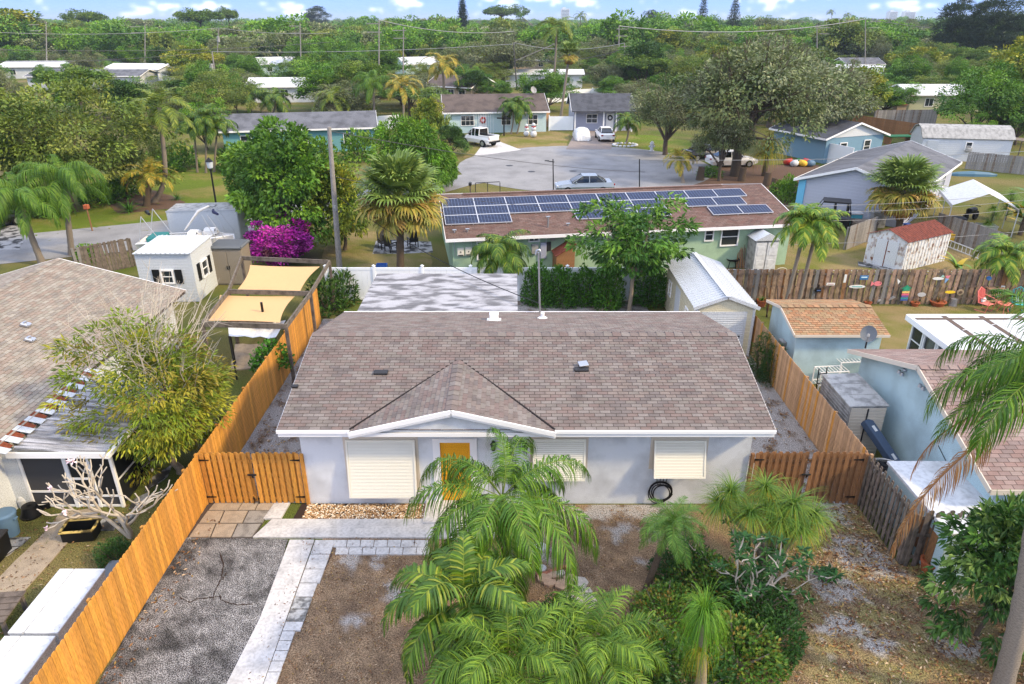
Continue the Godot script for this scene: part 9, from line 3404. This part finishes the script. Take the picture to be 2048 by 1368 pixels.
# ---------- plants of the neighbours and the street ----------
func near_trees() -> void:
	rng.seed = 501
	var p:=gp(362,945)
	var o:=put_tree("podocarp","podocarpus_tree","yellow-green shaggy tree overhanging the golden fence","tree",p,4.9,5.9,"bark_pale","leaf","",0.4)
	# its bare upper twigs
	var b:=MB.new()
	for k in 95:
		var a:=rng.randf()*TAU
		var r:=rng.randf_range(0.1,1.5)
		var q:=Vector3(cos(a)*r,rng.randf_range(2.9,5.0),sin(a)*r)
		var d:=(Vector3(cos(a)*0.55,1.0,sin(a)*0.55)+rdir()*0.4).normalized()
		var l:=rng.randf_range(0.9,2.1)
		b.tube([q,q+d*l*0.5+rdir()*0.06,q+d*l],[0.016,0.011,0.004],4,false)
		for w in 4:
			var h:=q+d*l*rng.randf_range(0.2,0.8)
			b.tube([h,h+(d+rdir()*0.9).normalized()*0.5],[0.007,0.003],3,false)
	part("bare_twigs",b,M["twig"],o)
	frangipani()
	put_tree("whorled","umbrella_tree","leafy umbrella tree standing behind the bungalow ridge","tree",gp(1258,624),6.1,5.9,"bark_pale","leaf","",1.0)
	# hedge along the vinyl fence
	for q in [[1075,"leftmost of the glossy hedge plants behind the service mast"],[1120,"second glossy hedge plant from the service mast"],[1168,"third glossy hedge plant from the service mast"],[1215,"glossy hedge plant left of the umbrella tree trunk"],[1300,"glossy hedge plant between the umbrella tree and metal garage"]]:
		p = gp(q[0],612)
		put_tree("hedge","hedge_plant",q[1],"shrub",p+Vector3(0,0,rng.randf_range(-0.3,0.3)),rng.randf_range(1.5,1.8),rng.randf_range(1.8,2.2),"bark","leaf","hedge plants along the vinyl fence")
	for q in [[655,622,1.9,"dark broad-leaved bush where the golden fence meets the back room"],[690,605,1.5,"smaller broad-leaved bush beside the white vinyl fence"]]:
		p = gp(q[0],q[1])
		put_tree("broad","broadleaf_bush",q[3],"shrub",p,q[2],1.7)
	for q in [[1517,752,1.0,1.9,"taller dark green conical bush beside the tan fence"],[1540,765,1.0,1.7,"shorter dark green conical bush beside the tan fence"]]:
		p = gp(q[0],q[1])
		put_tree("podo_column","conical_bush",q[4],"shrub",p,q[2],q[3])
	p = gp(528,745)
	put_tree("ivy","climbing_vine","bright green vine tumbling over the golden fence","vine",Vector3(-9.3,0.7,p.z+1.0),1.6,1.1)
	p = gp(240,1105)
	put_tree("shrub_dark","low_fern","dark fern clump at the foot of the golden fence","plant",gp(235,1120),1.0,0.6)
	# palms in the middle distance
	fan_palm("cabbage_palm","shaggy cabbage palm with golden skirt left of the solar house",gp(800,560),pz(797,395,gp(800,560).z),0.21,1.45,11)
	fan_palm("cabbage_palm","cabbage palm in front of the lilac house",gp(1795,470),pz(1806,380,gp(1795,470).z),0.21,1.4,10)
	fan_palm("cabbage_palm","distant cabbage palm beside the grey back fence",gp(1705,245),pz(1702,195,gp(1705,245).z),0.22,1.5,8)
	palm("small_palm","small arching palm in front of the green solar house wall",[gp(1003,590),pz(1003,545,-33.9),pz(1003,512,-33.9)],0.1,0.08,[["areca_0",3,0,0.95,"leaf"],["areca_1",7,0,1.0,"leaf"],["areca_2",8,0,1.0,"leaf"],["areca_3",6,0,1.0,"leaf"]],"palm_bark","","frond",0.3)
	var zp:=-31.7
	for q in [[1566,624,1608,462,"left of the twin-trunk palms by the old fence"],[1592,624,1630,472,"right of the twin-trunk palms by the old fence"]]:
		palm("christmas_palm","bushy green palm, %s" % q[4],[gp(q[0],q[1]),pz((q[0]+q[2])*0.5+2,540,zp),pz(q[2],q[3],zp)],0.1,0.08,[["christmas_0",5,0,0.85,"leaf"],["christmas_1",6,0,0.9,"leaf"],["christmas_2",6,0,0.9,"leaf"],["christmas_3",4,0,0.9,"leaf"]],"palm_bark","twin-trunk palms","frond",0.4)
	palm("christmas_palm","small feathery palm at the right edge above the old fence",[gp(1992,600),pz(2000,560,-33.2),pz(2010,520,-33.2)],0.1,0.08,[["christmas_0",4,0,0.85,"leaf"],["christmas_1",6,0,0.9,"leaf"],["christmas_2",7,0,0.9,"leaf"],["christmas_3",5,0,0.9,"leaf"]],"palm_bark","","frond",0.3)
	o = thing("banana_plant","yellow-leaved banana plant right of the rusty shed","plant",gp(1912,545))
	part("leaves",FR["banana"],M["leaf"],o,Vector3(0,0.3,0),Basis.from_scale(Vector3.ONE*0.9))
	b = MB.new()
	b.tube([Vector3.ZERO,Vector3(0,0.5,0)],[0.08,0.06],7)
	part("stem",b,M["crownshaft"],o)
	o = thing("traveller_palm","large paddle-leaved plant at the right edge by the carport","plant",gp(2040,470))
	for k in 5:
		part("leaves",FR["banana"],M["leaf"],o,Vector3(rng.randf_range(-0.6,0.6),0.4+k*0.7,rng.randf_range(-0.4,0.4)),Basis(Vector3.UP,k*1.3).scaled_local(Vector3.ONE*1.15))
	b = MB.new()
	b.tube([Vector3.ZERO,Vector3(0,1.8,0),Vector3(0,3.4,0)],[0.16,0.12,0.08],7)
	part("stem",b,M["bark"],o)
	for q in [[2010,440,1.3,"silvery spiky dracaena left of the paddle-leaved plant"],[1975,470,1.0,"spiky dracaena at the carport corner"]]:
		o = thing("dracaena",q[3],"plant",gp(q[0],q[1]))
		for k in 3:
			part("leaf_head",FR["ponytail_up"],M["leaf"],o,Vector3(rng.randf_range(-0.4,0.4),0.8+k*0.5,rng.randf_range(-0.3,0.3)),Basis.from_scale(Vector3.ONE*q[2]))
		b = MB.new()
		b.tube([Vector3.ZERO,Vector3(0,1.9,0)],[0.07,0.05],6)
		part("stem",b,M["bark"],o)
	# the street trees to the left
	o = fit_tree("glossy","street_tree","big glossy green tree left of the wooden utility pole",590,500,234,235)
	fit_tree("gold","street_tree","yellow-green tree leaning against the utility pole",690,500,318,150)
	fit_tree("glossy","street_tree","lower glossy tree above the bougainvillea",520,470,285,120)
	p = gp(562,532)
	put_tree("bougainvillea","bougainvillea","purple bougainvillea mound behind the pergola","shrub",p,5.2,2.75,"bark","petal")
	fit_tree("mango","mango_tree","dense bright green mango dome beside the turning circle",828,388,228,190)
	fit_tree("mango","mango_tree","lower right lobe tree of the mango next to the turning circle",880,378,285,110)
	fit_tree("dark_a","street_tree","dark bush tree beside the white pickup",905,312,248,75)
	fit_tree("gold","street_tree","golden small tree behind the mango dome",858,290,190,90)
	fit_tree("olive_a","shade_tree","broad olive shade tree filling the left edge behind the palms",150,425,158,330)
	fit_tree("olive_a","shade_tree","left half of the olive canopy cut by the left edge",10,430,165,260)
	fit_tree("olive_b","shade_tree","lower olive tree over the left lawn",255,395,240,130)
	fit_tree("green_b","street_tree","bright green round tree behind the palm clump",415,300,178,95)
	var zq:=gp(84,530).z
	palm("queen_palm","left of the two queen palms by the street at the left edge",[gp(86,530),pz(62,470,zq),pz(45,415,zq)],0.19,0.14,queen_kinds("queen",1.08,1.0),"palm_bark","queen palms by the street","frond",0.5)
	zq = gp(142,510).z
	palm("queen_palm","right of the two queen palms by the street at the left edge",[gp(144,510),pz(136,440,zq),pz(128,375,zq)],0.18,0.14,queen_kinds("queen",1.05,1.0),"palm_bark","queen palms by the street","frond",0.5)
	zq = gp(306,405).z
	palm("coconut_palm","leaning coconut palm on the left lawn",[gp(308,405),pz(330,350,zq),pz(318,215,zq)],0.2,0.14,queen_kinds("coconut",0.85,0.9),"palm_bark")
	palm("coconut_palm","short golden palm with shaggy trunk on the mulch bed",[gp(293,412),pz(296,380,gp(293,412).z),pz(300,355,gp(293,412).z)],0.26,0.2,[["golden_0",4,0,0.7,"leaf"],["golden_1",6,0,0.75,"leaf"],["golden_2",5,0,0.7,"leaf"]],"sabal_bark")
	for q in [[395,345,388,262,"leftmost stem of the palm clump by the lamp post"],[412,346,412,250,"middle stem of the palm clump by the lamp post"],[428,344,434,262,"rightmost stem of the palm clump by the lamp post"]]:
		zq = gp(q[0],q[1]).z
		palm("clump_palm",q[4],[gp(q[0],q[1]),pz((q[0]+q[2])*0.5,300,zq),pz(q[2],q[3],zq)],0.1,0.08,[["areca_0",4,0,1.2,"leaf"],["areca_1",6,0,1.25,"leaf"],["areca_2",5,0,1.25,"leaf"]],"palm_bark","palm clump by the lamp post","frond",0.4)
	for q in [[260,425,"clump_a","low cycad on the mulch bed near the street"],[355,400,"clump_b","small shrub at the tip of the mulch bed"],[225,405,"clump_c","leafy undergrowth at the left end of the mulch bed"]]:
		o = thing("lawn_plant",q[3],"plant",gp(q[0],q[1]))
		part("leaves",FR["tuft_green"],M["leaf"],o,Vector3.ZERO,Basis.from_scale(Vector3.ONE*(1.9 if q[2] == "clump_a" else 1.1)))
	for q in [[225,400,2.6,1.7,"far_shrub","dark shrubbery at the foot of the olive shade tree"],[195,408,2.4,1.5,"far_shrub","left end of the shrubbery by the street palms"],[262,388,2.6,1.8,"far_shrub","shrub behind the golden short palm"],[330,345,3.2,2.0,"far_shrub","rounded shrub behind the leaning coconut palm"],[365,335,3.0,2.2,"far_shrub","tall shrub left of the palm clump"],[470,338,3.0,2.2,"far_shrub","shrub right of the palm clump"],[500,345,3.4,2.6,"far_shrub","big shrub at the corner of the teal house"],[640,330,3.5,2.5,"far_shrub","shrub in front of the teal house wall"],[720,320,3.5,2.8,"far_shrub","shrub at the right end of the teal house"],[545,335,3.5,2.6,"far_shrub","second shrub in front of the teal house wall"],[110,430,2.6,1.4,"far_shrub","low shrub between the two street queen palms"],[20,420,3.0,1.8,"far_shrub","shrub at the left edge behind the driveway"],[180,520,1.6,0.9,"far_shrub","scrubby bush at the broken fence by the road"]]:
		put_tree(q[4],"garden_bush",q[5],"shrub",gp(q[0],q[1]),q[2],q[3],"bark","leaf","bushes on the left lots")
	# the great oaks at the right of the circle
	fit_tree("oak_a","oak_tree","huge grey-green oak right of the turning circle",1470,352,92,330)
	fit_tree("oak_b","oak_tree","left-hand grey oak leaning over the circle lawn",1330,310,150,170)
	fit_tree("oak_b","oak_tree","right-hand grey oak behind the blue gable house",1610,300,98,230)
	fit_tree("oak_b","oak_tree","slim grey oak in front of the circle lawn",1438,362,200,120)
	fit_tree("oak_a","oak_tree","back oak crown between the circle and terracotta house",1540,255,80,250)
	zq = gp(1366,362).z
	palm("queen_palm","small golden queen palm at the near edge of the circle",[gp(1366,366),pz(1363,345,zq),pz(1360,318,zq)],0.16,0.12,queen_kinds("golden",0.55,1.0),"palm_bark")
	o = thing("screw_pine","shaggy plant with dead hanging leaves beside the oak trunks","plant",gp(1528,352))
	for k in 3:
		part("leaf_head",FR["ponytail_gold"],M["leaf"],o,Vector3(rng.randf_range(-0.4,0.4),1.9+k*0.6,0),Basis.from_scale(Vector3.ONE*1.9))
	part("leaf_head",FR["tuft_dry"],M["leaf"],o,Vector3(0,2.8,0),Basis.from_scale(Vector3.ONE*2.2))
	b = MB.new()
	b.tube([Vector3(0,-0.1,0),Vector3(0,1.8,0),Vector3(0,3.0,0)],[0.28,0.2,0.14],8)
	part("stem",b,M["sabal_bark"],o)
	for q in [[1400,360,0.42,"left of the cut tree stumps on the mulch bed"],[1483,362,0.4,"near cut stump beside the oak trunk"],[1532,372,0.38,"tallest cut stump right of the oaks"],[1545,384,0.35,"right-hand short cut stump on the mulch bed"]]:
		o = thing("tree_stump",q[3],"stump",gp(q[0],q[1]))
		b = MB.new()
		b.tube([Vector3(0,-0.1,0),Vector3(0,0.5,0),Vector3(0.05,1.15,0)],[q[2],q[2]*0.75,q[2]*0.7],9)
		part("stump",b,M["sabal_bark"],o)
	for q in [[1565,390,2.0,1.2,"bushy plant between the stumps and lilac house"],[1575,405,1.5,2.0,"young leafy tree at the lilac house corner"],[1420,352,2.2,0.8,"low dark undergrowth beneath the oaks"]]:
		put_tree("far_shrub","garden_bush",q[4],"shrub",gp(q[0],q[1]),q[2],q[3])
	# right-hand trees behind the barn shed
	fit_tree("green_a","big_tree","dark spreading tree behind the white barn shed",1940,285,120,210)
	fit_tree("poinciana","big_tree","yellow-tipped tree cut by the right edge",2040,262,70,220)
	fit_tree("dark_a","big_tree","dark understory tree at the right edge behind the barn shed",2030,290,190,120)
	fit_tree("poinciana","big_tree","yellow-green poinciana before the pine mass",1822,178,92,130)
	fit_tree("green_a","big_tree","green tree under the yellow poinciana",1800,190,120,110)
	for q in [[1895,150,-2,115,"left mass of the dark casuarina pines on the skyline"],[1950,150,-10,125,"tallest dark casuarina pine on the skyline"],[2005,150,22,100,"right mass of the dark casuarina pines on the skyline"]]:
		fit_tree("casuarina","casuarina_pine",q[4],q[0],q[1],q[2],q[3],"dark casuarina pines")
	# trees round the circle and behind the houses
	var list:=[
		["green_b",650,222,103,140,"bright green leafy tree above the grey-roofed house"],["green_a",768,168,88,130,"dark green tree behind the queen palms"],["green_b",998,205,148,72,"round bright tree behind the brown-roofed house"],
		["dark_a",950,205,138,80,"dark tree left of the round bright tree"],["green_a",1112,205,138,60,"leafy tree between the tall palms"],["grey_a",1190,150,76,140,"wide grey tree right of the tall palms"],
		["dark_a",1285,190,82,115,"dark green tree left of the great oaks"],["gold",1335,140,54,120,"yellow-crowned tree above the great oaks"],["poinciana",398,172,90,140,"golden umbrella-shaped tree before the leaning pole"],
		["grey_a",1010,170,66,180,"half-bare spreading tree behind the grey pole"],["olive_b",715,112,50,95,"olive tree below the skyline left of middle"],["grey_a",845,112,54,80,"greyish bare-topped tree left of the tall pine"],
		["green_b",232,155,114,66,"dark leafy shrub-tree before the white roofs at left"],["olive_b",480,138,78,95,"grey-olive tree right of the leaning pole"],["gold",40,128,12,200,"golden-green tree mass at the top left corner"],
		["olive_b",150,126,55,120,"olive-brown tree right of the golden mass"],["umbrella",190,102,18,76,"flat-topped tree on the skyline at left"],["umbrella",412,106,16,100,"wide flat-topped tree on the skyline left of middle"],
		["umbrella",466,98,13,46,"small flat-topped tree beside the wide flat-topped one"],["gold",255,124,86,70,"clipped yellow hedge-like tree at left"],["dark_a",302,122,58,80,"dark tree behind the clipped yellow hedge"],
		["green_a",570,118,64,70,"green tree left of the twin utility poles"],["grey_a",530,120,72,56,"reddish grey tree near the leaning pole"],["casuarina",632,76,12,62,"dark feathery tree on the skyline"],
		["green_a",905,112,38,78,"green tree beneath the tall pine"],["umbrella",1003,84,9,90,"tall open tree on the skyline right of the pine"],["casuarina",1305,92,20,48,"dark conifer above the yellow-crowned tree"],
		["green_b",1565,92,36,100,"bright green tree on the skyline behind the oak"],["grey_a",1815,108,38,95,"grey-green tree left of the pine mass"],["olive_b",1250,110,48,80,"olive tree beyond the wide grey tree"],
		["green_a",100,185,128,70,"paddle-leaved green clump before the white roofs"],["olive_b",345,215,150,90,"olive tree behind the coconut palm"],["green_a",475,225,165,70,"green tree left of the banana plants"],
		["green_a",1650,128,66,80,"green tree left of the terracotta house"],["dark_a",1780,140,88,60,"dark tree right of the terracotta house"],["olive_b",1440,110,60,100,"olive tree behind the great oaks"],["green_b",1960,305,225,60,"leafy shrub-tree by the grey back fence"],["olive_b",1655,250,175,70,"thin tree between the oak and pale green house"]]
	for q in list:
		fit_tree(q[0],"leafy_tree",q[5],q[1],q[2],q[3],q[4],"trees beyond the street")
	# palms behind
	var pl:=[
		[1100,210,1113,58,"coconut",0.95,0.2,"tallest coconut palm on the skyline by the circle"],[885,215,884,128,"golden",0.95,0.22,"yellowing coconut palm behind the brown-roofed house"],
		[668,262,668,195,"coconut",0.7,0.16,"palm behind the bright green tree"],[745,262,745,165,"queen",0.95,0.16,"grey-green queen palm behind the mango"],[805,265,803,172,"golden",0.7,0.16,"golden queen palm behind the mango"],
		[1252,288,1256,242,"areca",0.9,0.12,"potted-looking small palm on the circle lawn"],[1022,268,1025,212,"areca",1.0,0.1,"left of the twin small palms before the white house"],[1034,268,1040,214,"areca",1.0,0.1,"right of the twin small palms before the white house"],
		[760,120,770,48,"coconut",0.85,0.18,"coconut palm behind the twin utility poles"],[1150,100,1162,32,"coconut",0.9,0.2,"distant coconut palm right of the tallest one"],[1110,96,1040,30,"queen",0.8,0.2,"distant leaning palm left of the tallest coconut"],
		[1712,120,1710,78,"coconut",0.85,0.18,"coconut palm in front of the terracotta house"],[1660,75,1662,24,"coconut",1.0,0.2,"skyline palm beyond the oak"],[1690,75,1695,30,"coconut",1.0,0.2,"second skyline palm beyond the oak"],[560,118,555,78,"queen",0.9,0.16,"palm beyond the leaning pole"],[500,225,505,190,"areca",1.3,0.14,"banana-like clump behind the grey-roofed house"],[545,228,550,198,"areca",1.3,0.14,"second banana-like clump behind the grey-roofed house"]]
	for q in pl:
		zq = gp(q[0],q[1]).z
		palm("distant_palm",q[7],[gp(q[0],q[1]),pz((q[0]+q[2])*0.5+3,(q[1]+q[3])*0.5,zq),pz(q[2],q[3],zq)],q[6],q[6]*0.75,queen_kinds(q[4],q[5]*1.28,0.85),"palm_bark","palms beyond the street")
	zq = gp(1122,235).z
	palm("skirted_palm","fan palm with dead skirt beside the tallest coconut palm",[gp(1122,235),pz(1130,170,zq),pz(1139,108,zq)],0.2,0.16,[["fan_green",8,55,1.1,"leaf"],["fan_green",9,20,1.1,"leaf"],["fan_gold",7,-30,1.0,"leaf"],["fan_dry",9,-68,1.0,"leaf_dry","dead_frond"]],"palm_bark","","fan_leaf")
	tiered_pine("slender dark pine rising above the skyline",927,95,-4,15,26,true)
	tiered_pine("left of the two open-branched pines above the oaks",1398,100,-6,13,30,false)
	tiered_pine("right of the two open-branched pines above the oaks",1460,100,-10,14,32,false)
func tiered_pine(label: String,u: float,v0: float,v1: float,tiers: int,w: float,dense: bool) -> void:
	var p:=gp(u,v0)
	var H:=pz(u,v1,p.z).y
	var W:=w*px_m(p.z)
	var o:=thing("tall_pine",label,"tree",p,0.0,"tall pines on the skyline")
	var t:=MB.new()
	t.tube([Vector3.ZERO,Vector3(0,H*0.5,0),Vector3(0,H,0)],[0.35,0.2,0.03],7)
	var b:=MB.new()
	for i in tiers:
		var f:=float(i)/tiers
		var y:=H*lerpf(0.25,0.98,f)
		var r:=W*0.5*(1.0 - f*0.72)*(1.0 if dense else rng.randf_range(0.8,1.1))
		for k in 7:
			var a:=TAU*k/7.0+i
			var d:=Vector3(cos(a),0.18,sin(a))
			t.tube([Vector3(0,y,0),Vector3(0,y,0)+d*r],[0.06,0.02],3,false)
			for m in (34 if dense else 22):
				var s:=rng.randf_range(0.2,1.0)
				b.col = vary(lin(Color(0.18,0.27,0.16)),0.3)
				leaf(b,Vector3(0,y,0)+d*r*s+rdir()*(0.9 if dense else 0.5),(d+rdir()*0.8+Vector3.UP*0.3).normalized(),Vector3.UP,r*0.35,0.6 if dense else 0.4)
	part("trunk",t,M["bark"],o)
	part("crown",b,M["leaf"],o)
func frangipani() -> void:
	rng.seed = 511
	var o:=thing("frangipani_tree","leafless frangipani with pale branches in front of the screen room","tree",gp(262,1075))
	var b:=MB.new()
	var tips:=[]
	var grow:=func(p: Vector3,d: Vector3,r: float,lv: int,me: Callable):
		var l:=rng.randf_range(0.6,0.95)*(0.8 ** (4 - lv))
		var q:=p+d*l
		b.tube([p,p.lerp(q,0.5)+rdir()*0.05,q],[r,r*0.92,r*0.85],6,lv == 0)
		if lv == 0:
			tips.append(q)
			return
		for k in (2 if lv != 3 else 3):
			var e:=(d+rdir()*0.85+Vector3.UP*0.25+Vector3(-0.12,0,0.05)).normalized()
			me.call(q,e,r*0.76,lv - 1,me)
	for k in 3:
		grow.call(Vector3(0,-0.05,0),(Vector3(-0.55+k*0.35,0.8,rng.randf_range(-0.3,0.3))).normalized(),0.055,4,grow)
	part("trunk",b,M["twig"],o)
	var f:=MB.new()
	for k in 5:
		f.col = lin(Color(0.95,0.85,0.88))
		var p: Vector3 = tips[k*7 % tips.size()]
		for i in 6:
			leaf(f,p,(rdir()+Vector3.UP*0.5).normalized(),Vector3.UP,0.11,0.07)
		part("flower",f,M["petal"],o)
		f = MB.new()
# Trees too far away to tell one from the next, in four tones
func far_wood() -> void:
	rng.seed = 601
	var clear:=[[-10.0,-85.0,46.0],[7.0,-75.0,34.0]]
	# countable fillers between the near houses and the skyline
	var kinds:=["olive_b","green_a","green_b","grey_a","dark_a","olive_b","green_a","grey_a","oak_b","gold","umbrella"]
	var lab:=["leafy crown in the middle canopy, one of many alike","leafy crown in the farther canopy, one of many alike"]
	var spots:=[]
	for i in 2600:
		var z:=-rng.randf_range(92.0,225.0)
		var x:=rng.randf_range(-0.84,0.84)*-z+rng.randf_range(-6,6)
		var ok:=Vector2(x,z).distance_to(Vector2(9.0,-80.0)) > 33.0
		for q in house_spots:
			if absf(x - q.x*z/q.y) < q.z*0.9 and z - q.y < 42.0 and z - q.y > -q.z:
				ok = false
				break
		if ok:
			for q in spots:
				if Vector2(x,z).distance_to(q) < 6.2:
					ok = false
					break
		if ok:
			spots.append(Vector2(x,z))
	spots.sort_custom(func(a,b): return a.y > b.y)
	var n:=0
	for q in spots:
		if n >= 290:
			break
		n += 1
		var k: String = kinds[rng.randi() % kinds.size()]
		var far:=1 if q.y < -160.0 else 0
		put_tree(k,"canopy_tree",lab[far],"tree",Vector3(q.x,0,q.y),rng.randf_range(6.0,10.5),rng.randf_range(4.0,8.6)*(1.05 if far == 1 else 0.9),"bark","leaf","canopy trees, "+("far" if far == 1 else "middle"))
	for k in 4:
		var mm:=MultiMesh.new()
		mm.transform_format = MultiMesh.TRANSFORM_3D
		mm.mesh = FR["far_%d" % k][1]
		var tf:=[]
		for i in 3200:
			var z:=-205.0*pow(12.0,rng.randf() ** 0.8)
			var x:=rng.randf_range(-0.9,0.9)*-z
			var s:=rng.randf_range(0.65,1.2)*(1.4 if rng.randf() < 0.1 else 1.0)
			tf.append(Transform3D(Basis(Vector3.UP,rng.randf()*TAU).scaled(Vector3(s*1.25,s*rng.randf_range(0.85,1.3),s*1.25)),Vector3(x,0,z)))
		mm.instance_count = tf.size()
		for i in tf.size():
			mm.set_instance_transform(i,tf[i])
		var o:=MultiMeshInstance3D.new()
		o.name = numbered("far_woodland")
		o.multimesh = mm
		o.material_override = M["leaf"]
		add_child(o)
		tag(o,"distant woodland canopy reaching the horizon","woodland","distant woodland")
		o.set_meta("kind","stuff")
var house_spots:=[]
func _ready() -> void:
	setup()
	materials()
	rng.seed = 7
	plant_library()
	rng.seed = 7
	ground()
	main_house()
	lot_fences()
	left_house()
	left_yard()
	far_ground()
	solar_house()
	far_houses()
	right_side()
	front_plants()
	near_trees()
	far_wood()
	vehicles()
	street_things()
	back_things()
